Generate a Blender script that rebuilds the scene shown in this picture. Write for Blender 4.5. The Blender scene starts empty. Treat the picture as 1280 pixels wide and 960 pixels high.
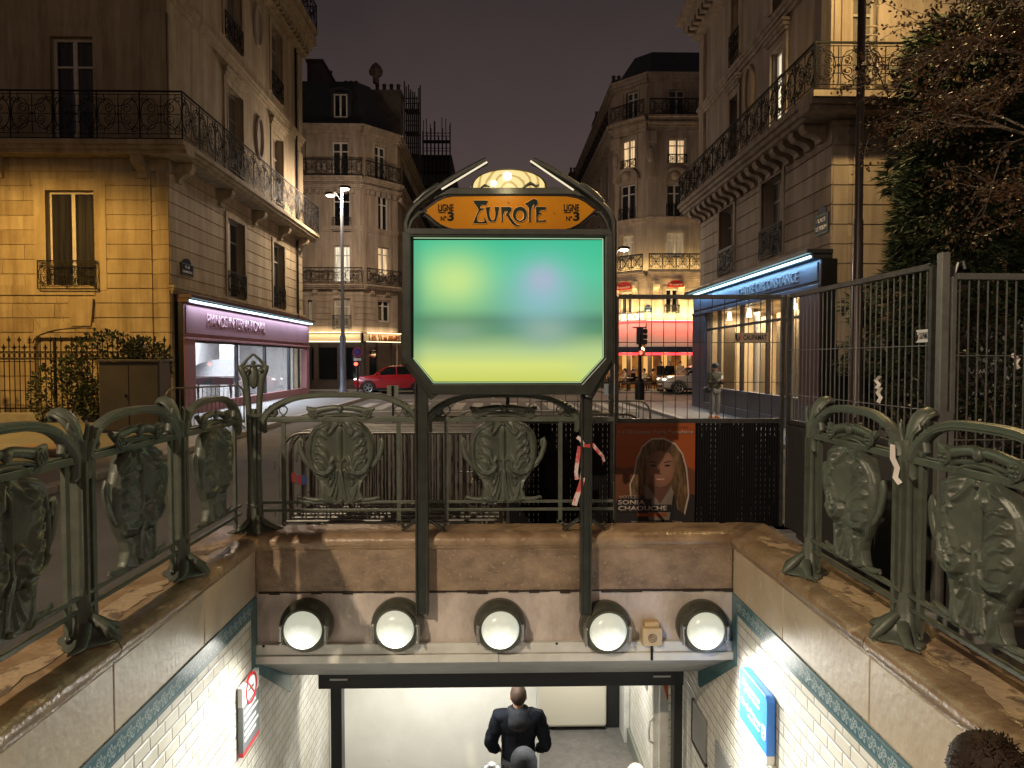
import bpy, bmesh, math, random
from mathutils import Vector, Matrix
from mathutils.geometry import tessellate_polygon
R = math.radians
PI = math.pi
random.seed(11)
S = bpy.context.scene
COL = S.collection

# ------------------------------------------------------------------ camera
H = 1.85
FPX = 888.0
PITCH = math.atan(30 / FPX)
YAW = -math.atan(20 / FPX)
cd = bpy.data.cameras.new('camera')
cam = bpy.data.objects.new('camera', cd)
COL.objects.link(cam)
cam.location = (0, 0, H)
cam.rotation_euler = (PI / 2 - PITCH, 0, YAW)
cd.sensor_width = 36
cd.lens = 36 * FPX / 1280
cd.clip_start = 0.05
cd.clip_end = 2000
S.camera = cam
RM = cam.rotation_euler.to_matrix()

# ------------------------------------------------------------------ night sky
w = bpy.data.worlds.new('World')
S.world = w
w.use_nodes = True
nt = w.node_tree
nt.nodes.clear()
tc = nt.nodes.new('ShaderNodeTexCoord')
sp = nt.nodes.new('ShaderNodeSeparateXYZ')
rp = nt.nodes.new('ShaderNodeValToRGB')
bg = nt.nodes.new('ShaderNodeBackground')
wo = nt.nodes.new('ShaderNodeOutputWorld')
nz = nt.nodes.new('ShaderNodeTexNoise')
nz.inputs['Scale'].default_value = 2.2
nz.inputs['Detail'].default_value = 5
ad = nt.nodes.new('ShaderNodeMath')
ad.operation = 'MULTIPLY_ADD'
ad.inputs[1].default_value = 0.26
nt.links.new(tc.outputs['Generated'], sp.inputs[0])
nt.links.new(tc.outputs['Generated'], nz.inputs['Vector'])
nt.links.new(nz.outputs['Fac'], ad.inputs[0])
nt.links.new(sp.outputs['Z'], ad.inputs[2])
nt.links.new(ad.outputs[0], rp.inputs['Fac'])
nt.links.new(rp.outputs['Color'], bg.inputs['Color'])
nt.links.new(bg.outputs[0], wo.inputs[0])
cr = rp.color_ramp
cr.elements[0].position = 0.14
cr.elements[0].color = (0.078, 0.054, 0.048, 1)
cr.elements[1].position = 0.62
cr.elements[1].color = (0.026, 0.0195, 0.0195, 1)
e_ = cr.elements.new(0.40)
e_.color = (0.052, 0.0375, 0.036, 1)
bg.inputs['Strength'].default_value = 1.30

S.view_settings.view_transform = 'Standard'
S.view_settings.look = 'None'
S.view_settings.exposure = 0
S.view_settings.gamma = 1
S.cycles.max_bounces = 6
S.cycles.diffuse_bounces = 3
S.cycles.glossy_bounces = 3
S.cycles.transparent_max_bounces = 16
S.cycles.sample_clamp_indirect = 4
S.cycles.caustics_reflective = False
S.cycles.caustics_refractive = False
S.cycles.use_denoising = True

# ------------------------------------------------------------------ picture to place
def ray(px, py):
    return RM @ Vector(((px - 640) / FPX, (480 - py) / FPX, -1))
def aty(px, py, y):
    d = ray(px, py); return Vector((0, 0, H)) + d * (y / d.y)
def atx(px, py, x):
    d = ray(px, py); return Vector((0, 0, H)) + d * (x / d.x)
def atz(px, py, z):
    d = ray(px, py); return Vector((0, 0, H)) + d * ((z - H) / d.z)

# ------------------------------------------------------------------ materials
MATS = {}
def _base(name):
    m = bpy.data.materials.new(name)
    m.use_nodes = True
    n = m.node_tree
    b = n.nodes['Principled BSDF']
    return m, n, b
def c4(c): return (c[0], c[1], c[2], 1)
def mat(name, col, rough=0.6, metal=0.0, col2=None, vs=3.0, bump=0.0, bs=40.0, spec=0.5, stretch=None, lo=0.35, hi=0.65, coat=0.0, detail=5, rvar=0.0, speck=None, streak=0.0):
    if name in MATS: return MATS[name]
    m, n, b = _base(name)
    L = n.links.new
    tc = n.nodes.new('ShaderNodeTexCoord')
    vec = tc.outputs['Object']
    if stretch:
        mp = n.nodes.new('ShaderNodeMapping')
        mp.inputs['Scale'].default_value = stretch
        L(vec, mp.inputs[0]); vec = mp.outputs[0]
    b.inputs['Base Color'].default_value = c4(col)
    b.inputs['Roughness'].default_value = rough
    b.inputs['Metallic'].default_value = metal
    b.inputs['Specular IOR Level'].default_value = spec
    if coat: b.inputs['Coat Weight'].default_value = coat
    if col2:
        t = n.nodes.new('ShaderNodeTexNoise')
        t.inputs['Scale'].default_value = vs
        t.inputs['Detail'].default_value = detail
        t.inputs['Roughness'].default_value = 0.65
        L(vec, t.inputs['Vector'])
        r = n.nodes.new('ShaderNodeValToRGB')
        r.color_ramp.elements[0].position = lo
        r.color_ramp.elements[0].color = c4(col)
        r.color_ramp.elements[1].position = hi
        r.color_ramp.elements[1].color = c4(col2)
        L(t.outputs['Fac'], r.inputs[0])
        out = r.outputs[0]
        if speck:
            t2 = n.nodes.new('ShaderNodeTexNoise')
            t2.inputs['Scale'].default_value = speck[1]
            t2.inputs['Detail'].default_value = 2
            L(tc.outputs['Object'], t2.inputs['Vector'])
            r2 = n.nodes.new('ShaderNodeValToRGB')
            r2.color_ramp.elements[0].position = speck[2]
            r2.color_ramp.elements[0].color = (0, 0, 0, 1)
            r2.color_ramp.elements[1].position = speck[2] + 0.06
            r2.color_ramp.elements[1].color = (1, 1, 1, 1)
            L(t2.outputs['Fac'], r2.inputs[0])
            mx = n.nodes.new('ShaderNodeMix'); mx.data_type = 'RGBA'
            L(r2.outputs[0], mx.inputs['Factor']); L(out, mx.inputs['A'])
            mx.inputs['B'].default_value = c4(speck[0])
            out = mx.outputs['Result']
        if streak:
            m3 = n.nodes.new('ShaderNodeMapping'); m3.inputs['Scale'].default_value = (1.7, 1.7, 0.16)
            t3 = n.nodes.new('ShaderNodeTexNoise'); t3.inputs['Scale'].default_value = 1.6; t3.inputs['Detail'].default_value = 8; t3.inputs['Roughness'].default_value = 0.7
            r3 = n.nodes.new('ShaderNodeValToRGB'); r3.color_ramp.elements[0].position = 0.36; r3.color_ramp.elements[1].position = 0.62
            k3 = 1 - streak
            r3.color_ramp.elements[0].color = (k3, k3 * .95, k3 * .88, 1); r3.color_ramp.elements[1].color = (1, 1, 1, 1)
            L(tc.outputs['Object'], m3.inputs[0]); L(m3.outputs[0], t3.inputs['Vector']); L(t3.outputs['Fac'], r3.inputs[0])
            x3 = n.nodes.new('ShaderNodeMix'); x3.data_type = 'RGBA'; x3.blend_type = 'MULTIPLY'; x3.inputs['Factor'].default_value = 1
            L(out, x3.inputs['A']); L(r3.outputs[0], x3.inputs['B']); out = x3.outputs['Result']
        L(out, b.inputs['Base Color'])
        if rvar:
            mr = n.nodes.new('ShaderNodeMapRange')
            mr.inputs['To Min'].default_value = rough - rvar
            mr.inputs['To Max'].default_value = rough + rvar
            L(t.outputs['Fac'], mr.inputs[0]); L(mr.outputs[0], b.inputs['Roughness'])
    if bump:
        t = n.nodes.new('ShaderNodeTexNoise')
        t.inputs['Scale'].default_value = bs
        t.inputs['Detail'].default_value = 4
        L(vec, t.inputs['Vector'])
        bp = n.nodes.new('ShaderNodeBump')
        bp.inputs['Strength'].default_value = bump
        bp.inputs['Distance'].default_value = 0.02
        L(t.outputs['Fac'], bp.inputs['Height']); L(bp.outputs[0], b.inputs['Normal'])
    MATS[name] = m
    return m
def emit(name, col, st, sample=False):
    if name in MATS: return MATS[name]
    m, n, b = _base(name)
    b.inputs['Base Color'].default_value = (0.02, 0.02, 0.02, 1)
    b.inputs['Emission Color'].default_value = c4(col)
    b.inputs['Emission Strength'].default_value = st
    m.cycles.emission_sampling = 'FRONT' if sample else 'NONE'
    MATS[name] = m
    return m
def glass(name, tint=(0.95, 0.97, 1), refl=0.04, rough=0.02):
    if name in MATS: return MATS[name]
    m, n, b = _base(name)
    L = n.links.new
    tr = n.nodes.new('ShaderNodeBsdfTransparent'); tr.inputs[0].default_value = c4(tint)
    gl = n.nodes.new('ShaderNodeBsdfGlossy'); gl.inputs['Roughness'].default_value = rough
    lw = n.nodes.new('ShaderNodeLayerWeight'); lw.inputs['Blend'].default_value = 0.10
    mr = n.nodes.new('ShaderNodeMapRange'); mr.inputs['To Min'].default_value = refl; mr.inputs['To Max'].default_value = 0.45
    L(lw.outputs['Fresnel'], mr.inputs[0])
    mx = n.nodes.new('ShaderNodeMixShader')
    L(mr.outputs[0], mx.inputs[0]); L(tr.outputs[0], mx.inputs[1]); L(gl.outputs[0], mx.inputs[2])
    L(mx.outputs[0], n.nodes['Material Output'].inputs[0])
    MATS[name] = m
    return m
def curtain_lit(name, col, st, dark=0.45, scale=9.0):
    """a lit room seen through a hanging net curtain: folds modulate the glow"""
    if name in MATS: return MATS[name]
    m, n, b = _base(name)
    L = n.links.new
    tc = n.nodes.new('ShaderNodeTexCoord')
    mp = n.nodes.new('ShaderNodeMapping'); mp.inputs['Scale'].default_value = (scale, scale, 0.5)
    t = n.nodes.new('ShaderNodeTexNoise'); t.inputs['Scale'].default_value = 1.3; t.inputs['Detail'].default_value = 2
    r = n.nodes.new('ShaderNodeValToRGB')
    r.color_ramp.elements[0].position = 0.36; r.color_ramp.elements[0].color = c4([c * dark for c in col])
    r.color_ramp.elements[1].position = 0.6; r.color_ramp.elements[1].color = c4(col)
    L(tc.outputs['Object'], mp.inputs[0]); L(mp.outputs[0], t.inputs['Vector']); L(t.outputs['Fac'], r.inputs[0])
    L(r.outputs[0], b.inputs['Emission Color'])
    b.inputs['Base Color'].default_value = (0.1, 0.1, 0.1, 1)
    b.inputs['Roughness'].default_value = 0.2
    b.inputs['Emission Strength'].default_value = st
    m.cycles.emission_sampling = 'NONE'
    MATS[name] = m
    return m
def tile_mat(name, axis, tw, th, c1, c2, mortar, rough=0.24, bump=0.6):
    if name in MATS: return MATS[name]
    m, n, b = _base(name)
    L = n.links.new
    tc = n.nodes.new('ShaderNodeTexCoord')
    s = n.nodes.new('ShaderNodeSeparateXYZ'); L(tc.outputs['Object'], s.inputs[0])
    k = n.nodes.new('ShaderNodeCombineXYZ')
    L(s.outputs[axis], k.inputs[0]); L(s.outputs['Z'], k.inputs[1])
    bt = n.nodes.new('ShaderNodeTexBrick')
    bt.inputs['Scale'].default_value = 1
    bt.inputs['Brick Width'].default_value = tw
    bt.inputs['Row Height'].default_value = th
    bt.inputs['Mortar Size'].default_value = 0.0035
    bt.inputs['Mortar Smooth'].default_value = 0.1
    bt.inputs['Color1'].default_value = c4(c1)
    bt.inputs['Color2'].default_value = c4(c2)
    bt.inputs['Mortar'].default_value = c4(mortar)
    L(k.outputs[0], bt.inputs['Vector'])
    b2 = n.nodes.new('ShaderNodeTexBrick')
    b2.inputs['Scale'].default_value = 1
    b2.inputs['Brick Width'].default_value = tw
    b2.inputs['Row Height'].default_value = th
    b2.inputs['Mortar Size'].default_value = 0.013
    b2.inputs['Mortar Smooth'].default_value = 0.9
    L(k.outputs[0], b2.inputs['Vector'])
    inv = n.nodes.new('ShaderNodeMath'); inv.operation = 'SUBTRACT'; inv.inputs[0].default_value = 1
    L(b2.outputs['Fac'], inv.inputs[1])
    nz = n.nodes.new('ShaderNodeTexNoise'); nz.inputs['Scale'].default_value = 14
    L(tc.outputs['Object'], nz.inputs['Vector'])
    ma = n.nodes.new('ShaderNodeMath'); ma.operation = 'MULTIPLY_ADD'; ma.inputs[1].default_value = 0.25
    L(nz.outputs['Fac'], ma.inputs[0]); L(inv.outputs[0], ma.inputs[2])
    bp = n.nodes.new('ShaderNodeBump'); bp.inputs['Strength'].default_value = bump; bp.inputs['Distance'].default_value = 0.012
    L(ma.outputs[0], bp.inputs['Height']); L(bp.outputs[0], b.inputs['Normal'])
    # grime: soft large-scale stains
    g = n.nodes.new('ShaderNodeTexNoise'); g.inputs['Scale'].default_value = 1.7; g.inputs['Detail'].default_value = 6
    L(tc.outputs['Object'], g.inputs['Vector'])
    gr = n.nodes.new('ShaderNodeValToRGB')
    gr.color_ramp.elements[0].position = 0.3; gr.color_ramp.elements[0].color = (0.72, 0.7, 0.64, 1)
    gr.color_ramp.elements[1].position = 0.6; gr.color_ramp.elements[1].color = (1, 1, 1, 1)
    L(g.outputs['Fac'], gr.inputs[0])
    mx = n.nodes.new('ShaderNodeMix'); mx.data_type = 'RGBA'; mx.blend_type = 'MULTIPLY'; mx.inputs['Factor'].default_value = 1
    L(bt.outputs['Color'], mx.inputs['A']); L(gr.outputs[0], mx.inputs['B'])
    L(mx.outputs['Result'], b.inputs['Base Color'])
    b.inputs['Roughness'].default_value = rough
    MATS[name] = m
    return m
def border_mat(name):
    """teal glazed border tiles with a repeating pale flower and stem relief"""
    m, n, b = _base(name)
    L = n.links.new
    tc = n.nodes.new('ShaderNodeTexCoord')
    s = n.nodes.new('ShaderNodeSeparateXYZ'); L(tc.outputs['Object'], s.inputs[0])
    def M(op, a, c=None, d=None):
        k = n.nodes.new('ShaderNodeMath'); k.operation = op
        for i, x in enumerate((a, c, d)):
            if x is None: continue
            if isinstance(x, (int, float)): k.inputs[i].default_value = x
            else: L(x, k.inputs[i])
        return k.outputs[0]
    y = s.outputs['Y']; z = s.outputs['Z']
    fu = M('SUBTRACT', M('FRACT', M('MULTIPLY', y, 10.0)), 0.5)
    v = M('MULTIPLY', M('ADD', z, 0.235), 10.0)
    rr = M('SQRT', M('ADD', M('MULTIPLY', fu, fu), M('MULTIPLY', v, v)))
    an = M('ARCTAN2', v, fu)
    pet = M('ADD', 0.27, M('MULTIPLY', 0.12, M('SINE', M('MULTIPLY', an, 5.0))))
    ring = M('LESS_THAN', M('ABSOLUTE', M('SUBTRACT', rr, pet)), 0.075)
    dot = M('LESS_THAN', rr, 0.09)
    sw = M('MULTIPLY', 0.34, M('SINE', M('MULTIPLY', y, 62.83)))
    stem = M('LESS_THAN', M('ABSOLUTE', M('SUBTRACT', v, sw)), 0.06)
    mask = M('MAXIMUM', M('MAXIMUM', ring, dot), stem)
    edge = M('LESS_THAN', M('ABSOLUTE', M('SUBTRACT', M('ABSOLUTE', v), 0.62)), 0.05)
    inside = M('LESS_THAN', M('ABSOLUTE', v), 0.5)
    mask = M('MAXIMUM', M('MULTIPLY', mask, inside), M('MULTIPLY', edge, 0.35))
    r = n.nodes.new('ShaderNodeMix'); r.data_type = 'RGBA'
    r.inputs['A'].default_value = (0.048, 0.125, 0.155, 1)
    r.inputs['B'].default_value = (0.25, 0.34, 0.35, 1)
    L(mask, r.inputs['Factor']); L(r.outputs['Result'], b.inputs['Base Color'])
    b.inputs['Roughness'].default_value = 0.22
    bp = n.nodes.new('ShaderNodeBump'); bp.inputs['Strength'].default_value = 0.5; bp.inputs['Distance'].default_value = 0.006
    L(mask, bp.inputs['Height']); L(bp.outputs[0], b.inputs['Normal'])
    return m

# ------------------------------------------------------------------ mesh builder
WM = {}
class MB:
    def __init__(s):
        s.v = []; s.f = []; s.m = []; s.mi = 0
    def add(s, vs, fs):
        o = len(s.v)
        s.v += [tuple(v) for v in vs]
        s.f += [tuple(i + o for i in f) for f in fs]
        s.m += [s.mi] * len(fs)
    def hexa(s, p):
        s.add(p, [(0, 3, 2, 1), (4, 5, 6, 7), (0, 1, 5, 4), (1, 2, 6, 5), (2, 3, 7, 6), (3, 0, 4, 7)])
    def box(s, x0, x1, y0, y1, z0, z1):
        s.hexa([(x0, y0, z0), (x1, y0, z0), (x1, y1, z0), (x0, y1, z0), (x0, y0, z1), (x1, y0, z1), (x1, y1, z1), (x0, y1, z1)])
    def fbox(s, F, u0, u1, z0, z1, d0, d1):
        P = F.P
        s.hexa([P(u0, z0, d1), P(u1, z0, d1), P(u1, z0, d0), P(u0, z0, d0), P(u0, z1, d1), P(u1, z1, d1), P(u1, z1, d0), P(u0, z1, d0)])
    def bar(s, a, b, wd, ht=None, up=(0, 0, 1)):
        a = Vector(a); b = Vector(b); d = (b - a)
        if d.length < 1e-6: return
        d.normalize(); up = Vector(up)
        if abs(d.dot(up)) > 0.98: up = Vector((0, 1, 0)) if abs(d.y) < 0.9 else Vector((1, 0, 0))
        x = d.cross(up).normalized(); y = x.cross(d).normalized()
        ht = ht or wd
        x *= wd / 2; y *= ht / 2
        s.hexa([a - x - y, a + x - y, b + x - y, b - x - y, a - x + y, a + x + y, b + x + y, b - x + y])
    def rows(s, g, cu=False, cv=False, flip=False):
        nr = len(g); nc = len(g[0]); vs = [p for r in g for p in r]; fs = []
        for i in range(nr - (0 if cu else 1)):
            for j in range(nc - (0 if cv else 1)):
                a = i * nc + j; b = i * nc + (j + 1) % nc; c = ((i + 1) % nr) * nc + (j + 1) % nc; d = ((i + 1) % nr) * nc + j
                fs.append((a, d, c, b) if flip else (a, b, c, d))
        s.add(vs, fs)
    def tube(s, pts, r, n=6, flat=1.0, up=None, closed=False, caps=True):
        pts = [Vector(p) for p in pts]
        k = len(pts)
        if k < 2: return
        rs = r if isinstance(r, (list, tuple)) else [r] * k
        g = []
        prev = None
        for i, p in enumerate(pts):
            a = pts[(i - 1) % k] if (closed or i > 0) else p
            b = pts[(i + 1) % k] if (closed or i < k - 1) else p
            t = (b - a)
            t = t.normalized() if t.length > 1e-9 else Vector((0, 0, 1))
            if up is not None: x = t.cross(Vector(up))
            elif prev is not None: x = prev - t * prev.dot(t)
            else: x = t.cross(Vector((0, 0, 1)) if abs(t.z) < 0.9 else Vector((0, 1, 0)))
            if x.length < 1e-6: x = t.orthogonal()
            x.normalize(); prev = x
            y = t.cross(x)
            g.append([p + x * (math.cos(2 * PI * j / n + PI / n) * rs[i]) + y * (math.sin(2 * PI * j / n + PI / n) * rs[i] * flat) for j in range(n)])
        s.rows(g, cu=closed, cv=True)
        if caps and not closed:
            o = len(s.v)
            s.v += [tuple(p) for p in g[0]] + [tuple(p) for p in g[-1]]
            s.f += [tuple(o + j for j in range(n))[::-1][::-1], tuple(o + n + j for j in range(n))[::-1]]
            s.m += [s.mi] * 2
    def lathe(s, c, prof, n=16, ax=(0, 0, 1), sx=1.0, sy=1.0):
        ax = Vector(ax).normalized(); c = Vector(c)
        x = ax.orthogonal().normalized() if abs(ax.z) < 0.99 else Vector((1, 0, 0))
        y = ax.cross(x)
        g = [[c + ax * z + x * (math.cos(2 * PI * j / n) * r * sx) + y * (math.sin(2 * PI * j / n) * r * sy) for j in range(n)] for r, z in prof]
        s.rows(g, cv=True)
        o = len(s.v)
        s.v += [tuple(p) for p in g[0]] + [tuple(p) for p in g[-1]]
        s.f += [tuple(o + j for j in range(n))[::-1], tuple(o + n + j for j in range(n))]
        s.m += [s.mi] * 2
    def poly(s, pts2, P, d0, d1):
        """extruded outline; P(u, v, d) -> point, front cap at d1"""
        k = len(pts2)
        tri = tessellate_polygon([[Vector((p[0], p[1], 0)) for p in pts2]])
        s.add([P(u, v, d1) for u, v in pts2], [tuple(t) for t in tri])
        s.add([P(u, v, d0) for u, v in pts2], [tuple(t)[::-1] for t in tri])
        s.add([P(u, v, d0) for u, v in pts2] + [P(u, v, d1) for u, v in pts2], [(i, (i + 1) % k, k + (i + 1) % k, k + i) for i in range(k)])
    def ell(s, c, rx, ry, rz, n=12, m=8, z0=-1.0, z1=1.0):
        c = Vector(c); g = []
        for i in range(m + 1):
            t = z0 + (z1 - z0) * i / m
            a = math.asin(max(-1, min(1, t)))
            g.append([c + Vector((math.cos(a) * math.cos(2 * PI * j / n) * rx, math.cos(a) * math.sin(2 * PI * j / n) * ry, math.sin(a) * rz)) for j in range(n)])
        s.rows(g, cv=True)
    def build(s, name, mats, parent=None, smooth=None, bevel=0.0, local=False, segs=2):
        me = bpy.data.meshes.new(name)
        me.from_pydata(s.v, [], s.f)
        if not isinstance(mats, (list, tuple)): mats = [mats]
        for m in mats: me.materials.append(m)
        if len(mats) > 1: me.polygons.foreach_set('material_index', s.m)
        bm = bmesh.new(); bm.from_mesh(me)
        if len(bm.verts) < 60000: bmesh.ops.remove_doubles(bm, verts=bm.verts, dist=1e-5)
        bmesh.ops.recalc_face_normals(bm, faces=bm.faces)
        bm.to_mesh(me); bm.free()
        if smooth:
            me.polygons.foreach_set('use_smooth', [True] * len(me.polygons))
            me.set_sharp_from_angle(angle=R(smooth))
        me.update()
        o = bpy.data.objects.new(name, me)
        COL.objects.link(o)
        attach(o, parent, local)
        if bevel:
            b = o.modifiers.new('bevel', 'BEVEL'); b.width = bevel; b.segments = segs; b.limit_method = 'ANGLE'; b.angle_limit = R(40)
        return o
def attach(o, parent, local=False):
    if parent is None:
        WM[o.name] = Matrix.Identity(4); return
    o.parent = parent
    if local: WM[o.name] = WM[parent.name].copy()
    else:
        o.matrix_parent_inverse = WM[parent.name].inverted()
        WM[o.name] = Matrix.Identity(4)
def tag(o, label=None, cat=None, group=None, kind=None):
    if label: o['label'] = label
    if cat: o['category'] = cat
    if group: o['group'] = group
    if kind: o['kind'] = kind
    return o
def thing(name, loc, label, cat, group=None, rz=0):
    o = bpy.data.objects.new(name, None)
    o.empty_display_size = 0.2
    COL.objects.link(o)
    o.location = loc; o.rotation_euler = (0, 0, rz)
    WM[o.name] = Matrix.Translation(Vector(loc)) @ Matrix.Rotation(rz, 4, 'Z')
    return tag(o, label, cat, group)
def kids(o):
    return [c for c in bpy.data.objects if c.parent == o]
def dup(root, loc, rz, label, group=None):
    r = root.copy(); COL.objects.link(r)
    r.location = loc; r.rotation_euler = (0, 0, rz); r['label'] = label
    if group: r['group'] = group
    for ch in kids(root):
        if ch == r: continue
        c = ch.copy(); COL.objects.link(c); c.parent = r; c.matrix_parent_inverse = ch.matrix_parent_inverse.copy()
        for g in kids(ch):
            if g.parent != ch: continue
            d = g.copy(); COL.objects.link(d); d.parent = c; d.matrix_parent_inverse = g.matrix_parent_inverse.copy()
    WM[r.name] = Matrix.Translation(Vector(loc)) @ Matrix.Rotation(rz, 4, 'Z')
    return r
def struct(o): o['kind'] = 'structure'; return o
def light(kind, name, loc, energy, col, parent=None, size=0.15, target=None, spot=120, blend=0.6, sy=None, along=None):
    d = bpy.data.lights.new(name, kind)
    d.energy = energy; d.color = col
    if kind == 'AREA':
        d.size = size
        if sy: d.shape = 'RECTANGLE'; d.size_y = sy
    else: d.shadow_soft_size = size
    if kind == 'SPOT': d.spot_size = R(spot); d.spot_blend = blend
    o = bpy.data.objects.new(name, d)
    COL.objects.link(o)
    if parent is not None:
        attach(o, parent)
    o.location = loc
    if target is not None:
        dv = (Vector(target) - Vector(loc)).normalized()
        if along is not None:
            zc = -dv; yc = (Vector(along) - zc * zc.dot(Vector(along))).normalized(); xc = yc.cross(zc)
            o.rotation_euler = Matrix((xc, yc, zc)).transposed().to_euler()
        else: o.rotation_euler = dv.to_track_quat('-Z', 'Y').to_euler()
    return o
FONT_CACHE = {}
def text(st, name, parent, org, xd, up, height, width, m, extrude=0.004, align='LEFT', bold=0.0, shear=0.0):
    """lettering as a flat sheet of raised letters; org is the lower left corner, width fits the line"""
    c = bpy.data.curves.new(name, 'FONT')
    c.body = st; c.size = 1; c.extrude = 0; c.offset = bold; c.shear = shear
    c.resolution_u = 3
    o = bpy.data.objects.new(name, c)
    COL.objects.link(o)
    bpy.context.view_layer.update()
    me = bpy.data.meshes.new_from_object(o)
    bpy.data.objects.remove(o); bpy.data.curves.remove(c)
    xs = [v.co.x for v in me.vertices]; ys = [v.co.y for v in me.vertices]
    x0, x1, y0, y1 = min(xs), max(xs), min(ys), max(ys)
    sx = width / (x1 - x0) if width else height / 0.72
    sy = height / (y1 - y0) if height else sx
    xd = Vector(xd).normalized(); up = Vector(up).normalized(); nn = xd.cross(up)
    for v in me.vertices:
        v.co = Vector(org) + xd * ((v.co.x - x0) * sx) + up * ((v.co.y - y0) * sy)
    if extrude:
        bm = bmesh.new(); bm.from_mesh(me)
        r = bmesh.ops.extrude_face_region(bm, geom=list(bm.faces))
        for e in r['geom']:
            if isinstance(e, bmesh.types.BMVert): e.co += nn * extrude
        bmesh.ops.recalc_face_normals(bm, faces=bm.faces)
        bm.to_mesh(me); bm.free()
    me.name = name
    me.materials.clear(); me.materials.append(m)
    o = bpy.data.objects.new(name, me)
    COL.objects.link(o)
    attach(o, parent)
    return o
class Fac:
    """a facade plane: u along the wall, z up, d outward"""
    def __init__(s, ox, oy, ux, uy):
        s.O = Vector((ox, oy, 0)); s.U = Vector((ux, uy, 0)).normalized(); s.N = Vector((s.U.y, -s.U.x, 0))
    def P(s, u, z, d=0.0): return s.O + s.U * u + s.N * d + Vector((0, 0, z))
    def px(s, x, y, d=0.0):
        r = ray(x, y); o = Vector((0, 0, H)); q = s.O + s.N * d
        t = (q - o).dot(s.N) / r.dot(s.N); p = o + r * t
        return (p - s.O).dot(s.U), p.z
WR = random.Random(77)
def spans(u0, u1, holes):
    holes = sorted(holes); out = []; c = u0
    for a, b in holes:
        if a > c: out.append((c, min(a, u1)))
        c = max(c, b)
    if c < u1: out.append((c, u1))
    return [(a, b) for a, b in out if b - a > 0.01]
def wall(mb, F, u0, u1, z0, z1, holes=(), th=0.4, course=0.0, gr=0.036, cz0=None, vj=0.0, zc=None):
    """solid wall with real openings; optional stone courses with sunk joints up to height zc"""
    zs = sorted(set([z0, z1] + [z for h in holes for z in (h[2], h[3]) if z0 < z < z1]))
    back = -gr if course else 0.0
    for a, b in zip(zs, zs[1:]):
        for p, q in spans(u0, u1, [(h[0], h[1]) for h in holes if h[2] < b - 1e-4 and h[3] > a + 1e-4]):
            mb.fbox(F, p, q, a, b, -th, back)
    if course:
        zt = zc if zc else z1
        zb = cz0 if cz0 is not None else z0
        n = int(round((zt - zb) / course)); ch = (zt - zb) / n
        for i in range(n):
            a = zb + i * ch; b = a + ch
            cuts = sorted(set([a, b] + [z for h in holes for z in (h[2], h[3]) if a + 0.03 < z < b - 0.03]))
            for p, q in zip(cuts, cuts[1:]):
                lo = p + (0.018 if p == a else 0); hi = q - (0.018 if q == b else 0)
                hs = [(h[0], h[1]) for h in holes if h[2] < q - 0.035 and h[3] > p + 0.035]
                for e, g in spans(u0, u1, hs):
                    if vj and g - e > vj * 1.2:
                        k = max(1, int(round((g - e) / vj))); wv = (g - e) / k
                        off = wv / 2 if i % 2 else 0
                        xs = [e] + [e + off + wv * t for t in range(0 if off else 1, k + 1) if e + 0.1 < e + off + wv * t < g - 0.1] + [g]
                        for x, y in zip(xs, xs[1:]):
                            mb.mi = WR.choice((0, 0, 1, 2)); mb.fbox(F, x + 0.006, y - 0.006, lo, hi, -gr - 0.01, 0.0)
                    else:
                        mb.mi = WR.choice((0, 0, 1, 2)); mb.fbox(F, e, g, lo, hi, -gr - 0.01, 0.0)
    mb.mi = 0
def spiral(cx, cz, r, a0, turns, sgn=1, n=10, r1=0.25):
    return [(cx + r * (1 - (1 - r1) * i / n) * math.cos(a0 + sgn * 2 * PI * turns * i / n), cz + r * (1 - (1 - r1) * i / n) * math.sin(a0 + sgn * 2 * PI * turns * i / n)) for i in range(n + 1)]
def arc(cx, cz, rx, rz, a0, a1, n=8):
    return [(cx + rx * math.cos(a0 + (a1 - a0) * i / n), cz + rz * math.sin(a0 + (a1 - a0) * i / n)) for i in range(n + 1)]
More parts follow.
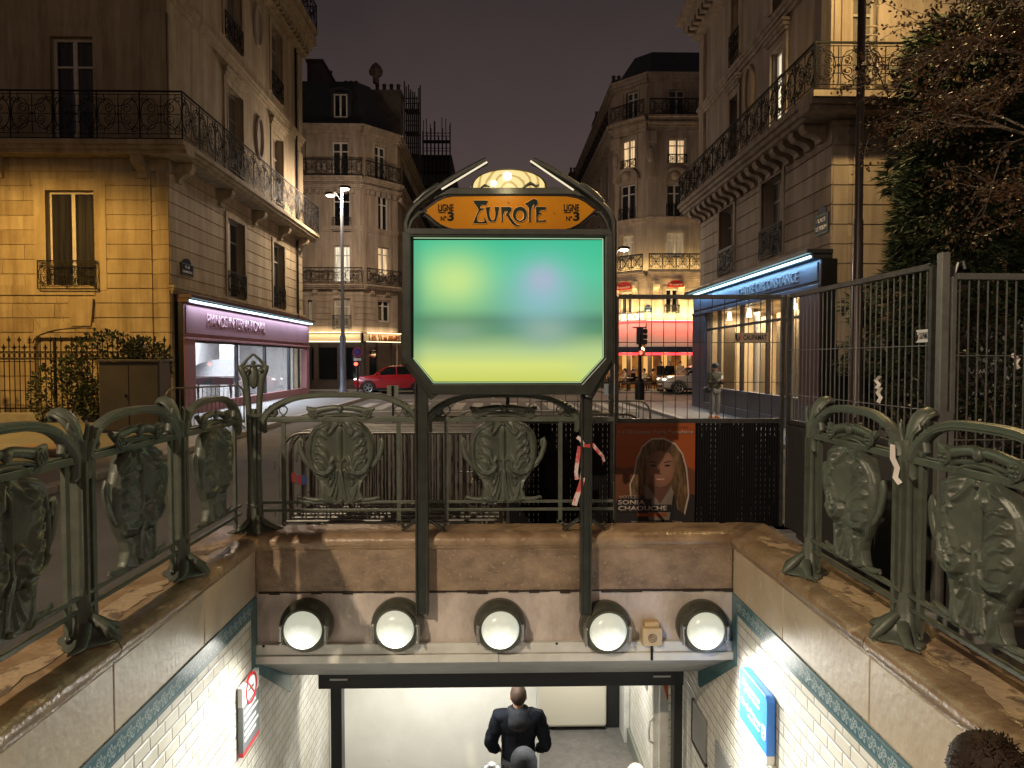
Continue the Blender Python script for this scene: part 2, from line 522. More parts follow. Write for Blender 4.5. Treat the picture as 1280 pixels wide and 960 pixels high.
def ironwork(mb, P, u0, u1, z0, z1, unit=0.95, r=0.011, rails=True, simple=False):
    """ornamental wrought iron panel between two rails, P(u, z)"""
    T = lambda pts, rr=r: mb.tube([P(a, b) for a, b in pts], rr, 4)
    h = z1 - z0
    if rails:
        T([(u0, z1), (u1, z1)], r * 2.4); T([(u0, z1 - 0.07 * h), (u1, z1 - 0.07 * h)])
        T([(u0, z0), (u1, z0)], r * 1.6); T([(u0, z0 + 0.1 * h), (u1, z0 + 0.1 * h)])
    k = max(1, int(round((u1 - u0) / unit))); wv = (u1 - u0) / k
    a = z0 + 0.1 * h; b = z1 - 0.07 * h; c = (a + b) / 2; g = b - a
    for i in range(k):
        x = u0 + i * wv; m = x + wv / 2
        T([(x, z0), (x, z1)], r * 1.5)
        T([(m, a), (m, b)])
        if simple:
            T([(x + wv * .25, a), (x + wv * .25, b)]); T([(x + wv * .75, a), (x + wv * .75, b)])
        for sg in (-1, 1):
            T(arc(m + sg * wv * 0.27, c, wv * 0.21, g * 0.40, 0, 2 * PI, 12))
            T(spiral(m + sg * wv * 0.2, c + g * 0.14, g * 0.13, PI / 2, 1.3, -sg))
            T(spiral(m + sg * wv * 0.2, c - g * 0.14, g * 0.13, -PI / 2, 1.3, sg))
            T(spiral(m + sg * wv * 0.40, c + g * 0.36, g * 0.10, 0, 1.2, sg, 8))
            T(spiral(m + sg * wv * 0.40, c - g * 0.36, g * 0.10, 0, 1.2, -sg, 8))
            T(arc(m, b, wv * 0.34, g * 0.3, -PI / 2, -PI / 2 + sg * PI / 2, 5))
            T(arc(m, a, wv * 0.34, g * 0.3, PI / 2, PI / 2 - sg * PI / 2, 5))
        T([(x, c), (x + wv, c)], r * .9)
        mb.ell(P(m, c), r * 3, r * 3, r * 4, 6, 4)
    T([(u1, z0), (u1, z1)], r * 1.5)

# ------------------------------------------------------------------ shared materials
M_iron = mat('black_iron', (0.011, 0.011, 0.012), 0.6, 0.1, spec=.2)
M_green = mat('bronze_green_cast_iron', (0.066, 0.075, 0.057), 0.42, 0.15, (0.108, 0.119, 0.090), 9, 0.10, 80, spec=.5, lo=0.3, hi=0.7, rvar=0.14, speck=((0.16, 0.15, 0.11), 70, 0.68))
M_stoneY = mat('limestone_buff', (0.36, 0.29, 0.19), 0.85, 0, (0.47, 0.39, 0.27), 1.6, 0.25, 30, lo=0.25, hi=0.75, streak=.42)
M_stoneY2 = mat('limestone_buff_pale', (0.40, 0.33, 0.225), 0.85, 0, (0.50, 0.42, 0.30), 1.3, 0.25, 30, lo=0.3, hi=0.7, streak=.42)
M_stoneY3 = mat('limestone_buff_brown', (0.31, 0.245, 0.155), 0.85, 0, (0.42, 0.34, 0.23), 2.0, 0.25, 30, lo=0.3, hi=0.7, streak=.42)
M_stoneP2 = mat('limestone_rose_pale', (0.38, 0.31, 0.24), 0.85, 0, (0.45, 0.38, 0.30), 1.2, 0.2, 30, streak=.42)
M_stoneP3 = mat('limestone_rose_brown', (0.295, 0.235, 0.18), 0.85, 0, (0.37, 0.30, 0.235), 1.6, 0.2, 30, streak=.42)
SY = [M_stoneY, M_stoneY2, M_stoneY3]; SP = None
M_stoneP = mat('limestone_rose', (0.34, 0.275, 0.215), 0.85, 0, (0.43, 0.35, 0.28), 1.2, 0.2, 30, lo=0.25, hi=0.75, streak=.42)
SP = [M_stoneP, M_stoneP2, M_stoneP3]
M_stoneD = mat('limestone_grey', (0.27, 0.22, 0.18), 0.85, 0, (0.36, 0.30, 0.25), 1.2, 0.2, 30, lo=0.25, hi=0.75)
M_slate = mat('zinc_slate_roof', (0.018, 0.020, 0.027), 0.5, 0, (0.032, 0.034, 0.042), 2)
M_white = mat('white_window_paint', (0.62, 0.58, 0.52), 0.5, 0, (0.5, 0.47, 0.42), 6)
M_pane = mat('dark_window_glass', (0.006, 0.008, 0.011), 0.05, 0, spec=0.6)
M_panec = mat('dark_glass_with_curtain', (0.012, 0.012, 0.012), 0.12, 0, (0.05, 0.048, 0.045), 1.2, stretch=(9, 9, 0.2), spec=0.6)
M_litwarm = curtain_lit('lit_curtain_warm', (1.0, 0.66, 0.34), 1.0)
M_litpale = curtain_lit('lit_curtain_shutter_pale', (1.0, 0.86, 0.62), 1.25)  # also serves as the glow of lamplit shutters on the right building
M_litdim = curtain_lit('lit_curtain_dim', (0.8, 0.55, 0.3), 0.32)
M_shut = mat('grey_shutter', (0.30, 0.27, 0.24), 0.6)
def window(parent, F, u0, u1, z0, z1, lit=None, d=-0.24, frame=None, transom=True, guard=None, pane=None, tz=0.74, leaves=2):
    """french casement: frame part with its pane; optional iron guard"""
    frame = frame or M_white
    mb = MB(); t = 0.075
    mb.fbox(F, u0, u0 + t, z0, z1, d - 0.05, d + 0.03); mb.fbox(F, u1 - t, u1, z0, z1, d - 0.05, d + 0.03)
    mb.fbox(F, u0 + t, u1 - t, z1 - t, z1, d - 0.05, d + 0.03); mb.fbox(F, u0 + t, u1 - t, z0, z0 + t * 1.3, d - 0.05, d + 0.03)
    if leaves == 2:
        um = (u0 + u1) / 2
        mb.fbox(F, um - t * 0.75, um + t * 0.75, z0 + t * 1.3, z1 - t, d - 0.05, d + 0.045)
    if transom:
        zt = z0 + (z1 - z0) * tz
        for a, b in (((u0 + t, um - t * .75), (um + t * .75, u1 - t)) if leaves == 2 else ((u0 + t, u1 - t),)):
            mb.fbox(F, a, b, zt - 0.03, zt + 0.03, d - 0.05, d + 0.025)
    o = mb.build('window', frame, parent)
    p = MB(); p.fbox(F, u0 + t * .6, u1 - t * .6, z0 + t, z1 - t * .6, d - 0.04, d - 0.02)
    p.build('pane', pane or lit or WR.choice((M_pane, M_panec, M_panec)), o)
    if guard:
        g = MB(); zg = z0 + guard
        ironwork(g, lambda a, b: F.P(a, b, 0.06), u0 - 0.06, u1 + 0.06, z0 + 0.05, zg, (u1 - u0 + .12) / 2, 0.011)
        for ue in (u0 - 0.06, u1 + 0.06):
            for zz in (z0 + 0.05, zg): g.bar(F.P(ue, zz, -0.2), F.P(ue, zz, 0.07), 0.02)
        g.build('guard_rail', M_iron, o)
    return o
def molding(mb, F, u0, u1, z0, z1, d):
    """stepped projecting course"""
    h = z1 - z0
    mb.fbox(F, u0, u1, z0, z0 + h * 0.35, -0.05, d * 0.45)
    mb.fbox(F, u0 - d * .2, u1 + d * .2, z0 + h * 0.35, z0 + h * 0.7, -0.05, d * 0.75)
    mb.fbox(F, u0 - d * .5, u1 + d * .5, z0 + h * 0.7, z1, -0.05, d)
def surround(mb, F, u0, u1, z0, z1, w=0.18, d=0.04, head=0.0):
    mb.fbox(F, u0 - w, u0, z0, z1 + w, -0.03, d); mb.fbox(F, u1, u1 + w, z0, z1 + w, -0.03, d)
    mb.fbox(F, u0, u1, z1, z1 + w, -0.03, d)
    if head: molding(mb, F, u0 - w, u1 + w, z1 + w + .03, z1 + w + head, 0.22)
def surround_part(parent, F, rc, mt, **kw):
    m = MB(); surround(m, F, *rc, **kw); return m.build('window_surround', mt, parent)
def bracket(mb, F, u, wd, z0, z1, d):
    """scrolled stone corbel"""
    pr = [(0, z1), (d, z1), (d, z1 - (z1 - z0) * .28), (d * .86, z1 - (z1 - z0) * .5), (d * .5, z1 - (z1 - z0) * .62), (d * .3, z1 - (z1 - z0) * .8), (d * .26, z0), (0, z0)]
    mb.poly(pr, lambda a, b, c: F.P(u + c, b, a - 0.04), -wd / 2, wd / 2)
# ================================================================== street lighting that stands outside the frame
def lantern(name_loc, label, zt, head, col, energy, spot, target, rad=0.12):
    """tall street lamp: pole, arm, head with its lamp"""
    x, y = name_loc
    t = thing('street_lamp', (x, y, 0), label, 'street lamp', 'street lamps round the square')
    m = MB(); m.lathe((x, y, 0), [(0.14, 0), (0.14, .5), (0.09, .6), (0.07, zt * .6), (0.055, zt)], 12)
    m.build('pole', M_iron, t, smooth=40)
    hx, hy, hz = head
    m = MB(); m.tube([(x, y, zt - .05), (x + (hx - x) * .3, y + (hy - y) * .3, zt + .12), (hx, hy, hz + .14)], 0.035, 8); m.build('arm', M_iron, t, smooth=50)
    m = MB(); m.lathe((hx, hy, hz), [(0.05, .16), (0.2, .12), (0.27, .0), (0.25, -.01)], 14); m.build('lamp_head', M_iron, t, smooth=50)
    m = MB(); m.lathe((hx, hy, hz), [(0.0, -.05), (0.15, -.04), (0.22, .0)], 14); m.build('lamp_glass', emit('lamp_glass_%.1f' % col[2], col, 12), t, smooth=50)
    light('SPOT', 'lamp_light', (hx, hy, hz - .12), energy, col, t, rad, target, spot, 0.4)
    return t
SOD = (1.0, 0.56, 0.13)
WRM = (1.0, 0.74, 0.44)
lantern((-17.5, 14.2), 'yellow street lamp outside the left edge lighting the buff facade', 8.2, (-14.4, 15.2, 8.1), SOD, 4300, 126, (-14.2, 19.4, 0), 0.2)
lantern((-7.6, -5.4), 'street lamp behind the stair head lighting the iron railings', 7.8, (-5.6, -4.4, 7.8), (1.0, 0.80, 0.58), 4700, 66, (0.9, 5.4, 0), 0.1)

lantern((7.5, -13.0), 'added unseen lamp far behind the stairs to brighten the facades', 9.5, (5.0, -12.0, 9.5), (1.0, 0.70, 0.50), 1700, 150, (0.5, 12, 0), 0.2)  # added lamp, out of view, only lifts the dim upper facades
# ================================================================== ground
M_asph = mat('asphalt', (0.080, 0.075, 0.072), 0.8, 0, (0.115, 0.108, 0.104), 1.1, 0.35, 160, lo=0.3, hi=0.72, speck=((0.12, 0.115, 0.11), 90, 0.62))
M_pave = mat('pavement_asphalt', (0.13, 0.13, 0.132), 0.62, 0, (0.18, 0.18, 0.18), 0.8, 0.2, 90, lo=0.3, hi=0.7, speck=((0.24, 0.24, 0.235), 70, 0.64))
M_granite = mat('kerb_granite', (0.22, 0.21, 0.20), 0.6, 0, (0.30, 0.29, 0.27), 5, 0.2, 60)
M_paint = mat('road_paint_worn', (0.36, 0.35, 0.32), 0.7, 0, (0.16, 0.155, 0.15), 5, lo=0.45, hi=0.7)
g = MB()
def sheet(mb, x0, x1, y0, y1, z):
    mb.add([(x0, y0, z), (x1, y0, z), (x1, y1, z), (x0, y1, z)], [(0, 1, 2, 3)])
sheet(g, -220, -2.42, -60, 320, 0); sheet(g, 2.42, 220, -60, 320, 0); sheet(g, -2.42, 2.42, 6.42, 320, 0); sheet(g, -2.42, 2.42, -60, 0.32, 0)
struct(g.build('ground', M_asph))
g = MB(); g.box(-60, -6.32, 8.0, 38.2, 0.002, 0.10); struct(g.build('pavement', M_pave))
g = MB()
y = 8.0
while y < 38:
    g.box(-6.32, -6.10, y + .006, min(y + 1.0, 38.2) - .006, 0.002, 0.115); y += 1.0
struct(g.build('kerb', M_granite, bevel=0.012))
g = MB(); g.box(5.72, 60, 14.6, 30.5, 0.002, 0.09); struct(g.build('pavement', M_pave))
g = MB()
y = 14.6
while y < 30:
    g.box(5.50, 5.72, y + .006, min(y + 1.0, 30.5) - .006, 0.002, 0.105); y += 1.0
x = 5.72
while x < 14:
    g.box(x + .006, x + .994, 30.5, 30.72, 0.002, 0.105); x += 1
struct(g.build('kerb', M_granite, bevel=0.012))
g = MB(); g.box(-60, 2.0 - 7.9, 40.6, 60, 0.002, 0.09); struct(g.build('pavement', M_pave))
g = MB(); g.box(5.9, 60, 39.2, 60, 0.002, 0.09); struct(g.build('pavement', M_pave))
g = MB()
for i in range(15):
    sheet(g, -5.4 + i * 0.74, -5.4 + i * 0.74 + 0.42, 26.5, 30.6, 0.004)
for i in range(7):
    sheet(g, -13.2 + i * 0.8, -13.2 + i * 0.8 + 0.44, 33.0, 36.2, 0.106 if False else 0.004)
sheet(g, -5.6, 5.2, 25.4, 25.75, 0.004)
sheet(g, -5.6, 5.2, 32.6, 32.95, 0.004)
sheet(g, -0.2, -0.06, 34, 90, 0.004)
struct(g.build('road_marking', M_paint))

# ================================================================== stairwell of the metro entrance
XI = 2.05; YB = 6.05; YN = 0.30; FLZ = -3.6
M_cope = mat('brown_glazed_coping', (0.40, 0.285, 0.175), 0.30, 0, (0.20, 0.125, 0.068), 3.4, 0.35, 34, lo=0.34, hi=0.64, rvar=0.14, detail=10, speck=((0.42, 0.30, 0.17), 7, 0.64))
M_worn = mat('worn_tan_stone', (0.42, 0.30, 0.18), 0.75, 0, (0.14, 0.095, 0.06), 5, 0.5, 22, lo=0.52, hi=0.6)
M_band = mat('cream_stone_band', (0.54, 0.45, 0.33), 0.36, 0, (0.42, 0.33, 0.225), 2.6, 0.14, 18, lo=0.3, hi=0.68, rvar=0.1, speck=((0.52, 0.46, 0.37), 9, 0.64))
M_headband = mat('stained_brown_stone', (0.36, 0.26, 0.175), 0.5, 0, (0.155, 0.105, 0.068), 3.4, 0.5, 20, stretch=(0.9, 1, 1.25), lo=0.36, hi=0.66, detail=12, speck=((0.34, 0.25, 0.165), 34, 0.62))
M_plast = mat('grimy_pink_render', (0.62, 0.545, 0.49), 0.6, 0, (0.33, 0.27, 0.235), 2.6, 0.18, 40, stretch=(1.5, 1, 0.85), lo=0.40, hi=0.72, detail=9, speck=((0.10, 0.075, 0.06), 5, 0.72))
M_ledge = mat('white_painted_metal', (0.66, 0.66, 0.61), 0.42, 0, (0.50, 0.49, 0.45), 4, 0.05, 60, lo=0.4, hi=0.75, speck=((0.2, 0.16, 0.12), 14, 0.76))
M_soff = mat('grey_soffit_paint', (0.40, 0.40, 0.39), 0.6, 0, (0.30, 0.30, 0.29), 3)
M_tileY = tile_mat('white_bevel_tiles_side', 'Y', 0.19, 0.094, (0.78, 0.76, 0.69), (0.70, 0.68, 0.61), (0.36, 0.34, 0.30))
M_tileX = tile_mat('white_bevel_tiles_back', 'X', 0.19, 0.094, (0.78, 0.76, 0.69), (0.70, 0.68, 0.61), (0.36, 0.34, 0.30))
M_border = border_mat('teal_flower_border')
M_teal = mat('teal_glaze', (0.045, 0.13, 0.145), 0.22, 0, (0.07, 0.17, 0.18), 6)
CP = [(-.40, .355), (-.30, .362), (-.18, .366), (-.07, .366), (-.01, .358), (.028, .338), (.044, .305), (.036, .272), (.014, .255), (.014, .243), (.0, .238), (.0, .225)]
rnd = random.Random(5)
def coping_rows(mb, f, a, b, step=0.08, amp=0.004):
    n = max(2, int((b - a) / step)); g = []
    for i in range(n + 1):
        t = a + (b - a) * i / n
        g.append([f(d + rnd.uniform(-amp, amp) * (1 if 3 < k < 8 else .3), z + rnd.uniform(-amp, amp) * .7, t) for k, (d, z) in enumerate(CP)])
    mb.rows(g)
    for gg in (g[0], g[-1]):
        o = len(mb.v); mb.v += [tuple(p) for p in gg]; mb.f.append(tuple(range(o, o + len(gg)))); mb.m.append(mb.mi)
def worn_patch(mb, f, a, b, k):
    """ragged lighter wear along the outer half of the coping top"""
    n = int((b - a) / 0.05); pts1 = []; pts2 = []
    for i in range(n + 1):
        t = a + (b - a) * i / n; e = min(1, i / 4, (n - i) / 4)
        w1 = (.015 + .06 * rnd.random() + .05 * math.sin(t * 5 + k)) * e
        pts1.append((-.15 + w1 * .9, t)); pts2.append((-.30 + rnd.random() * .02 + .11 * (1 - e), t))
    g = [[f(x2 + (x1 - x2) * q / 3, .3695 + .002 * math.sin(q), t) for q in range(4)] for (x1, t), (x2, _) in zip(pts1, pts2)]
    mb.rows(g)
def side_wall(sx, label):
    t = thing('stair_wall', (sx * XI, 3, 0), label, 'stair wall', 'tiled side walls of the stairs')
    f = lambda d, z, y: (sx * (XI - d), y, z)
    m = MB()
    cuts = [YN, 1.45, 2.62, 3.80, 4.98, YB + .36]
    for a, b in zip(cuts, cuts[1:]): coping_rows(m, f, a + .004, b - .004)
    m.build('coping', M_cope, t, smooth=50)
    m = MB()
    for i, (a, b) in enumerate(((1.55, 2.4), (2.6, 3.64), (3.86, 4.8), (5.1, 5.85))): worn_patch(m, f, a, b, i)
    m.build('worn_patch', M_worn, t, smooth=60)
    m = MB()
    for a, b in zip(cuts, cuts[1:]):
        b = min(b, YB - .001)
        x0, x1 = sorted((sx * XI, sx * (XI + .37)))
        m.box(x0, x1, a + .003, b - .003, -.155, .224)
    m.build('stone_band', M_band, t, bevel=0.008)
    m = MB(); x0, x1 = sorted((sx * (XI + .001), sx * (XI + .37)))
    m.box(x0, x1, YN, 8.75, FLZ - .4, -.156); m.build('tile_face', M_tileY, t)
    def strip(poly, name, mt):
        m = MB()
        m.poly(poly, lambda a, b, c: (sx * (XI + .002 - c), a, b), 0, .010)
        m.build(name, mt, t, bevel=0.003)
    strip([(YN, -.158), (YB - .13, -.158), (YB - .13, -.312), (YN, -.312)], 'flower_border', M_border)
    strip([(YB - .128, -.158), (YB - .003, -.158), (YB - .003, -.73), (YB - .128, -.75)], 'teal_edge', M_teal)
    strip([(YB - .128, -.752), (YB - .003, -.732), (7.05, -1.30), (7.05, -1.44), (6.98, -1.44)], 'teal_edge', M_teal)
    return t
side_wall(-1, 'white tiled stair wall with stone coping under the no smoking panel')
side_wall(1, 'white tiled stair wall with stone coping under the blue welcome panel')
# head wall
t = thing('head_wall', (0, YB, 0), 'brown stone head wall carrying five round lights over the stair opening', 'wall')
f = lambda d, z, x: (x, YB - d, z)
m = MB()
for a, b in ((-XI + .0, -.62), (-.61, .77), (.78, XI)): coping_rows(m, f, a + .003, b - .003)
m.build('coping', M_cope, t, smooth=50)
m = MB()
for a, b in ((-XI, -.615), (-.608, .772), (.779, XI)): m.box(a, b, YB + .004, YB + .36, -.135, .226)
m.build('stone_band', M_headband, t, bevel=0.008)
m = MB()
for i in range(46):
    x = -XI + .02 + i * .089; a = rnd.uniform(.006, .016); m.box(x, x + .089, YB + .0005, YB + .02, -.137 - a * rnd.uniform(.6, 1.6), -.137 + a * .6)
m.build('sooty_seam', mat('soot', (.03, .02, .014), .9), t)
m = MB(); m.box(-XI, XI, YB + .014, YB + .36, -.60, -.139); m.build('render_band', M_plast, t, bevel=0.004)
m = MB()
for a, b in ((-XI + .002, 0.02), (0.024, XI - .002)):
    m.box(a, b, YB - .035, YB + .3, -.665, -.575); m.box(a, b, YB - .055, YB + .3, -.735, -.667)
m.build('metal_ledge', M_ledge, t, bevel=0.006)
m = MB(); m.add([(-XI, YB - .02, -.738), (XI, YB - .02, -.738), (XI, 7.05, -1.30), (-XI, 7.05, -1.30), (-XI, 11, -1.30), (XI, 11, -1.30)], [(0, 1, 2, 3), (3, 2, 5, 4)])
m.add([(-XI, YB + .3, -.5), (XI, YB + .3, -.5), (XI, 11, -.5), (-XI, 11, -.5)], [(0, 1, 2, 3)])
m.build('soffit', M_soff, t)
# screw heads and cracks on the ledge
for x in (-1.98, -.72, .52, 1.93):
    m = MB(); m.lathe((x, YB - .037, -.585), [(.012, 0), (.008, .006)], 8, ax=(0, -1, 0)); m.build('screw', M_iron, t)
# stairs and passage
M_step = mat('dark_terrazzo_steps', (0.10, 0.095, 0.085), 0.5, 0, (0.15, 0.14, 0.125), 9, 0.1, 80, speck=((0.35, 0.33, 0.3), 120, 0.66))
m = MB(); n = 22
for i in range(n):
    z = -(i + 1) * 3.6 / n; y0 = .35 + i * 7.2 / n
    m.box(-XI - .01, XI + .01, y0, y0 + 7.2 / n + .02, z - .6, z)
struct(m.build('stairs', M_step, bevel=0.01))
m = MB(); sheet(m, -XI - .1, XI + .3, 7.5, 11.0, FLZ + .003); struct(m.build('floor', M_step))
M_cream = mat('cream_passage_wall', (0.76, 0.75, 0.68), 0.45, 0, (0.68, 0.67, 0.60), 2, 0.05, 60, speck=((0.35, 0.32, 0.26), 30, 0.76))
M_panel = mat('beige_blank_panel', (0.62, 0.58, 0.47), 0.4)
M_dark = mat('black_gate_metal', (0.018, 0.018, 0.018), 0.45, 0.2)
t = thing('passage_wall', (-.75, 8.65, FLZ), 'plain cream wall facing the foot of the stairs', 'wall')
m = MB(); m.box(-XI, .50, 8.62, 8.9, FLZ, -1.30); m.build('wall_face', M_cream, t, bevel=0.01)
m = MB(); m.box(.50, .53, 8.60, 8.92, FLZ, -1.30); m.build('corner_bead', M_ledge, t)
t = thing('passage_wall', (1.2, 10.3, FLZ), 'far passage wall with a blank beige panel and dark doorway', 'wall')
m = MB(); m.box(-1.2, 2.4, 10.32, 10.6, FLZ - .01, -1.30); m.build('wall_face', M_dark, t)  # black sheet standing in for the doorway's dark and the shade under the panel
m = MB(); m.box(-.6, 1.62, 10.22, 10.30, FLZ + .06, -1.36); m.build('panel', M_panel, t, bevel=0.04)
m = MB(); m.box(1.82, 1.90, 9.9, 10.30, FLZ, -1.31); m.build('pilaster', M_ledge, t, bevel=0.01)
t = thing('passage_wall', (1.95, 9, FLZ), 'white tiled passage wall with grey skirting at the right of the stair foot', 'wall')
m = MB(); m.box(1.90, 2.05, 7.75, 9.9, FLZ, -1.31); m.build('tile_face', M_tileY, t)
m = MB(); m.box(1.86, 1.898, 7.75, 9.9, FLZ, FLZ + .22); m.build('skirting', mat('grey_skirting', (.16, .17, .14), .5), t, bevel=0.006)
m = MB()
for z in (-2.0, -1.85): m.box(1.888, 1.898, 8.75, 8.84, -2.3, -1.42)
m.build('rust_streak', mat('dark_tile_damage', (0.10, 0.09, 0.08), .8, 0, (.3, .28, .25), 20), t)
# folding gate in the opening
t = thing('security_gate', (0, 7.3, FLZ), 'black steel gate frame with housing across the foot of the stairs', 'gate')
m = MB(); m.box(-1.83, 1.95, 7.24, 7.46, -1.535, -1.32); m.build('shutter_housing', M_dark, t, bevel=0.006)
for x in (-1.62, 1.72):
    m = MB(); m.box(x - .09, x + .09, 7.225, 7.238, -1.44, -1.425); m.build('guide_clip', M_ledge, t)
for x0, x1 in ((-1.715, -1.60), (1.86, 1.95)):
    m = MB(); m.box(x0, x1, 7.27, 7.42, FLZ, -1.536); m.build('gate_post', M_dark, t, bevel=0.008)
m = MB(); m.box(1.70, 1.76, 7.55, 7.62, FLZ, -1.34); m.box(1.76, 1.858, 7.50, 7.60, FLZ, -1.34); m.build('gate_leaf', M_ledge, t, bevel=0.008)
m = MB(); m.tube([(1.70, 7.53, -2.02), (1.655, 7.50, -2.05), (1.645, 7.50, -2.15), (1.65, 7.5, -2.26), (1.70, 7.53, -2.30)], .012, 8); m.build('handle', M_ledge, t, smooth=50)
m = MB(); m.poly([(0, 0), (.075, -.03), (.075, -.24), (.06, -.24)], lambda a, b, c: (1.775 + a, 7.49 - c, -1.56 + b), 0, .006); m.build('warning_plate', mat('orange_plate', (.60, .13, .03), .4), t)
# interior light of the passage
for k, (x, y, e, sx_, sy_) in enumerate(((-.6, 7.62, 60, 1.8, .16), (1.1, 9.2, 60, 1.0, .16))):
    t = thing('ceiling_light', (x, y, -1.32), ('long white tube light on the passage ceiling before the cream wall', 'short white tube light on the ceiling near the far beige panel')[k], 'ceiling light')
    m = MB(); m.box(x - sx_ / 2, x + sx_ / 2, y - .09, y + .09, -1.345, -1.302); m.build('housing', M_ledge, t)
    m = MB(); m.box(x - sx_ / 2 + .03, x + sx_ / 2 - .03, y - .06, y + .06, -1.362, -1.347); m.build('diffuser', emit('tube_diffuser', (1, .95, .82), 5), t)
    light('AREA', 'tube_light', (x, y, -1.37), e, (1, .97, .90), t, sy_, (x, y, -3), sy=sx_, along=(1, 0, 0))

# ---- five round bulkhead lights
M_hood = mat('dark_green_lamp_hood', (0.055, 0.058, 0.044), 0.34, 0.2, (0.085, 0.088, 0.066), 12)
def frosted(name):
    m, n, b = _base(name)
    L = n.links.new
    tc = n.nodes.new('ShaderNodeTexCoord'); gr = n.nodes.new('ShaderNodeTexGradient'); gr.gradient_type = 'SPHERICAL'
    mp = n.nodes.new('ShaderNodeMapping'); mp.inputs['Scale'].default_value = (5, 5, 5); mp.inputs['Location'].default_value = (-0.08, 0.80, 0.36)
    L(tc.outputs['Object'], mp.inputs[0]); L(mp.outputs[0], gr.inputs[0])
    r = n.nodes.new('ShaderNodeValToRGB')
    r.color_ramp.elements[0].color = (0.46, 0.47, 0.37, 1); r.color_ramp.elements[0].position = 0.05
    r.color_ramp.elements[1].color = (4.2, 4.1, 3.5, 1); r.color_ramp.elements[1].position = 0.72
    e2 = r.color_ramp.elements.new(0.42); e2.color = (0.93, 0.94, 0.80, 1)
    nz = n.nodes.new('ShaderNodeTexNoise'); nz.inputs['Scale'].default_value = 22; L(tc.outputs['Object'], nz.inputs['Vector'])
    ma = n.nodes.new('ShaderNodeMath'); ma.operation = 'MULTIPLY_ADD'; ma.inputs[1].default_value = 0.22; ma.inputs[2].default_value = -.11
    L(nz.outputs['Fac'], ma.inputs[0])
    a2 = n.nodes.new('ShaderNodeMath'); L(gr.outputs['Fac'], a2.inputs[0]); L(ma.outputs[0], a2.inputs[1])
    L(a2.outputs[0], r.inputs[0]); L(r.outputs[0], b.inputs['Emission Color'])
    b.inputs['Emission Strength'].default_value = 1.0
    b.inputs['Base Color'].default_value = (.3, .3, .26, 1); b.inputs['Roughness'].default_value = .25
    m.cycles.emission_sampling = 'NONE'
    return m
M_frost = frosted('frosted_glass_lit')
proto = None
BL = [(380, 787), (494, 786), (622, 787), (754, 789), (875, 788)]
LBL = ['round bulkhead light nearest the cracked left corner of the head wall', 'round bulkhead light just left of the first sign post foot', 'round bulkhead light in the middle of the row of five', 'round bulkhead light at the foot of the second sign post', 'round bulkhead light right of the beige intercom box']
ax = Vector((0, -1, .02)).normalized()
for i, (px_, py_) in enumerate(BL):
    p = aty(px_, py_, YB - .04)
    if proto is None:
        t = thing('bulkhead_light', p, LBL[i], 'wall light', 'round lights on the head wall')
        c = p + Vector((.02, .05, .035))
        m = MB(); m.lathe(c, [(.222, -.03), (.226, .05), (.219, .085), (.20, .11), (.182, .128), (.176, .165), (.160, .168), (.158, .15)], 36, ax=ax)
        m.build('hood', M_hood, t, smooth=35)
        m = MB(); m.lathe(c, [(.159, .148), (.156, .172), (.140, .196), (.105, .218), (.06, .231), (.001, .236)], 36, ax=ax)
        o = m.build('frosted_glass', M_frost, t, smooth=60)
        for v in o.data.vertices: v.co -= p
        o.matrix_parent_inverse = Matrix.Identity(4)
        for s_ in (-1, 1):
            m = MB(); x = c.x + s_ * .186
            m.box(x - .016, x + .016, p.y - .10, p.y - .06, c.z - .10, c.z + .03)
            m.tube([(x, p.y - .112, c.z - .09), (x, p.y - .112, c.z + .02)], .008, 8)
            m.lathe((x, p.y - .095, c.z + .03), [(.014, 0), (.014, .02), (.006, .024)], 8, ax=(0, -1, 0)); m.lathe((x, p.y - .095, c.z - .11), [(.012, 0), (.012, .02), (.006, .024)], 8, ax=(0, -1, 0))
            m.build('clamp', mat('worn_steel', (.35, .34, .32), .35, .8), t, smooth=40)
        proto = t
    else:
        t = dup(proto, p, R((0, -2.5, 1.5, 3, -2)[i]), LBL[i])
    l = light('SPOT', 'bulkhead_lamp', p + Vector((0, -.24, -.08)), (122, 108, 128, 114, 118)[i], (1.0, .975, .88), None, .19, p + Vector((0, -1.0, -.95)), 154, .7)
    l.parent = t; l.matrix_parent_inverse = WM[t.name].inverted()
# intercom box with conduit
t = thing('intercom_box', aty(815, 795, YB), 'beige plastic speaker box between the fourth and fifth round lights', 'intercom')
p = aty(815, 795, YB - .06)
m = MB(); m.box(p.x - .088, p.x + .088, YB - .085, YB + .012, p.z - .085, p.z + .075); m.build('case', mat('yellowed_plastic', (.56, .44, .26), .45, 0, (.48, .36, .2), 5), t, bevel=.02)
m = MB(); m.box(p.x - .07, p.x + .06, YB - .07, YB + .012, p.z + .077, p.z + .125); m.build('cap', mat('ochre_plastic', (.50, .34, .15), .5), t, bevel=.012)
m = MB()
for rr in (.012, .024, .036): m.tube([(p.x + math.cos(a) * rr, YB - .0855, p.z - .01 + math.sin(a) * rr) for a in [2 * PI * q / 12 for q in range(12)]], .0035, 4, closed=True)
m.build('speaker_grille', mat('dark_grille', (.06, .05, .04), .6), t)
m = MB(); m.tube([(p.x, YB - .05, p.z - .085), (p.x, YB - .06, p.z - .21)], .011, 8); m.build('conduit', M_iron, t)
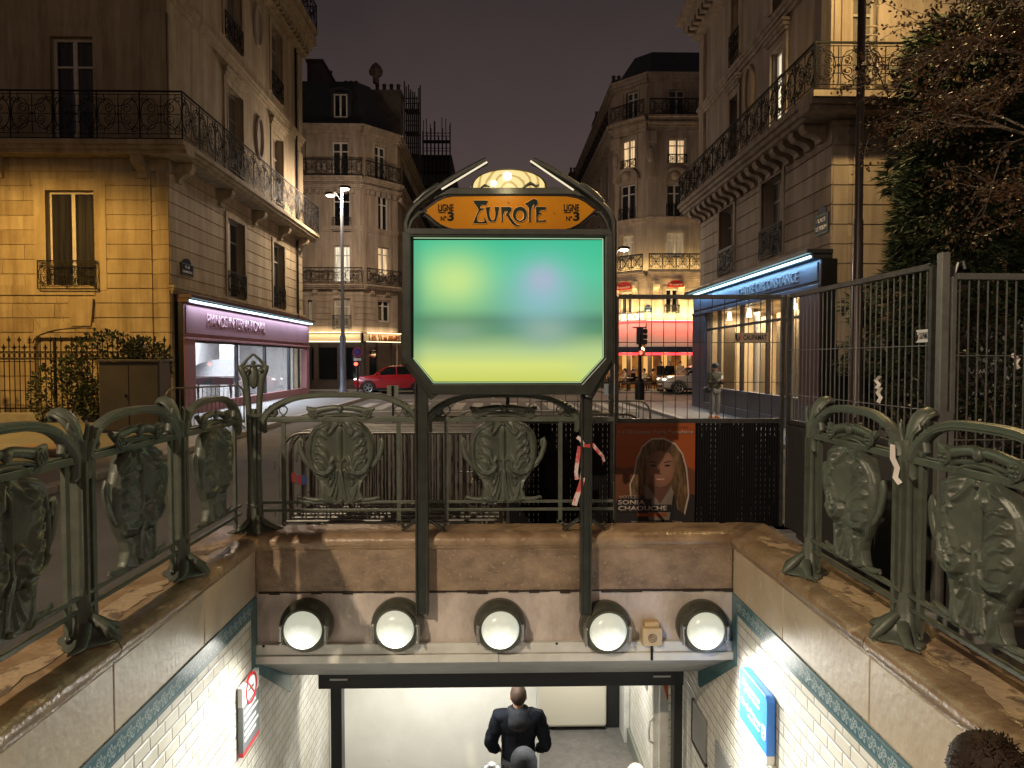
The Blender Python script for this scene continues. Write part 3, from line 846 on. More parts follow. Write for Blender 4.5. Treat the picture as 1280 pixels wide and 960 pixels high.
# no smoking panel on the left wall
p0 = atx(295, 852, -XI); p1 = atx(316, 905, -XI)
ya, yb = p0.y, p1.y + .02
zt_, zb_ = atx(315, 836, -XI).z, atx(316, 917, -XI).z
t = thing('sign_panel', (-XI, (ya + yb) / 2, zt_), 'white and grey no smoking panel with red edge on the left stair wall', 'sign')
X0 = -XI + .012; X1 = -XI + .05
hh = zt_ - zb_
M_sw = mat('sign_white', (.80, .80, .78), .35); M_sr = mat('sign_red', (.55, .02, .03), .4)
m = MB(); m.box(X0, X1, ya, yb, zb_ + hh * .06, zb_ + hh * .72); m.build('text_panel', mat('sign_grey', (.13, .145, .16), .4), t)
m = MB(); m.box(X0, X1, ya, yb, zb_ + hh * .722, zt_); m.build('symbol_panel', M_sw, t)
m = MB(); m.box(X0, X1, ya, yb, zb_, zb_ + hh * .058); m.build('red_edge', M_sr, t)
m = MB(); cy = (ya + yb) / 2; cz = zb_ + hh * .86; rr = (yb - ya) * .30
m.tube([(X1 + .001, cy + math.cos(a) * rr, cz + math.sin(a) * rr) for a in [2 * PI * q / 24 for q in range(24)]], .010, 4, closed=True)
m.bar((X1 + .001, cy - rr * .7, cz + rr * .7), (X1 + .001, cy + rr * .7, cz - rr * .7), .012); m.build('ban_ring', M_sr, t)
m = MB(); m.box(X1, X1 + .002, cy - rr * .6, cy + rr * .5, cz - .01, cz + .01); m.build('cigarette', M_dark, t)
for k, fz in enumerate((.62, .52, .40, .30, .21)):
    m = MB(); m.box(X1, X1 + .002, ya + .03, yb - (.03 if k % 2 else .09), zb_ + hh * fz - .012, zb_ + hh * fz + .012); m.build('text_line', M_sw, t)
# blue welcome panel on the right wall
M_sb = mat('sign_blue', (.035, .19, .66), .3)
ya, yb = atx(936, 850, XI).y, atx(971, 920, XI).y
ya, yb = min(ya, yb), max(ya, yb)
zt_, zb_ = atx(937, 838, XI).z, atx(937, 905, XI).z
zb_ = atx(971, 955, XI).z
zt_ = (atx(937, 836, XI).z + atx(972, 868, XI).z) / 2; zb_ = (atx(937, 916, XI).z + atx(972, 958, XI).z) / 2
t = thing('sign_panel', (XI, (ya + yb) / 2, zt_), 'blue welcome panel with white lettering on the right stair wall', 'sign')
X0 = XI - .012; X1 = XI - .075; hh = zt_ - zb_; ww = yb - ya
def rrect(a0, a1, b0, b1, r, which=(1, 1, 1, 1)):
    o = []
    for (cx, cz, s0, w_) in ((a1 - r, b1 - r, 0, which[0]), (a0 + r, b1 - r, 1, which[1]), (a0 + r, b0 + r, 2, which[2]), (a1 - r, b0 + r, 3, which[3])):
        if w_:
            for q in range(6): o.append((cx + r * math.cos(PI / 2 * (s0 + q / 5)), cz + r * math.sin(PI / 2 * (s0 + q / 5))))
        else:
            sx_ = 1 if s0 in (0, 3) else -1; sz_ = 1 if s0 < 2 else -1
            o.append((cx + r * sx_, cz + r * sz_))
    return o
zc = zb_ + hh * .17
m = MB(); m.poly(rrect(ya, yb, zc, zt_, .05, (1, 1, 0, 0)), lambda a, b, c: (c, a, b), X0, X1); m.build('blue_face', M_sb, t, bevel=.006)
m = MB(); m.poly(rrect(ya, yb, zb_, zc - .002, .05, (0, 0, 1, 1)), lambda a, b, c: (c, a, b), X0, X1); m.build('white_foot', M_sw, t, bevel=.006)
XT = X1 - .001
dn = (0, -1, 0)
def rt(s, y0f, zf, hf, wf, mm=M_sw, nm='lettering'):
    text(s, nm, t, (XT, yb - ww * y0f, zb_ + hh * zf), dn, (0, 0, 1), hh * hf, ww * wf, mm, .002, bold=.012)
rt('Bienvenue', .14, .78, .075, .62); rt('sur le réseau', .20, .69, .055, .55)
rt('île-de-France', .08, .46, .085, .72); rt('mobilités', .34, .365, .06, .42)
rt('exploité par', .30, .10, .03, .34, M_sb); rt('votre opérateur', .22, .055, .03, .5, M_sb)
m = MB(); m.poly(rrect(yb - ww * .97, yb - ww * .84, zb_ + hh * .36, zb_ + hh * .56, .02), lambda a, b, c: (c, a, b), XT, XT - .003); m.build('logo_square', M_sw, t)
m = MB(); m.tube([(XT - .004, yb - ww * .94, zb_ + hh * .40), (XT - .004, yb - ww * .90, zb_ + hh * .46), (XT - .004, yb - ww * .87, zb_ + hh * .53)], .006, 4); m.build('logo_stroke', M_sb, t)
# grey frames on the right wall
for k, (a, b) in enumerate((((868, 868), (884, 912)), ((896, 918), (914, 975)))):
    ps = [atx(a[0], a[1], XI), atx(b[0], b[1], XI)]
    y0, y1 = sorted((ps[0].y, ps[1].y)); z1 = ps[0].z - .05; z0 = z1 - (.42 if k == 0 else .5)
    t = thing('sign_panel', (XI, y0, z1), ('small grey plate framed in black beside the gate', 'plain grey plate on the tiles under the blue welcome panel')[k], 'plate')
    m = MB(); m.box(XI - .02, XI + .001, y0, y1, z0, z1); m.build('plate', mat('grey_plate', (.22, .22, .215), .45), t, bevel=.004)
    if k == 0:
        m = MB(); m.box(XI - .024, XI + .001, y1 + .001, y1 + .03, z0 - .02, z1); m.box(XI - .024, XI + .001, y0 - .02, y1, z0 - .03, z0 - .001); m.build('frame', M_dark, t)
# ================================================================== cast iron railings (local frame: x along, -y towards the stairs, z up from the coping)
def lerp_tab(tab, v):
    for (a, x), (b, y) in zip(tab, tab[1:]):
        if v <= b: return x + (y - x) * (v - a) / (b - a)
    return tab[-1][1]
def seg_d(px, pz, pts):
    best = 9
    for (x0, z0), (x1, z1) in zip(pts, pts[1:]):
        dx, dz = x1 - x0, z1 - z0; q = dx * dx + dz * dz
        t = 0 if q == 0 else max(0, min(1, ((px - x0) * dx + (pz - z0) * dz) / q))
        d = math.hypot(px - x0 - t * dx, pz - z0 - t * dz)
        if d < best: best = d
    return best
C = .001575
# half width by height above the coping (bottom to top)
SW = [(.245, .10), (.262, .175), (.275, .205), (.30, .187), (.36, .170), (.42, .188), (.47, .222), (.53, .262), (.60, .286), (.68, .296), (.78, .292), (.84, .272), (.89, .235), (.925, .19), (.948, .15)]
RID = [  # raised lines on the right half: (points, height, width)
    ([(.060, .56), (.075, .60), (.055, .635), (.030, .615)], .030, .013),
    ([(.060, .56), (.085, .515), (.14, .490), (.20, .505), (.245, .555)], .034, .015),
    ([(.245, .555), (.268, .65), (.268, .74), (.245, .83), (.19, .90), (.10, .935)], .024, .015),
    ([(.10, .62), (.115, .70), (.165, .745), (.205, .75)], .016, .008), ([(.205, .75), (.215, .775), (.195, .785), (.185, .765)], .022, .010),
    ([(.115, .58), (.14, .65), (.175, .675), (.205, .68)], .016, .008), ([(.205, .68), (.22, .70), (.20, .715), (.19, .695)], .022, .010),
    ([(.13, .54), (.155, .59), (.19, .605), (.21, .60)], .016, .008), ([(.21, .60), (.222, .622), (.20, .635)], .022, .010),
    ([(.12, .80), (.155, .835), (.195, .83)], .016, .008), ([(.195, .83), (.19, .855), (.17, .845)], .02, .009),
    ([(.02, .93), (.05, .90), (.075, .86), (.10, .84), (.12, .87), (.10, .90)], .026, .012),
    ([(.055, .50), (.07, .43), (.095, .39), (.115, .42), (.10, .46)], .020, .009),
    ([(.012, .52), (.022, .42), (.035, .33), (.05, .27)], .018, .007), ([(.030, .52), (.046, .42), (.066, .34), (.085, .30)], .016, .007),
    ([(.10, .26), (.13, .33), (.14, .39)], .014, .010)]
def rel(u, z):
    a = abs(u); w_ = lerp_tab(SW, z); s = min(1, a / w_)
    h = .012
    if z > .44: h += .062 * math.exp(-((a - .135) / .085) ** 2) * min(1, (z - .44) / .1) * min(1, (.97 - z) / .08)
    else: h += .030 * math.exp(-((a - .11) / .06) ** 2)
    h += .038 * math.exp(-(u / .016) ** 2) * (1 if z < .86 else max(0, 1 - (z - .86) / .06)) * min(1, max(.35, (z - .27) / .2))
    h += .020 * max(0, (s - .82) / .18) * (1 - max(0, (s - .97) / .03))
    rg = 0
    for pts, hh, wd in RID:
        d = seg_d(a, z, pts)
        if d < wd * 2.4: rg = max(rg, 1.05 * hh * math.exp(-(d / wd) ** 2))
    h += rg * min(1, (1 - s) / .12 + .25)
    return h
def shield_mesh():
    nz_, nu = 150, 100; fr = []; bk = []
    for i in range(nz_ + 1):
        z = .245 + (.948 - .245) * i / nz_; w_ = lerp_tab(SW, z); r = []; b = []
        for j in range(nu + 1):
            q = -1 + 2 * j / nu; u = q * w_; h = rel(u, z)
            r.append((u, -h, z)); b.append((u, .004 + h * .5, z))
        fr.append(r); bk.append(b)
    m = MB(); m.rows(fr); m.rows(bk, flip=True)
    m.rows([[a[0], b[0]] for a, b in zip(fr, bk)]); m.rows([[a[-1], b[-1]] for a, b in zip(fr, bk)])
    m.rows([fr[0], bk[0]]); m.rows([fr[-1], bk[-1]])
    for s_ in (-1, 1):
        # side arms with curled ears
        m.tube([(s_ * x, -.012, z) for x, z in ((.235, .53), (.285, .575), (.325, .63), (.350, .70), (.362, .765), (.352, .80), (.335, .785), (.330, .745), (.342, .72))], [.018, .019, .02, .02, .018, .014, .012, .012, .01], 8, flat=1.2)
        m.tube([(s_ * x, -.008, z) for x, z in ((.13, .29), (.17, .265), (.23, .262), (.29, .272), (.325, .285), (.335, .268))], [.02, .022, .02, .016, .012, .008], 8)
        m.tube([(s_ * x, -.008, z) for x, z in ((.05, .25), (.11, .235), (.17, .245))], [.012, .012, .008], 6)
    m.ell((0, -.03, .258), .022, .022, .018, 10, 6)
    m.ell((0, -.035, .925), .018, .016, .014, 10, 6)
    return m
def crest_mesh():
    m = MB(); n = 28; g1 = []; g2 = []
    for i in range(n + 1):
        s = -1 + 2 * i / n; a = abs(s); x = .295 * s
        zt = 1.100 - .045 * a ** 1.5 + (.028 * max(0, (a - .75) / .25)) - .012 * math.exp(-(a / .12) ** 2)
        zb = 1.045 - .075 * a ** 2.2 if a < .8 else 1.045 - .075 * .8 ** 2.2 + (a - .8) * .25
        zt = max(zt, zb + .012)
        row = []
        for k in range(13):
            t = 2 * PI * k / 12
            zz = (zt + zb) / 2 + (zt - zb) / 2 * math.cos(t); yy = -.010 - .028 * math.sin(t) * (1 - .3 * a)
            row.append((x, yy, zz))
        g1.append(row[:-1])
    m.rows(g1, cv=True)
    for e in (g1[0], g1[-1]):
        o = len(m.v); m.v += e; m.f.append(tuple(range(o, o + 12))); m.m.append(0)
    for zc, rx, rz in ((.965, .235, .055), (.952, .16, .05)):
        m.tube([(x, -.012, z) for x, z in arc(0, zc, rx, rz, 0, PI, 16)], .012, 6, flat=1.4)
    for s_ in (-1, 1):
        cx = s_ * .236; cz = 1.022
        m.lathe((cx, -.03, cz), [(.045, 0), (.043, .012), (.030, .014)], 16, ax=(0, -1, 0))
        for q in range(6):
            a = q * PI / 3; m.ell((cx + .024 * math.cos(a), -.046, cz + .024 * math.sin(a)), .010, .007, .010, 8, 5)
        m.ell((cx, -.048, cz), .009, .008, .009, 8, 5)
        m.tube([(s_ * x, -.02, z) for x, z in ((.245, 1.0), (.22, .975), (.19, .962))], [.02, .014, .01], 6)
    m.ell((0, -.03, 1.06), .03, .025, .035, 10, 6)
    return m
ME = {}
sh = shield_mesh().build('shield', M_green, None, smooth=60); ME['shield'] = sh.data; bpy.data.objects.remove(sh)
sh = crest_mesh().build('crest', M_green, None, smooth=50); ME['crest'] = sh.data; bpy.data.objects.remove(sh)
def shared(name, me, parent):
    o = bpy.data.objects.new(name, me); COL.objects.link(o); o.parent = parent; WM[o.name] = WM[parent.name].copy(); return o
def panel(loc, rz, L, label, shield=True, group='cast iron railing panels round the stairs'):
    t = thing('iron_balustrade', loc, label, 'railing', group, rz)
    h = L / 2
    m = MB(); m.box(-h, h, -.026, .022, .945, .985); m.box(-h, h, -.012, .012, .985, .995); m.build('top_rail', M_green, t, local=True, bevel=.006)
    for z in (.158, .228):
        m = MB(); m.box(-h, h, -.015, .015, z, z + .024); m.build('lower_rail', M_green, t, local=True, bevel=.004)
    m = MB(); pts = []; rs = []; n = 36
    for i in range(n + 1):
        s = -1 + 2 * i / n; a = abs(s); x = s * (h - .05)
        z = .965 + .215 * (1 - a ** 3.2) ** .72
        pts.append((x, 0, z)); rs.append(.026 + .014 * max(0, (a - .6) / .4))
    m.tube(pts, rs, 8, flat=1.15, up=(0, 1, 0))
    m.tube([(p[0], -.024, p[2] + .014) for p in pts[3:-3]], .008, 5)
    m.tube([(p[0], -.022, p[2] - .018) for p in pts[3:-3]], .006, 5)
    for s_ in (-1, 1):
        x = s_ * (h - .05)
        m.tube([(x, 0, .98), (x + s_ * .004, -.004, .93), (x - s_ * .002, -.008, .875), (x - s_ * .022, -.01, .855)], [.034, .03, .028, .014], 8, flat=1.1)
        m.tube([(s_ * (h - .115 + q), -.006, z) for q, z in ((.03, 1.05), (.0, 1.07), (-.035, 1.06), (-.045, 1.02), (-.02, .995), (.005, 1.01), (0, 1.03))], [.016, .018, .02, .02, .018, .016, .012], 8)
        for k in range(4): m.ell((x - s_ * (.03 + .035 * k), -.03, 1.055 + .03 * k - .003 * k * k), .013, .009, .010, 8, 5)
    m.build('arch', M_green, t, local=True, smooth=45)
    bx = min(.50, h - .12)
    for s_ in (-1, 1):
        x = s_ * bx
        m = MB(); m.box(x - .018, x + .018, -.012, .012, .075, 1.0)
        m.tube([(x, 0, 1.0), (x - .03, 0, 1.03), (x - .035, 0, 1.06), (x - .012, 0, 1.085), (x + .006, 0, 1.075)], .006, 6); m.tube([(x, 0, 1.0), (x + .03, 0, 1.03), (x + .035, 0, 1.06), (x + .012, 0, 1.085)], .006, 6)
        m.tube([(x + .022 * math.cos(a), 0, .056 + .02 * math.sin(a)) for a in [2 * PI * q / 10 for q in range(10)]], .006, 6, closed=True)
        m.ell((x, 0, .04), .01, .01, .014, 8, 5)
        m.build('baluster', M_green, t, local=True, smooth=45)
    if shield:
        o = shared('shield', ME['shield'], t); shared('crest', ME['crest'], o)
    return t
def post_mesh():
    m = MB()
    prof = [(.0, .150, .125), (.012, .155, .13), (.022, .15, .12), (.035, .10, .095), (.06, .075, .080), (.10, .062, .066), (.15, .05, .055), (.21, .036, .042), (.30, .027, .032), (.55, .021, .027), (.80, .020, .027), (.90, .023, .030), (.97, .034, .038), (1.03, .036, .040), (1.06, .032, .036)]
    g = []
    for z, a, b in prof:
        r = []
        for j in range(20):
            t = 2 * PI * j / 20; k = 1 + .16 * math.cos(4 * t) * (1 if z < .13 else .8)
            yo = -.03 * max(0, 1 - z / .12)
            r.append((a * math.cos(t) * k, yo + b * math.sin(t) * k, z))
        g.append(r)
    m.rows(g, cv=True)
    o = len(m.v); m.v += g[-1]; m.f.append(tuple(range(o, o + 20))); m.m.append(0)
    # claws spreading over the coping
    for s_ in (-1, 1):
        m.tube([(s_ * .05, -.05, .10), (s_ * .10, -.07, .055), (s_ * .17, -.085, .022), (s_ * .23, -.06, .012)], [.03, .034, .026, .006], 8, flat=.8)
    m.tube([(0, -.05, .13), (0, -.11, .08), (0, -.165, .03), (.01, -.20, .006)], [.03, .038, .034, .010], 8, flat=.9)
    m.box(-.012, .012, -.045, .045, .25, .95)
    return m
def leaf_mesh():
    m = MB()
    c = [(0, .0, 1.02, .040, .030), (0, .006, 1.08, .038, .026), (0, .018, 1.14, .044, .026), (0, .04, 1.20, .056, .026), (0, .075, 1.245, .066, .024), (0, .12, 1.265, .060, .022), (0, .155, 1.255, .048, .022), (0, .175, 1.225, .036, .02), (0, .168, 1.195, .024, .016)]
    c = [(x, y * .78, 1.02 + (z - 1.02) * .80, a * .92, b) for x, y, z, a, b in c]
    g = []
    for i, (x, y, z, a, b) in enumerate(c):
        p = Vector((x, y, z)); q = Vector(c[min(i + 1, len(c) - 1)][:3]); o = Vector(c[max(i - 1, 0)][:3])
        tn = (q - o).normalized(); nr = Vector((1, 0, 0)).cross(tn)
        g.append([p + Vector((1, 0, 0)) * (a * math.cos(t)) + nr * (b * math.sin(t) - .022 * (abs(math.cos(t)) ** 2) * min(1, i / 3)) for t in [2 * PI * k / 16 for k in range(16)]])
    m.rows(g, cv=True)
    for e in (g[0], g[-1]):
        o = len(m.v); m.v += [tuple(v) for v in e]; m.f.append(tuple(range(o, o + 16))); m.m.append(0)
    for s_ in (-1, 1):
        m.tube([(s_ * .034, .0, 1.05), (s_ * .047, .024, 1.132), (s_ * .063, .055, 1.184), (s_ * .057, .094, 1.204), (s_ * .037, .129, 1.192)], [.012, .013, .014, .013, .008], 6)
        m.tube([(s_ * .03, -.015, 1.02), (s_ * .06, -.012, 1.10), (s_ * .09, .0, 1.13), (s_ * .08, .0, 1.16)], [.014, .014, .012, .006], 6)
    m.tube([(0, -.02, .95), (0, -.022, 1.05), (0, .0, 1.124), (0, .028, 1.176)], .010, 6)
    return m
sh = post_mesh().build('post_shaft', M_green, None, smooth=50); ME['shaft'] = sh.data; bpy.data.objects.remove(sh)
sh = leaf_mesh().build('leaf_finial', M_green, None, smooth=60); ME['leaf'] = sh.data; bpy.data.objects.remove(sh)
def post(loc, rz, label):
    t = thing('railing_post', loc, label, 'railing post', 'cast iron posts of the stair railing', rz)
    shared('post_shaft', ME['shaft'], t); shared('leaf_finial', ME['leaf'], t); return t
ZC = .366
XR = 2.19; YRB = 6.22
LY = [6.10, 4.93, 3.76, 2.58]
for y, lb in zip(LY[1:], ('leaf topped iron post on the left coping nearest the tall bud post', 'leaf topped iron post on the left coping in front of the grey utility cabinet', 'leaf topped iron post on the left coping just outside the left edge')):
    post((-XR, y, ZC), PI / 2, lb)
for (a, b), lb in zip(zip(LY, LY[1:]), ('short railing panel beside the tall bud post on the left coping', 'railing panel with shield over the middle of the left coping', 'railing panel with shield cut by the left edge')):
    panel((-XR, (a + b) / 2, ZC), PI / 2, a - b, lb)
RY = [4.86, 3.70, 2.54]
for y, lb in zip(RY, ('leaf topped iron post on the right coping beside the grey hoarding', 'leaf topped iron post on the right coping with white tape tied to its rail', 'leaf topped iron post on the right coping outside the right edge')):
    post((XR, y, ZC), -PI / 2, lb)
for (a, b), lb in zip(zip(RY, RY[1:]), ('complete railing panel with shield on the right coping', 'railing panel with shield cut by the right edge')):
    panel((XR, (a + b) / 2, ZC), -PI / 2, a - b, lb)
XB = [-2.07, -.635, .765]
panel(((XB[0] + XB[1]) / 2, YRB, ZC), 0, XB[1] - XB[0], 'railing panel with shield on the head wall left of the sign posts')
panel(((XB[1] + XB[2]) / 2, YRB, ZC), 0, XB[2] - XB[1], 'railing panel with shield on the head wall between the sign posts')
t = thing('iron_balustrade', (XB[2], YRB, ZC), 'broken rail ends sticking out right of the second sign post', 'railing', None)
for z in (.158, .228):
    m = MB(); m.box(0, .27, -.015, .015, z, z + .024); m.build('lower_rail', M_green, t, local=True, bevel=.004)
m = MB(); m.box(0, .26, -.026, .022, .945, .985); m.build('top_rail', M_green, t, local=True, bevel=.005)
# tall bud post at the left corner
t = thing('railing_post', (-2.10, 6.20, ZC), 'tall bud topped iron corner post at the back left of the stairs', 'railing post', 'cast iron posts of the stair railing', R(22))
shared('post_shaft', ME['shaft'], t)
for s_ in (-1, 1):
    m = MB(); m.tube([(s_ * .035, 0, .12), (s_ * .030, 0, .5), (s_ * .035, 0, .9), (s_ * .048, -.01, 1.15), (s_ * .066, -.012, 1.33), (s_ * .092, -.015, 1.40), (s_ * .105, -.015, 1.425), (s_ * .08, -.01, 1.445)], [.036, .028, .028, .026, .030, .034, .024, .012], 10, flat=1.1)
    m.tube([(s_ * .10, -.015, 1.425), (s_ * .05, -.01, 1.49), (0, -.006, 1.535)], [.016, .013, .012], 8)
    m.ell((s_ * .055, -.05, 1.395), .026, .022, .024, 10, 6)
    m.build('bud_stem', M_green, t, local=True, smooth=55)
m = MB(); m.ell((0, -.01, 1.34), .045, .035, .11, 12, 8); m.build('bud_core', M_green, t, local=True, smooth=55)
m = MB(); m.tube([(-.09, -.02, 1.42), (-.04, -.03, 1.435), (.04, -.03, 1.435), (.09, -.02, 1.42)], .013, 8); m.ell((0, -.02, 1.46), .02, .016, .022, 8, 6)
m.build('bud_finial', M_green, t, local=True, smooth=55)
for _p in ([(-.06, -.02, 1.0), (0, -.04, 1.0), (.06, -.02, 1.0)], [(-.06, 0, .24), (0, -.045, .22), (.06, 0, .24)]):
    m = MB(); m.tube(_p, .02, 8); m.build('collar', M_green, t, local=True, smooth=55)
#, (0, -.045, .22), (.06, 0, .24)], .02, 8)
M_tapew = mat('white_tape', (.72, .66, .60), .5); M_taper = mat('red_white_tape', (.50, .05, .05), .5, 0, (.62, .50, .47), 9, lo=.46, hi=.54)
def ribbon(name, pts, wd, mt, label, cat='tape', parent=None):
    m = MB(); g = []
    for i, p in enumerate(pts):
        p = Vector(p); q = Vector(pts[min(i + 1, len(pts) - 1)]) - Vector(pts[max(i - 1, 0)])
        s_ = q.normalized().cross(Vector((math.sin(i * .7) * .7, 1, 0))).normalized() * wd / 2
        g.append([p - s_, p + s_])
    m.rows(g); m.rows([[a + Vector((0, .002, 0)) for a in r] for r in g], flip=True)
    o = m.build(name, mt, parent, smooth=70)
    if parent is None: tag(o, label, cat)
    return o
ribbon('barrier_tape', [(2.11, 3.72, 1.40), (2.10, 3.70, 1.33), (2.12, 3.69, 1.28), (2.11, 3.69, 1.23), (2.125, 3.67, 1.20)], .026, M_tapew, 'strip of pale tape tied to the right railing post')
px_ = .762
ribbon('barrier_tape', [(px_ - .075, 5.98, 1.20), (px_ - .05, 5.93, 1.18), (px_ - .02, 5.93, 1.13), (px_ + .02, 5.93, 1.13), (px_ + .05, 5.93, 1.14), (px_ + .09, 5.94, 1.09), (px_ + .135, 5.93, 1.04), (px_ + .15, 5.95, .99)], .030, M_taper, 'red and white tape knotted round the second sign post')
ribbon('barrier_tape', [(px_ - .055, 5.97, 1.12), (px_ - .075, 5.96, 1.0), (px_ - .085, 5.97, .90), (px_ - .08, 5.96, .84)], .035, M_taper, 'loose red tape end hanging left of the second sign post')
ribbon('barrier_tape', [(px_ - .02, 5.96, .95), (px_ - .04, 5.94, .82), (px_ - .065, 5.95, .74), (px_ - .09, 5.95, .67), (px_ - .10, 5.96, .62)], .045, M_taper, 'crumpled red tape hanging lowest at the second sign post')

# ================================================================== station sign
YS = 5.90
sg = thing('station_sign', (.07, YS, -.3), 'tall green station sign with orange name board and backlit panel on two posts', 'sign')
q = lambda x, y, yy=YS: aty(x, y, yy)
M_grn2 = mat('sign_frame_paint', (0.026, 0.029, 0.024), 0.34, 0.2, (0.042, 0.045, 0.037), 8, 0.05, 60)
for x0, x1 in ((519, 534), (726, 741)):
    a = q(x0, 770); b = q(x1, 492)
    m = MB(); m.box(a.x + .012, b.x - .012, YS + .04, YS + .10, a.z, b.z + .1)
    m.box(a.x, a.x + .016, YS + .02, YS + .12, a.z - .004, b.z + .09); m.box(b.x - .016, b.x, YS + .02, YS + .12, a.z - .004, b.z + .09)
    m.build('post', M_grn2, sg, bevel=.004)
    m = MB(); cx = (a.x + b.x) / 2
    for s_ in (-1, 1):
        m.tube([(cx + s_ * .05, YS + .09, .50), (cx + s_ * .10, YS + .14, .455), (cx + s_ * .16, YS + .18, .40), (cx + s_ * .18, YS + .2, .385)], [.016, .016, .014, .012], 8)
        m.tube([(cx + s_ * .165, YS + .2, .40), (cx + s_ * .185, YS + .2, .43), (cx + s_ * .17, YS + .2, .445)], .012, 6)
    m.build('stay', M_grn2, sg, smooth=50)
OUT = [(503, 290), (503, 447), (541, 493), (739, 493), (767, 447), (766, 290)]
INN = [(514, 297), (514, 448), (541, 480), (727, 480), (756, 448), (756, 297)]
def q2(pt): v = q(*pt); return v.x, v.z
def PS(a, b, c): return Vector((a, YS - c, b))
# casing back
m = MB(); m.poly([q2(p) for p in OUT], PS, -.20, -.03); m.build('casing', M_grn2, sg, bevel=.01)
m = MB()
ro = [q2(p) for p in OUT]; ri = [q2(p) for p in INN]
k = len(ro)
for i in range(k):
    a, b = ro[i], ro[(i + 1) % k]; c, d = ri[(i + 1) % k], ri[i]
    m.poly([a, b, c, d], PS, -.028, .03)
m.build('frame', M_grn2, sg, bevel=.008)
m = MB(); path = [(508, 455), (508, 290), (508, 279), (511, 270), (517, 261), (527, 251.5), (542, 240), (556, 230.5), (570, 221.5), (590, 210.5), (608, 201.5)]
for side in (0, 1):
    P_ = [q(x, y, YS + .02) for x, y in path] if side == 0 else [q(1271 - x + 3, y, YS + .02) for x, y in path]
    m.tube([P_[0] + Vector((0, 0, -.0))] + P_[1:], .032, 8, flat=1.5, up=(0, 1, 0))
    lo = [q(x, y, YS + .02) for x, y in ((508, 450), (512, 456), (543, 497))] if side == 0 else [q(x, y, YS + .02) for x, y in ((763, 450), (759, 456), (735, 497))]
    m.tube([p + Vector((0, -.01, 0)) for p in lo], .026, 8, flat=1.5)
    lp = [(548, 229), (545, 233), (530, 243), (518, 254)] if side == 0 else [(726, 229), (731, 233), (744, 243), (754, 253)]
    m.tube([q(x, y, YS - .01) for x, y in lp], [.012, .022, .026, .020], 8)
m.build('arch_frame', M_grn2, sg, smooth=50)
m = MB()
for a, b in (((552, 236), (609, 201.8)), ((663, 200.5), (717, 237))):
    A = q(*a, YS - .035); B = q(*b, YS - .035); m.bar(A + Vector((0, 0, -.004)), B + Vector((0, 0, -.004)), .012, .012)
m.build('lit_frame_edge', emit('frame_edge_glow', (1, .86, .60), .95), sg)  # lamp light on the gable bars, put in as a glowing edge
# cross bars and spandrel curls
m = MB(); a = q(508, 293); b = q(763, 287.5)
m.box(a.x, b.x, YS - .035, YS + .05, a.z, b.z); m.box(q(513, 290).x, q(758, 290).x, YS - .042, YS - .036, q(0, 291.5).z, q(0, 289.8).z)
for P_ in ([(524, 266), (533, 270), (543, 279), (556, 286.5), (570, 290)], [(750, 266), (741, 270), (732, 277), (720, 286), (706, 290)]):
    m.tube([q(x, y, YS + .02) for x, y in P_], [.016, .018, .016, .014, .012], 8)
for P_ in ([(511, 287), (515, 276), (524, 266), (534, 264)], [(761, 287), (757, 276), (750, 266), (741, 264)]):
    m.tube([q(x, y, YS - .0) for x, y in P_], [.02, .022, .022, .016], 8)
m.build('crossbar', M_grn2, sg, smooth=45)
# grey hood strip above the name board
m = MB(); m.poly([q2(p) for p in ((541, 249), (556, 240), (564, 235.5), (712, 235.5), (722, 240), (734, 249), (716, 244), (560, 244))], PS, -.06, .03); m.build('hood_strip', M_grn2, sg, bevel=.006)
# orange name board
M_or = mat('orange_enamel', (0.46, 0.185, 0.003), 0.4, 0, (0.39, 0.145, 0.002), 2.2, spec=.15)
bd = [(528, 264.5), (535, 259), (546, 251), (556, 246.5), (566, 244.5), (640, 243.8), (708, 244.3), (722, 247), (732, 252), (741, 259), (746.5, 263), (740, 267), (733, 273), (724, 280.5), (714, 285.5), (702, 288), (640, 288.2), (575, 288), (562, 286), (551, 281.5), (542, 275), (535, 269)]
m = MB(); m.poly([q2(p) for p in bd], PS, -.02, .012); m.build('name_board', M_or, sg, bevel=.004)
m = MB(); kk = [q(*p, YS - .014) for p in bd]; m.tube(kk, .007, 5, closed=True); m.build('board_edge', M_dark, sg)
M_ltr = mat('green_black_enamel', (0.006, 0.012, 0.010), 0.5, 0, (0.012, 0.020, 0.016), 12, spec=.1)
M_hal = mat('cream_letter_outline', (0.60, 0.33, 0.09), 0.4)
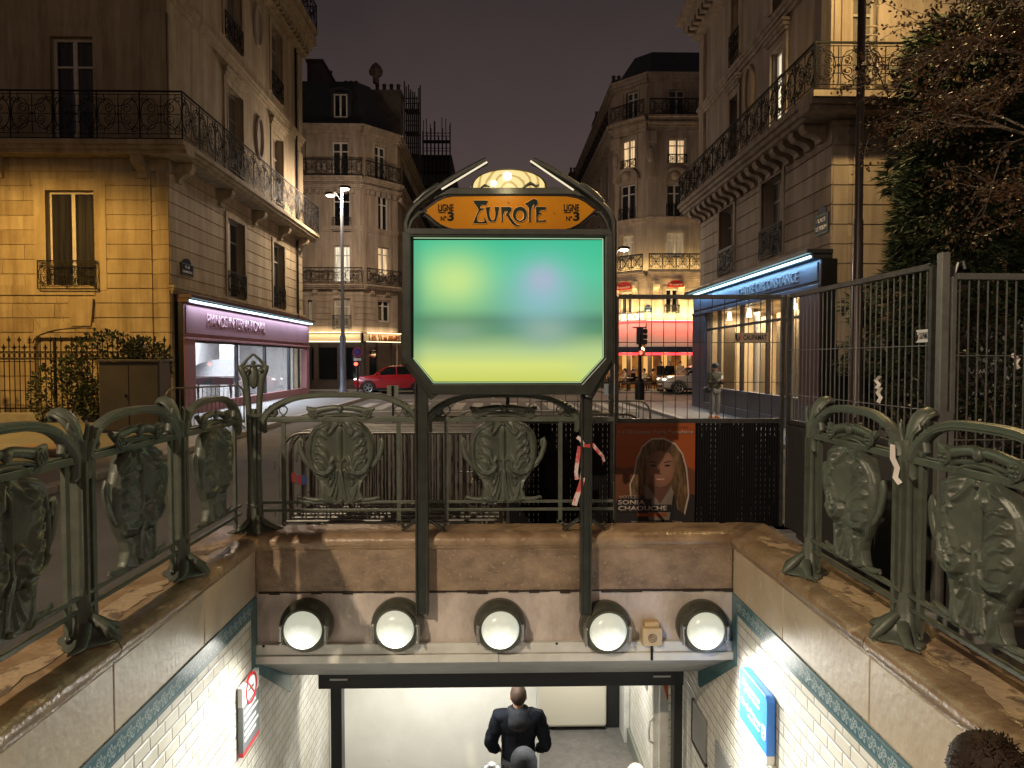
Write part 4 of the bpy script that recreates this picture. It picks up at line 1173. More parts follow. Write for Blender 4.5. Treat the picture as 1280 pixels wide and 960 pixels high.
LT = {
 'E': [(128,120),(320,120),(300,185),(285,182),(240,180),(215,205),(225,225),(268,222),(255,245),(225,255),(205,280),(180,330),(175,375),(190,400),(250,405),(275,390),(262,345),(285,360),(310,425),(128,425),(130,395),(160,330),(190,265),(195,240),(170,195),(140,160)],
 'U': [(290,210),(355,205),(345,240),(340,300),(352,360),(375,385),(392,385),(410,360),(420,300),(412,240),(405,205),(468,205),(470,225),(455,310),(425,400),(345,405),(320,370),(300,280)],
 'R': [(492,205),(610,205),(637,220),(635,255),(605,290),(600,300),(625,350),(670,410),(705,445),(740,450),(735,465),(690,465),(640,430),(600,375),(575,330),(555,315),(560,300),(580,275),(575,260),(550,260),(535,280),(522,330),(520,405),(500,405),(500,300),(495,240)],
 'P': [(805,165),(850,140),(900,108),(935,98),(970,110),(982,140),(975,175),(945,205),(935,220),(918,220),(925,205),(935,180),(930,170),(910,195),(900,220),(892,300),(890,405),(865,405),(865,300),(862,220),(840,190),(815,170)],
 'F': [(955,205),(1090,205),(1082,255),(1070,250),(1030,245),(1008,260),(1000,280),(1030,290),(1028,308),(1000,305),(985,330),(980,360),(992,385),(1050,385),(1082,375),(1088,405),(960,405),(960,300)]}
ltr = MB(); hal = MB()
cv_ = lambda p: q2((580 + p[0] / 10.67, 240 + p[1] / 10.67))
for kx, pl in LT.items():
    P2 = [cv_(p) for p in pl]
    ltr.poly(P2, PS, .013, .020)
    hal.tube([Vector((x, YS - .0145, z)) for x, z in P2], .0055, 5, closed=True)
oo = []; oi = []
for i in range(28):
    a = 2 * PI * i / 28; c, s_ = math.cos(a), math.sin(a)
    yo = 305 - 103 * s_; yo = min(yo, 405)
    oo.append(cv_((745 + 94 * c, yo))); oi.append(cv_((745 + 54 * c, 322 - 66 * s_)))
ltr.rows([[Vector((x, YS - .020, z)) for x, z in oo], [Vector((x, YS - .020, z)) for x, z in oi]], cv=True)
for r_ in (oo, oi):
    ltr.rows([[Vector((x, YS - .020, z)) for x, z in r_], [Vector((x, YS - .012, z)) for x, z in r_]], cv=True)
    hal.tube([Vector((x, YS - .0145, z)) for x, z in r_], .0055, 5, closed=True)
for c_ in ((590, 145), (1200, 288), (302, 285)):
    a = cv_(c_); ltr.poly([(a[0] - .008, a[1] + .010), (a[0] + .010, a[1] - .008), (a[0] + .002, a[1] - .006)], PS, .013, .018)
ltr.build('station_name', M_ltr, sg); hal.build('letter_outline', M_hal, sg)
for x0 in (548, 704.5):
    a = q(x0, 264.5); text('LIGNE', 'line_lettering', sg, (a.x, YS - .013, a.z), (1, 0, 0), (0, 0, 1), .058, .125, M_ltr, .004, bold=.02)
    a = q(x0 + 3, 276.5); text('N°', 'line_lettering', sg, (a.x, YS - .013, a.z), (1, 0, 0), (0, 0, 1), .040, .048, M_ltr, .004, bold=.02)
    a = q(x0 + 11.5, 276.5); text('3', 'line_lettering', sg, (a.x, YS - .013, a.z), (1, 0, 0), (0, 0, 1), .075, .052, M_ltr, .004, bold=.035)
    a = q(x0 + .5, 266); b = q(x0 + 9, 266); m = MB(); m.box(a.x, b.x, YS - .017, YS - .013, a.z - .004, a.z + .004); m.build('underline', M_ltr, sg)
# backlit panel: soft green, yellow and lilac patches
def panel_glow():
    m, n, b = _base('backlit_panel')
    L = n.links.new
    tc = n.nodes.new('ShaderNodeTexCoord'); s = n.nodes.new('ShaderNodeSeparateXYZ'); L(tc.outputs['Object'], s.inputs[0])
    a = q(517, 480); c = q(754, 298)
    def M(op, x, y=None, z=None):
        k = n.nodes.new('ShaderNodeMath'); k.operation = op
        for i, v in enumerate((x, y, z)):
            if v is None: continue
            if isinstance(v, (int, float)): k.inputs[i].default_value = v
            else: L(v, k.inputs[i])
        return k.outputs[0]
    u = M('DIVIDE', M('SUBTRACT', s.outputs['X'], a.x), c.x - a.x); v = M('DIVIDE', M('SUBTRACT', s.outputs['Z'], a.z), c.z - a.z)
    r = n.nodes.new('ShaderNodeValToRGB'); L(v, r.inputs[0])
    st = [(0.0, (0.56, 0.62, 0.11)), (0.13, (0.67, 0.74, 0.19)), (0.23, (0.44, 0.60, 0.25)), (0.36, (0.085, 0.27, 0.13)), (0.44, (0.06, 0.22, 0.12)), (0.52, (0.11, 0.42, 0.22)), (0.75, (0.055, 0.56, 0.30)), (1.0, (0.012, 0.50, 0.27))]
    r.color_ramp.elements[0].position = st[0][0]; r.color_ramp.elements[0].color = c4(st[0][1])
    r.color_ramp.elements[1].position = st[-1][0]; r.color_ramp.elements[1].color = c4(st[-1][1])
    for p_, cc in st[1:-1]: e = r.color_ramp.elements.new(p_); e.color = c4(cc)
    col = r.outputs[0]
    def blob(col, cu, cv, ru, rv, cc, k=1.0):
        du = M('DIVIDE', M('SUBTRACT', u, cu), ru); dv = M('DIVIDE', M('SUBTRACT', v, cv), rv)
        g = M('POWER', 2.718, M('MULTIPLY', -1.0, M('ADD', M('MULTIPLY', du, du), M('MULTIPLY', dv, dv))))
        mx = n.nodes.new('ShaderNodeMix'); mx.data_type = 'RGBA'
        L(M('MULTIPLY', g, k), mx.inputs['Factor']); L(col, mx.inputs['A']); mx.inputs['B'].default_value = c4(cc)
        return mx.outputs['Result']
    col = blob(col, .22, .71, .19, .19, (0.54, 0.77, 0.26), .98)
    col = blob(col, .68, .62, .20, .24, (0.26, 0.50, 0.56), .95)
    col = blob(col, .68, .72, .09, .10, (0.42, 0.45, 0.62), .75)
    col = blob(col, .22, .36, .16, .07, (0.26, 0.40, 0.27), .7)
    col = blob(col, .70, .36, .13, .09, (0.30, 0.44, 0.36), .8)
    col = blob(col, .0, .55, .05, .6, (0.05, 0.24, 0.14), .55)
    col = blob(col, 1.0, .12, .16, .13, (0.50, 0.66, 0.25), .7)
    L(col, b.inputs['Emission Color']); b.inputs['Emission Strength'].default_value = 1.0
    b.inputs['Base Color'].default_value = (.02, .02, .02, 1); b.inputs['Roughness'].default_value = .25
    return m
gl = [(517, 300), (517, 447), (542.5, 477), (725.5, 477), (753, 447), (753, 300)]
m = MB(); m.poly([q2(p) for p in gl], PS, -.028, -.006); m.build('backlit_panel', panel_glow(), sg)
m = MB()
pp = [q(*p, YS - .008) for p in ((517, 297.5), (753.5, 298.5), (754, 447), (726, 478), (542, 478.5), (516.5, 447.5))]
for i in (0, 1, 3): m.bar(pp[i], pp[i + 1], .007, .006)
m.bar(pp[2], pp[3], .006, .006); m.bar(pp[4], pp[5], .006, .006); m.build('edge_glow', emit('edge_glow', (.62, .95, .55), .62), sg)
# globe lamp on top
def shell_mat():
    m, n, b = _base('shell_lamp_glass')
    L = n.links.new
    tc = n.nodes.new('ShaderNodeTexCoord'); s = n.nodes.new('ShaderNodeSeparateXYZ')
    c = q(636, 237)
    mp = n.nodes.new('ShaderNodeMapping'); mp.inputs['Location'].default_value = (-c.x, 0, -c.z); L(tc.outputs['Object'], mp.inputs[0])
    v = n.nodes.new('ShaderNodeTexWave'); v.wave_type = 'RINGS'; v.rings_direction = 'Y'; v.inputs['Scale'].default_value = 5.0; v.inputs['Distortion'].default_value = 4.0; v.inputs['Detail Scale'].default_value = 1.6
    L(mp.outputs[0], v.inputs['Vector'])
    r = n.nodes.new('ShaderNodeValToRGB')
    r.color_ramp.elements[0].position = .04; r.color_ramp.elements[0].color = (.55, .34, .09, 1)
    r.color_ramp.elements[1].position = .32; r.color_ramp.elements[1].color = (.95, .74, .30, 1)
    L(v.outputs['Fac'], r.inputs[0]); L(r.outputs[0], b.inputs['Emission Color']); b.inputs['Emission Strength'].default_value = 1.0
    b.inputs['Base Color'].default_value = (.02, .02, .02, 1)
    b.inputs['Roughness'].default_value = .4
    m.cycles.emission_sampling = 'NONE'
    return m
cx = q(636.5, 236.5).x; cz = q(636, 236.5).z
rx = q(682, 0).x - cx; rz = q(0, 208.5).z - cz
m = MB(); n = 30
op = [(cx + rx * math.cos(PI * i / n), cz + rz * math.sin(PI * i / n) ** .8) for i in range(n + 1)]
m.poly(op, PS, -.02, .0); m.build('shell_glass', shell_mat(), sg)
m = MB(); g = []
for k_, (sc, yy) in enumerate(((1.005, -.03), (1.05, 0.0), (1.08, .06), (1.03, .13), (.8, .19), (.4, .22))):
    g.append([Vector((cx + (x - cx) * sc, YS + yy, cz + (z - cz) * sc)) for x, z in op])
m.rows(g); m.build('lamp_shell', mat('olive_lamp_shell', (.10, .09, .055), .5), sg, smooth=50)
m = MB(); m.ell(q(634, 220, YS - .05), .034, .026, .034, 12, 8); m.ell(q(617, 229, YS - .05), .024, .02, .024, 12, 8); m.build('bulb', emit('bulb_white', (1, .88, .55), 10), sg, smooth=60)
m = MB()
m.tube([q(x, y, YS - .03) for x, y in ((652, 236), (658, 232), (663, 229), (667, 231), (670, 233), (674, 231))], [.006, .012, .016, .012, .012, .006], 6)
m.tube([q(x, y, YS - .03) for x, y in ((601, 235), (606, 231.5), (612, 233.5))], [.008, .012, .006], 6); m.build('lamp_ornament', M_grn2, sg, smooth=50)
light('POINT', 'sign_lamp', q(634, 219, YS - .30), 3.0, (1, .82, .46), sg, .05)
light('AREA', 'panel_light', q(636, 390, YS - .06), 9, (.55, 1, .55), sg, 1.4, q(636, 390, YS - 3), sy=1.0)
# ================================================================== buildings
def balcony(parent, F, u0, u1, zt, proj, h, unit=0.95, thick=0.36, ends=(True, True), brk=None, r=0.013, simple=False, mt=None, bd=0.75, r0=None, r1=None):
    m = MB()
    m.fbox(F, u0, u1, zt - thick * .38, zt, .0, proj)
    m.fbox(F, u0 + .0, u1 - .0, zt - thick * .7, zt - thick * .385, .0, proj - .09)
    m.fbox(F, u0 + .0, u1 - .0, zt - thick, zt - thick * .705, .0, proj - .20)
    if brk:
        for u in brk: bracket(m, F, u, .30, zt - thick - bd, zt - thick + .002, proj - .24)
    b = m.build('balcony', mt or M_stoneY, parent)
    m = MB()
    ironwork(m, lambda a, z: F.P(a, z, proj - .05), u0 + .04 if r0 is None else r0, u1 - .04 if r1 is None else r1, zt + .03, zt + h, unit, r, simple=simple)
    for e, on in ((u0 + .04, ends[0]), (u1 - .04, ends[1])):
        if on:
            if proj > .5: ironwork(m, lambda a, z, e=e: F.P(e, z, a), .05, proj - .05, zt + .03, zt + h, proj, r, simple=simple)
            else:
                for z in (zt + .05, zt + h): m.bar(F.P(e, z, .0), F.P(e, z, proj - .04), .03)
    m.build('balcony_railing', M_iron, b)
    return b
def arch_head(mb, F, u0, u1, z, rise, w=.16, d=.18, n=10):
    um = (u0 + u1) / 2; ru = (u1 - u0) / 2
    for i in range(n):
        a0 = PI * i / n; a1 = PI * (i + 1) / n
        p = [(um + ru * math.cos(a), z + rise * math.sin(a)) for a in (a0, a1)] + [(um + (ru - w) * math.cos(a), z + (rise - w * .8) * math.sin(a)) for a in (a1, a0)]
        mb.poly(p, F.P, -.03, d)
def chimney(mb, x0, x1, y0, y1, z0, z1, pots):
    mb.box(x0, x1, y0, y1, z0, z1); mb.box(x0 - .08, x1 + .08, y0 - .08, y1 + .08, z1 - .18, z1 - .02)
    for i in range(pots):
        x = x0 + (x1 - x0) * (i + .5) / pots
        mb.lathe((x, (y0 + y1) / 2, z1), [(.14, 0), (.11, .45), (.14, .5), (.13, .62)], 8)

# ---- near left building with the piano shop
X1 = -10.1; Y1 = 22.4; YE = 37.5
FF = Fac(-22, Y1, 1, 0); FS = Fac(X1, Y1, 0, 1)
UC = 22 + X1
b1 = thing('corner_building', (X1, Y1, 0), 'buff stone corner building above the piano shop, iron balcony round its corner', 'building')
def rect(F, x0, y0, x1, y1):
    a = F.px(x0, y0); b = F.px(x1, y1); return [min(a[0], b[0]), max(a[0], b[0]), min(a[1], b[1]), max(a[1], b[1])]
w1 = rect(FF, 57, 238, 121, 363); w2 = rect(FF, 63, 46, 119, 181); w2[2] = 8.47
wa = [w1[0] - 5.6, w1[1] - 5.6, w1[2], w1[3]]; wb = [w2[0] - 5.6, w2[1] - 5.6, w2[2], w2[3]]
ga = FF.px(103, 410); ga = [ga[0] - 1.45, ga[0] + 1.45, .3, 2.55]
m = MB()
wall(m, FF, 0, UC - .4, 0, 8.1, [w1, wa, ga], course=.452, cz0=.0, vj=1.25)
wall(m, FF, 0, UC - .4, 8.1, 18.2, [w2, wb, [w2[0], w2[1], 13.7, 16.6], [wb[0], wb[1], 13.7, 16.6]])
for i in range(17):
    m.fbox(FF, UC - .40 + .012, UC - .03, i * .452 + .014, i * .452 + .438, -.02, .03)
    m.fbox(FF, UC - 2.3, UC - .56, i * .452 + .014, i * .452 + .438, -.02, .035)
m.build('front_wall', SY, b1)
colA = rect(FS, 284, 300, 305, 300)[:2]; colB = rect(FS, 341, 300, 354.5, 300)[:2]
sw = []
for c_ in (colA, colB):
    sw += [[c_[0], c_[1], 4.25, 7.22], [c_[0], c_[1], 8.47, 12.2], [c_[0], c_[1], 13.9, 17.0]]
shop = [.95, 14.75, .12, 3.62]
m = MB()
wall(m, FS, 0, YE - Y1, 0, 8.1, sw + [shop], course=.452, cz0=0.0)
wall(m, FS, 0, YE - Y1, 8.1, 18.2, sw)
m.build('street_wall', SY, b1)
m = MB(); m.box(-22, X1 - .42, Y1 + .42, YE - .05, 3.9, 18.1); m.box(-22, X1 - 4.0, Y1 + .42, YE - .05, 0, 3.9); m.build('inner_core', M_stoneD, b1)
for c_ in sw[:]:
    surround_part(b1, FS, c_, M_stoneY, w=.2, d=.05, head=.34 if c_[2] > 8 and c_[2] < 13 else 0)
for c_ in (w1, wa): surround_part(b1, FF, c_, M_stoneY, w=.34, d=.05)
for c_ in (w2, wb): surround_part(b1, FF, c_, M_stoneY, w=.3, d=.05)
m = MB()
for F, a, b in ((FF, 0, UC), (FS, 0, YE - Y1)):
    molding(m, F, a, b, 3.92, 4.18, .12) if F is FS else m.fbox(F, a, b - 2.3, 3.86, 4.16, -.05, .06)
    molding(m, F, a, b, 12.95, 13.35, .2)
    molding(m, F, a, b, 17.45, 18.5, .75)
for i in range(34):
    u = .3 + i * .44; m.fbox(FS, u, u + .2, 17.55, 17.95, -.02, .52)
for z in (8.5, 13.4):
    m.fbox(FS, 0.0, .55, z, z + 4.0, -.02, .05); m.fbox(FS, YE - Y1 - .7, YE - Y1, z, z + 4.0, -.02, .08)
    m.fbox(FF, UC - .75, UC - .02, z, z + 4.0, -.02, .05)
m.build('cornice', M_stoneY, b1)
for u, z in ((FS.px(323, 155)[0], 11.3), (FS.px(321, 15)[0], 16.0)):
    m = MB()
    m.tube([FS.P(u + .42 * math.cos(a), z + .85 * math.sin(a), .03) for a in [2 * PI * k / 20 for k in range(20)]], .09, 6, closed=True)
    m.poly([(u + .36 * math.cos(a), z + .78 * math.sin(a)) for a in [2 * PI * k / 20 for k in range(20)]], FS.P, -.02, .02)
    m.build('oval_niche', M_stoneD, b1)
m = MB(); kx, kz = FF.px(103, 388)
m.poly([(kx - .38, kz + .35), (kx + .38, kz + .35), (kx + .30, kz - .48), (kx - .30, kz - .48)], FF.P, -.03, .10)
arch_head(m, FF, ga[0] - .25, ga[1] + .25, 2.40, .62, .2, .05, 16)
for s_ in (-1, 1):
    for k in (1, 2): m.bar(FF.P(kx + s_ * (.55 + .75 * (k - 1)), kz - .30 - .12 * k, .012), FF.P(kx + s_ * (.8 + 1.05 * (k - 1)), kz + .36, .012), .02)
m.build('arch_keystone', M_stoneY, b1)
m = MB(); m.fbox(FF, ga[0], ga[1], .3, 2.55, -.22, -.16); m.build('arch_infill', M_stoneY, b1)
window(b1, FF, *w1, d=-.2, pane=M_panec, transom=False); window(b1, FF, *w2, d=-.2, pane=M_panec)
window(b1, FF, *wa, d=-.2, pane=M_panec, transom=False); window(b1, FF, *wb, d=-.2, pane=M_panec)
g_ = rect(FF, 51, 327, 124, 362)
m = MB(); ironwork(m, lambda a, z: FF.P(a, z, .17), g_[0], g_[1], g_[2], g_[3], .95, .012)
for e in (g_[0], g_[1]):
    for z in (g_[2], g_[3]): m.bar(FF.P(e, z, -.05), FF.P(e, z, .18), .022)
m.build('window_guard', M_iron, b1)
M_brown = mat('brown_blind', (.10, .085, .07), .6, 0, (.14, .12, .10), 3)
for i, c_ in enumerate(sw):
    window(b1, FS, *c_, d=-.28, pane=(M_panec if i % 3 == 0 else M_brown), guard=(.95 if c_[2] != 8.47 else None), frame=M_shut)
    if c_[2] < 5:
        m = MB()
        for k in range(5): m.fbox(FS, c_[0] + .02 + k * .1, c_[0] + .09 + k * .1, c_[2] + .1, c_[3] - .05, -.16, -.10 + .02 * (k % 2))
        m.build('folded_shutter', M_white, b1)
m = MB(); F_ = FF
balcony(b1, FF, 0, UC + .80, 8.42, .8, 1.42, 1.25, brk=[FF.px(180, 220)[0], FF.px(180, 220)[0] - 4.4, UC - 10.6], ends=(False, False), bd=.62)
balcony(b1, FS, .004, YE - Y1 + .5, 8.424, .8, 1.416, 1.25, brk=[.6, 4.0, 7.7, 11.2, 14.4], ends=(False, True), bd=.62, r0=-.75)
balcony(b1, FS, 0, YE - Y1 + .3, 18.9, .85, 1.3, 1.3, ends=(False, True), thick=.38)
m = MB()
m.add([(-22, Y1 + .3, 18.9), (X1 - .5, Y1 + .3, 18.9), (X1 - .5, YE, 18.9), (-22, YE, 18.9), (-22, Y1 + 2, 22.4), (X1 - 2.4, Y1 + 2, 22.4), (X1 - 2.4, YE, 22.4), (-22, YE, 22.4)], [(0, 1, 5, 4), (1, 2, 6, 5), (2, 3, 7, 6), (4, 5, 6, 7)])
m.box(-22, X1 + .02, Y1 + .02, YE - .02, 18.3, 18.88)
m.build('mansard_roof', M_slate, b1)
m = MB(); m.box(-22, X1 - .45, YE - .04, YE - .001, 0, 19); m.build('party_wall', M_stoneD, b1)
m = MB(); m.tube([FS.P(13.9, .1, .09), FS.P(13.9, 7.9, .09)], .055, 8); m.tube([FS.P(13.9, 8.5, .09), FS.P(13.9, 17.4, .09)], .055, 8); m.build('drain_pipe', M_iron, b1, smooth=50)
# piano shopfront
FP = Fac(-9.82, 22.62, 0, 1); LS = 14.95
M_plum = mat('plum_shop_paint', (.24, .115, .122), .7, 0, (.28, .135, .142), 1.5, spec=.2)
M_blk = mat('black_shop_paint', (.008, .009, .012), .35)
m = MB(); m.fbox(FP, .0, LS, 2.58, 3.66, -.26, .0); m.fbox(FP, .1, LS - .1, 2.70, 3.58, -.1, .035); m.fbox(FP, 0, LS, 2.50, 2.579, -.26, .05)
sf = m.build('shopfront', M_plum, b1, bevel=.01)
m = MB(); m.fbox(FP, -.05, LS + .05, 3.80, 3.92, -.27, .30); m.fbox(FP, -.03, LS + .03, 3.662, 3.798, -.27, .18); m.build('shop_cornice', mat('dark_shop_cornice', (.055, .022, .030), .4), sf, bevel=.01)
m = MB(); m.fbox(FP, .0, .82, .06, 2.498, -.26, .02); m.fbox(FP, LS - .5, LS, .06, 2.498, -.26, .02); m.fbox(FP, .821, LS - .501, .06, .42, -.2, .0); m.build('pilaster', M_plum, sf, bevel=.01)
m = MB(); m.box(X1 + .002, -9.84, 22.604, 22.618, .04, 3.66); m.build('end_panel', M_blk, sf)
def pxu(F, xs): return [F.px(x, 450)[0] for x in xs]
mu = pxu(FP, (254, 298, 333, 363, 388))
m = MB()
for u in mu[1:-1]: m.fbox(FP, u - .06, u + .06, .421, 2.498, -.14, -.02)
m.fbox(FP, mu[-1] - .05, mu[-1] + .3, .421, 2.498, -.14, -.02)
m.fbox(FP, .83, LS - .51, 2.42, 2.498, -.13, -.03)
m.build('mullion', M_blk, sf)
M_glz = glass('shop_glass')
for i, (a, b) in enumerate(zip([.825] + mu[1:], mu[1:])):
    m = MB(); m.fbox(FP, a + .06, b - .06, .422, 2.42, -.09, -.08); m.build('shop_window', M_glz, sf)
M_led = emit('cyan_led_strip', (.55, .92, 1.0), 5.5)
m = MB(); m.fbox(FP, .0, LS, 3.70, 3.745, .182, .205); m.build('led_strip', M_led, sf)
text('PIANOS INTERNATIONAL', 'shop_lettering', sf, FP.P(FP.px(257, 410)[0], 2.98, .037), (0, 1, 0), (0, 0, 1), .44, FP.px(330, 410)[0] - FP.px(257, 410)[0], mat('pink_letters', (.42, .20, .22), .5), .03, bold=.01)
l = light('AREA', 'led_light', FP.P(LS / 2, 3.69, .24), 230, (.56, .74, 1), b1, .05, FP.P(LS / 2, 2.6, .05), sy=LS - .4, along=FP.U)
# shop interior
M_int = mat('shop_interior_grey', (.58, .58, .57), .7, 0, (.46, .46, .46), .8)
t = thing('shop_interior', (-12, 30, .1), 'bright grey piano showroom behind the plum shop windows', 'room')
m = MB(); m.box(-14.05, -13.9, 22.85, 37.3, .1, 3.6); m.build('back_wall', M_int, t)
m = MB(); m.box(-13.9, -10.12, 22.85, 37.3, .102, .118); m.build('floor', mat('showroom_floor', (.20, .19, .18), .25), t)
m = MB(); m.box(-13.9, -10.52, 22.85, 37.3, 3.55, 3.6); m.build('ceiling', M_int, t)
m = MB(); m.box(-13.9, -10.55, 22.83, 22.9, .12, 3.55); m.box(-13.9, -10.55, 37.2, 37.3, .12, 3.55); m.box(-12.6, -12.4, 27.3, 27.9, .12, 3.55); m.box(-12.9, -12.2, 33.5, 34.1, .12, 3.55); m.build('partition', M_int, t)
m = MB()
for y in (25, 29, 33): m.box(-12.6, -12.0, y, y + 2.2, 3.50, 3.545)
m.build('lamp_panel', emit('showroom_panel', (.95, .97, 1), 5), t)
light('AREA', 'showroom_light', (-12, 29, 3.4), 2000, (.95, .96, 1), t, 2.4, (-12, 29, 0), sy=10, along=(0, 1, 0))
M_pia = mat('piano_black', (.008, .008, .009), .35, spec=.25)
def grand_piano(x, y, label, rz):
    t = thing('grand_piano', (x, y, .12), label, 'piano', 'pianos in the shop window', rz)
    sh_ = [(-.75, -.3), (.75, -.3), (.75, .4), (.62, .9), (.30, 1.35), (-.1, 1.55), (-.55, 1.5), (-.75, 1.2)]
    m = MB(); m.poly(sh_, lambda a, b, c: (a, b, c), .68, .98); m.build('case', M_pia, t, local=True)
    m = MB(); m.poly(sh_, lambda a, b, c: (a * .98 + .05 - (a + .75) * .25 * 0, b, 1.0 + (a + .75) * -.02 + c + (.75 - a) * .0 + (.75 + a) * .52), 0, .03); m.build('lid', M_pia, t, local=True)
    m = MB(); m.box(-.7, .7, -.46, -.3, .70, .80); m.build('keyboard', mat('piano_keys', (.7, .7, .66), .3), t, local=True)
    for px2, py2 in ((-.6, -.15), (.6, -.15), (-.2, 1.25)):
        m = MB(); m.lathe((px2, py2, 0), [(.03, 0), (.04, .04), (.05, .3), (.07, .68)], 8); m.build('leg', M_pia, t, local=True)
grand_piano(-11.6, 31.2, 'black grand piano with raised lid in the third shop window', R(100))
grand_piano(-11.8, 26.4, 'black grand piano behind the first pane of the plum shopfront', R(80))
# blue street plate
def street_plate(F, x0, y0, x1, y1, label, lines, par):
    r = rect(F, x0, y0, x1, y1)
    t = thing('street_plate', F.P((r[0] + r[1]) / 2, r[2], .03), label, 'street sign', 'enamel street name plates')
    ww, hh = r[1] - r[0], r[3] - r[2]
    m = MB(); m.fbox(F, r[0], r[1], r[2], r[2] + hh * .7, .02, .045)
    m.poly(arc((r[0] + r[1]) / 2, r[2] + hh * .7, ww * .33, hh * .3, 0, PI, 10), F.P, .02, .045); m.build('plate', mat('navy_enamel', (.018, .022, .075), .25), t)
    m = MB()
    for a, b, c_, d_ in ((r[0], r[1], r[2], r[2] + .04), (r[0], r[1], r[2] + hh * .7 - .04, r[2] + hh * .7), (r[0], r[0] + .04, r[2] + .041, r[2] + hh * .7 - .041), (r[1] - .04, r[1], r[2] + .041, r[2] + hh * .7 - .041)): m.fbox(F, a, b, c_, d_, .0455, .05)
    m.build('rim', mat('green_enamel', (.05, .12, .07), .3), t)
    for k, s in enumerate(lines):
        n = len(lines)
        wd = ww * min(.8, .13 * len(s))
        text(s, 'plate_lettering', t, F.P((r[0] + r[1]) / 2 - wd / 2, r[2] + hh * (.42 - .27 * k / max(1, n - 1) if n > 1 else .2), .047), F.U, (0, 0, 1), hh * .15, wd, M_sw, .004, bold=.02)
street_plate(FS, 225, 321, 240, 347, 'dark blue street plate on the buff corner at the left', ['RUE', 'DE MADRID'], b1)

# ---- near right building with the circus ticket shop front
X4 = 7.8; Y4 = 16.5; Y4E = 27.1
G4 = Fac(X4, Y4E, 0, -1); G4f = Fac(X4, Y4, 1, 0); L4 = Y4E - Y4
b4 = thing('corner_building', (X4, Y4, 0), 'rose stone corner building on the right with its balcony lit yellow by a lamp', 'building')
wA = rect(G4, 953, 223, 977, 326); wA[2:] = [4.75, 6.98]; wB = rect(G4, 900, 265, 917, 330); wB[2:] = [4.75, 6.98]
wC = rect(G4, 965, 60, 981, 103); wC[2:] = [7.86, 10.45]; wD = [wB[0], wB[1], 7.86, 10.45]
wE = [wC[0], wC[1], 11.6, 14.0]; wF = rect(G4, 914, 60, 924, 103); wF[2:] = [11.6, 13.7]; wD = [wF[0], wF[1], 7.86, 10.45]
hs = [wA, wB, wC, wD, wE, wF]
shop4 = [.15, L4 - .55, .12, 3.66]
m = MB()
wall(m, G4, 0, L4, 0, 7.3, [wA, wB, shop4], course=.455, cz0=0)
wall(m, G4, 0, L4, 7.3, 16.2, [wC, wD, wE, wF])
m.build('street_wall', SP, b4)
fw = [3.4, 4.7, 4.75, 6.98]; fw2 = rect(G4f, 1066, -60, 1096, 48); fw2[2] = 7.86; fw2[3] = 10.6
m = MB()
wall(m, G4f, .4, 14, 0, 7.3, [fw], course=.455, cz0=0, vj=1.3)
wall(m, G4f, .4, 14, 7.3, 16.2, [[fw2[0], fw2[1], 7.86, 10.6]])
for i in range(16): m.fbox(G4f, .03, .40 - .012, i * .455 + .014, i * .455 + .441, -.02, .03); m.fbox(G4f, .5, 1.5, i * .455 + .014, i * .455 + .441, -.02, .035)
m.build('front_wall', SP, b4)
m = MB(); m.box(X4 + .42, 22, Y4 + .42, Y4E - .05, 3.95, 16.1); m.box(X4 + 4, 22, Y4 + .42, Y4E - .05, 0, 3.95); m.build('inner_core', M_stoneD, b4)
for c_ in (wA, wB): surround_part(b4, G4, c_, M_stoneP, w=.16, d=.04)
for c_ in (wC, wD, wE, wF): surround_part(b4, G4, c_, M_stoneP, w=.2, d=.06, head=.3)
surround_part(b4, G4f, fw2, M_stoneP, w=.25, d=.06)
m = MB()
molding(m, G4, 0, L4, 11.0, 11.35, .18); molding(m, G4f, 0, 14, 11.0, 11.35, .18)
molding(m, G4, 0, L4 + .0, 13.9, 14.9, .9)
for i in range(24): u = .2 + i * .43; m.fbox(G4, u, u + .2, 14.0, 14.36, -.02, .66)
m.fbox(G4, 0, .55, 7.3, 13.9, -.02, .10); m.fbox(G4, L4 - .5, L4, 7.86, 13.9, -.02, .06)
a = rect(G4f, 1047, 22, 1065, 44)
for k in range(2):
    m.tube([G4f.P(x, z, .015) for x, z in ((.62, 8.9 + k * 1.0 - .35), (1.12, 8.9 + k * 1.0 - .35), (1.12, 9.7 + k * .9 - .35), (.62, 9.7 + k * .9 - .35))], .03, 4, closed=True)
m.build('cornice', M_stoneP, b4)
m = MB(); u = G4.px(938, 118)[0]
m.tube([G4.P(u + .35 * math.cos(a), 10.1 + .72 * math.sin(a), .03) for a in [2 * PI * k / 20 for k in range(20)]], .08, 6, closed=True)
m.poly([(u + .30 * math.cos(a), 10.1 + .66 * math.sin(a)) for a in [2 * PI * k / 20 for k in range(20)]], G4.P, -.02, .02); m.build('oval_niche', M_stoneY, b4)
window(b4, G4, *wA, d=-.3, frame=M_shut, pane=M_brown, guard=.85); window(b4, G4, *wB, d=-.3, frame=M_shut, pane=M_brown, guard=.85)
window(b4, G4, *wC, d=-.16, lit=M_litpale); window(b4, G4, *wD, d=-.28, frame=M_shut, pane=M_brown)  # first one: pale shutters under lamplight, their brightness put into a glowing pane
window(b4, G4, *wE, d=-.28, frame=M_shut, pane=M_brown); window(b4, G4, *wF, d=-.28, lit=M_litdim, guard=.9)
window(b4, G4f, *fw2, d=-.2, frame=M_shut, pane=M_brown); window(b4, G4f, *fw, d=-.2, frame=M_shut, pane=M_brown)
balcony(b4, G4, -.4, L4 + .004, 7.80, .8, 1.05, 1.05, brk=[.2 + .62 * k for k in range(17)], ends=(True, False), bd=.42, mt=M_stoneP, r=.012, r1=L4 + .75)
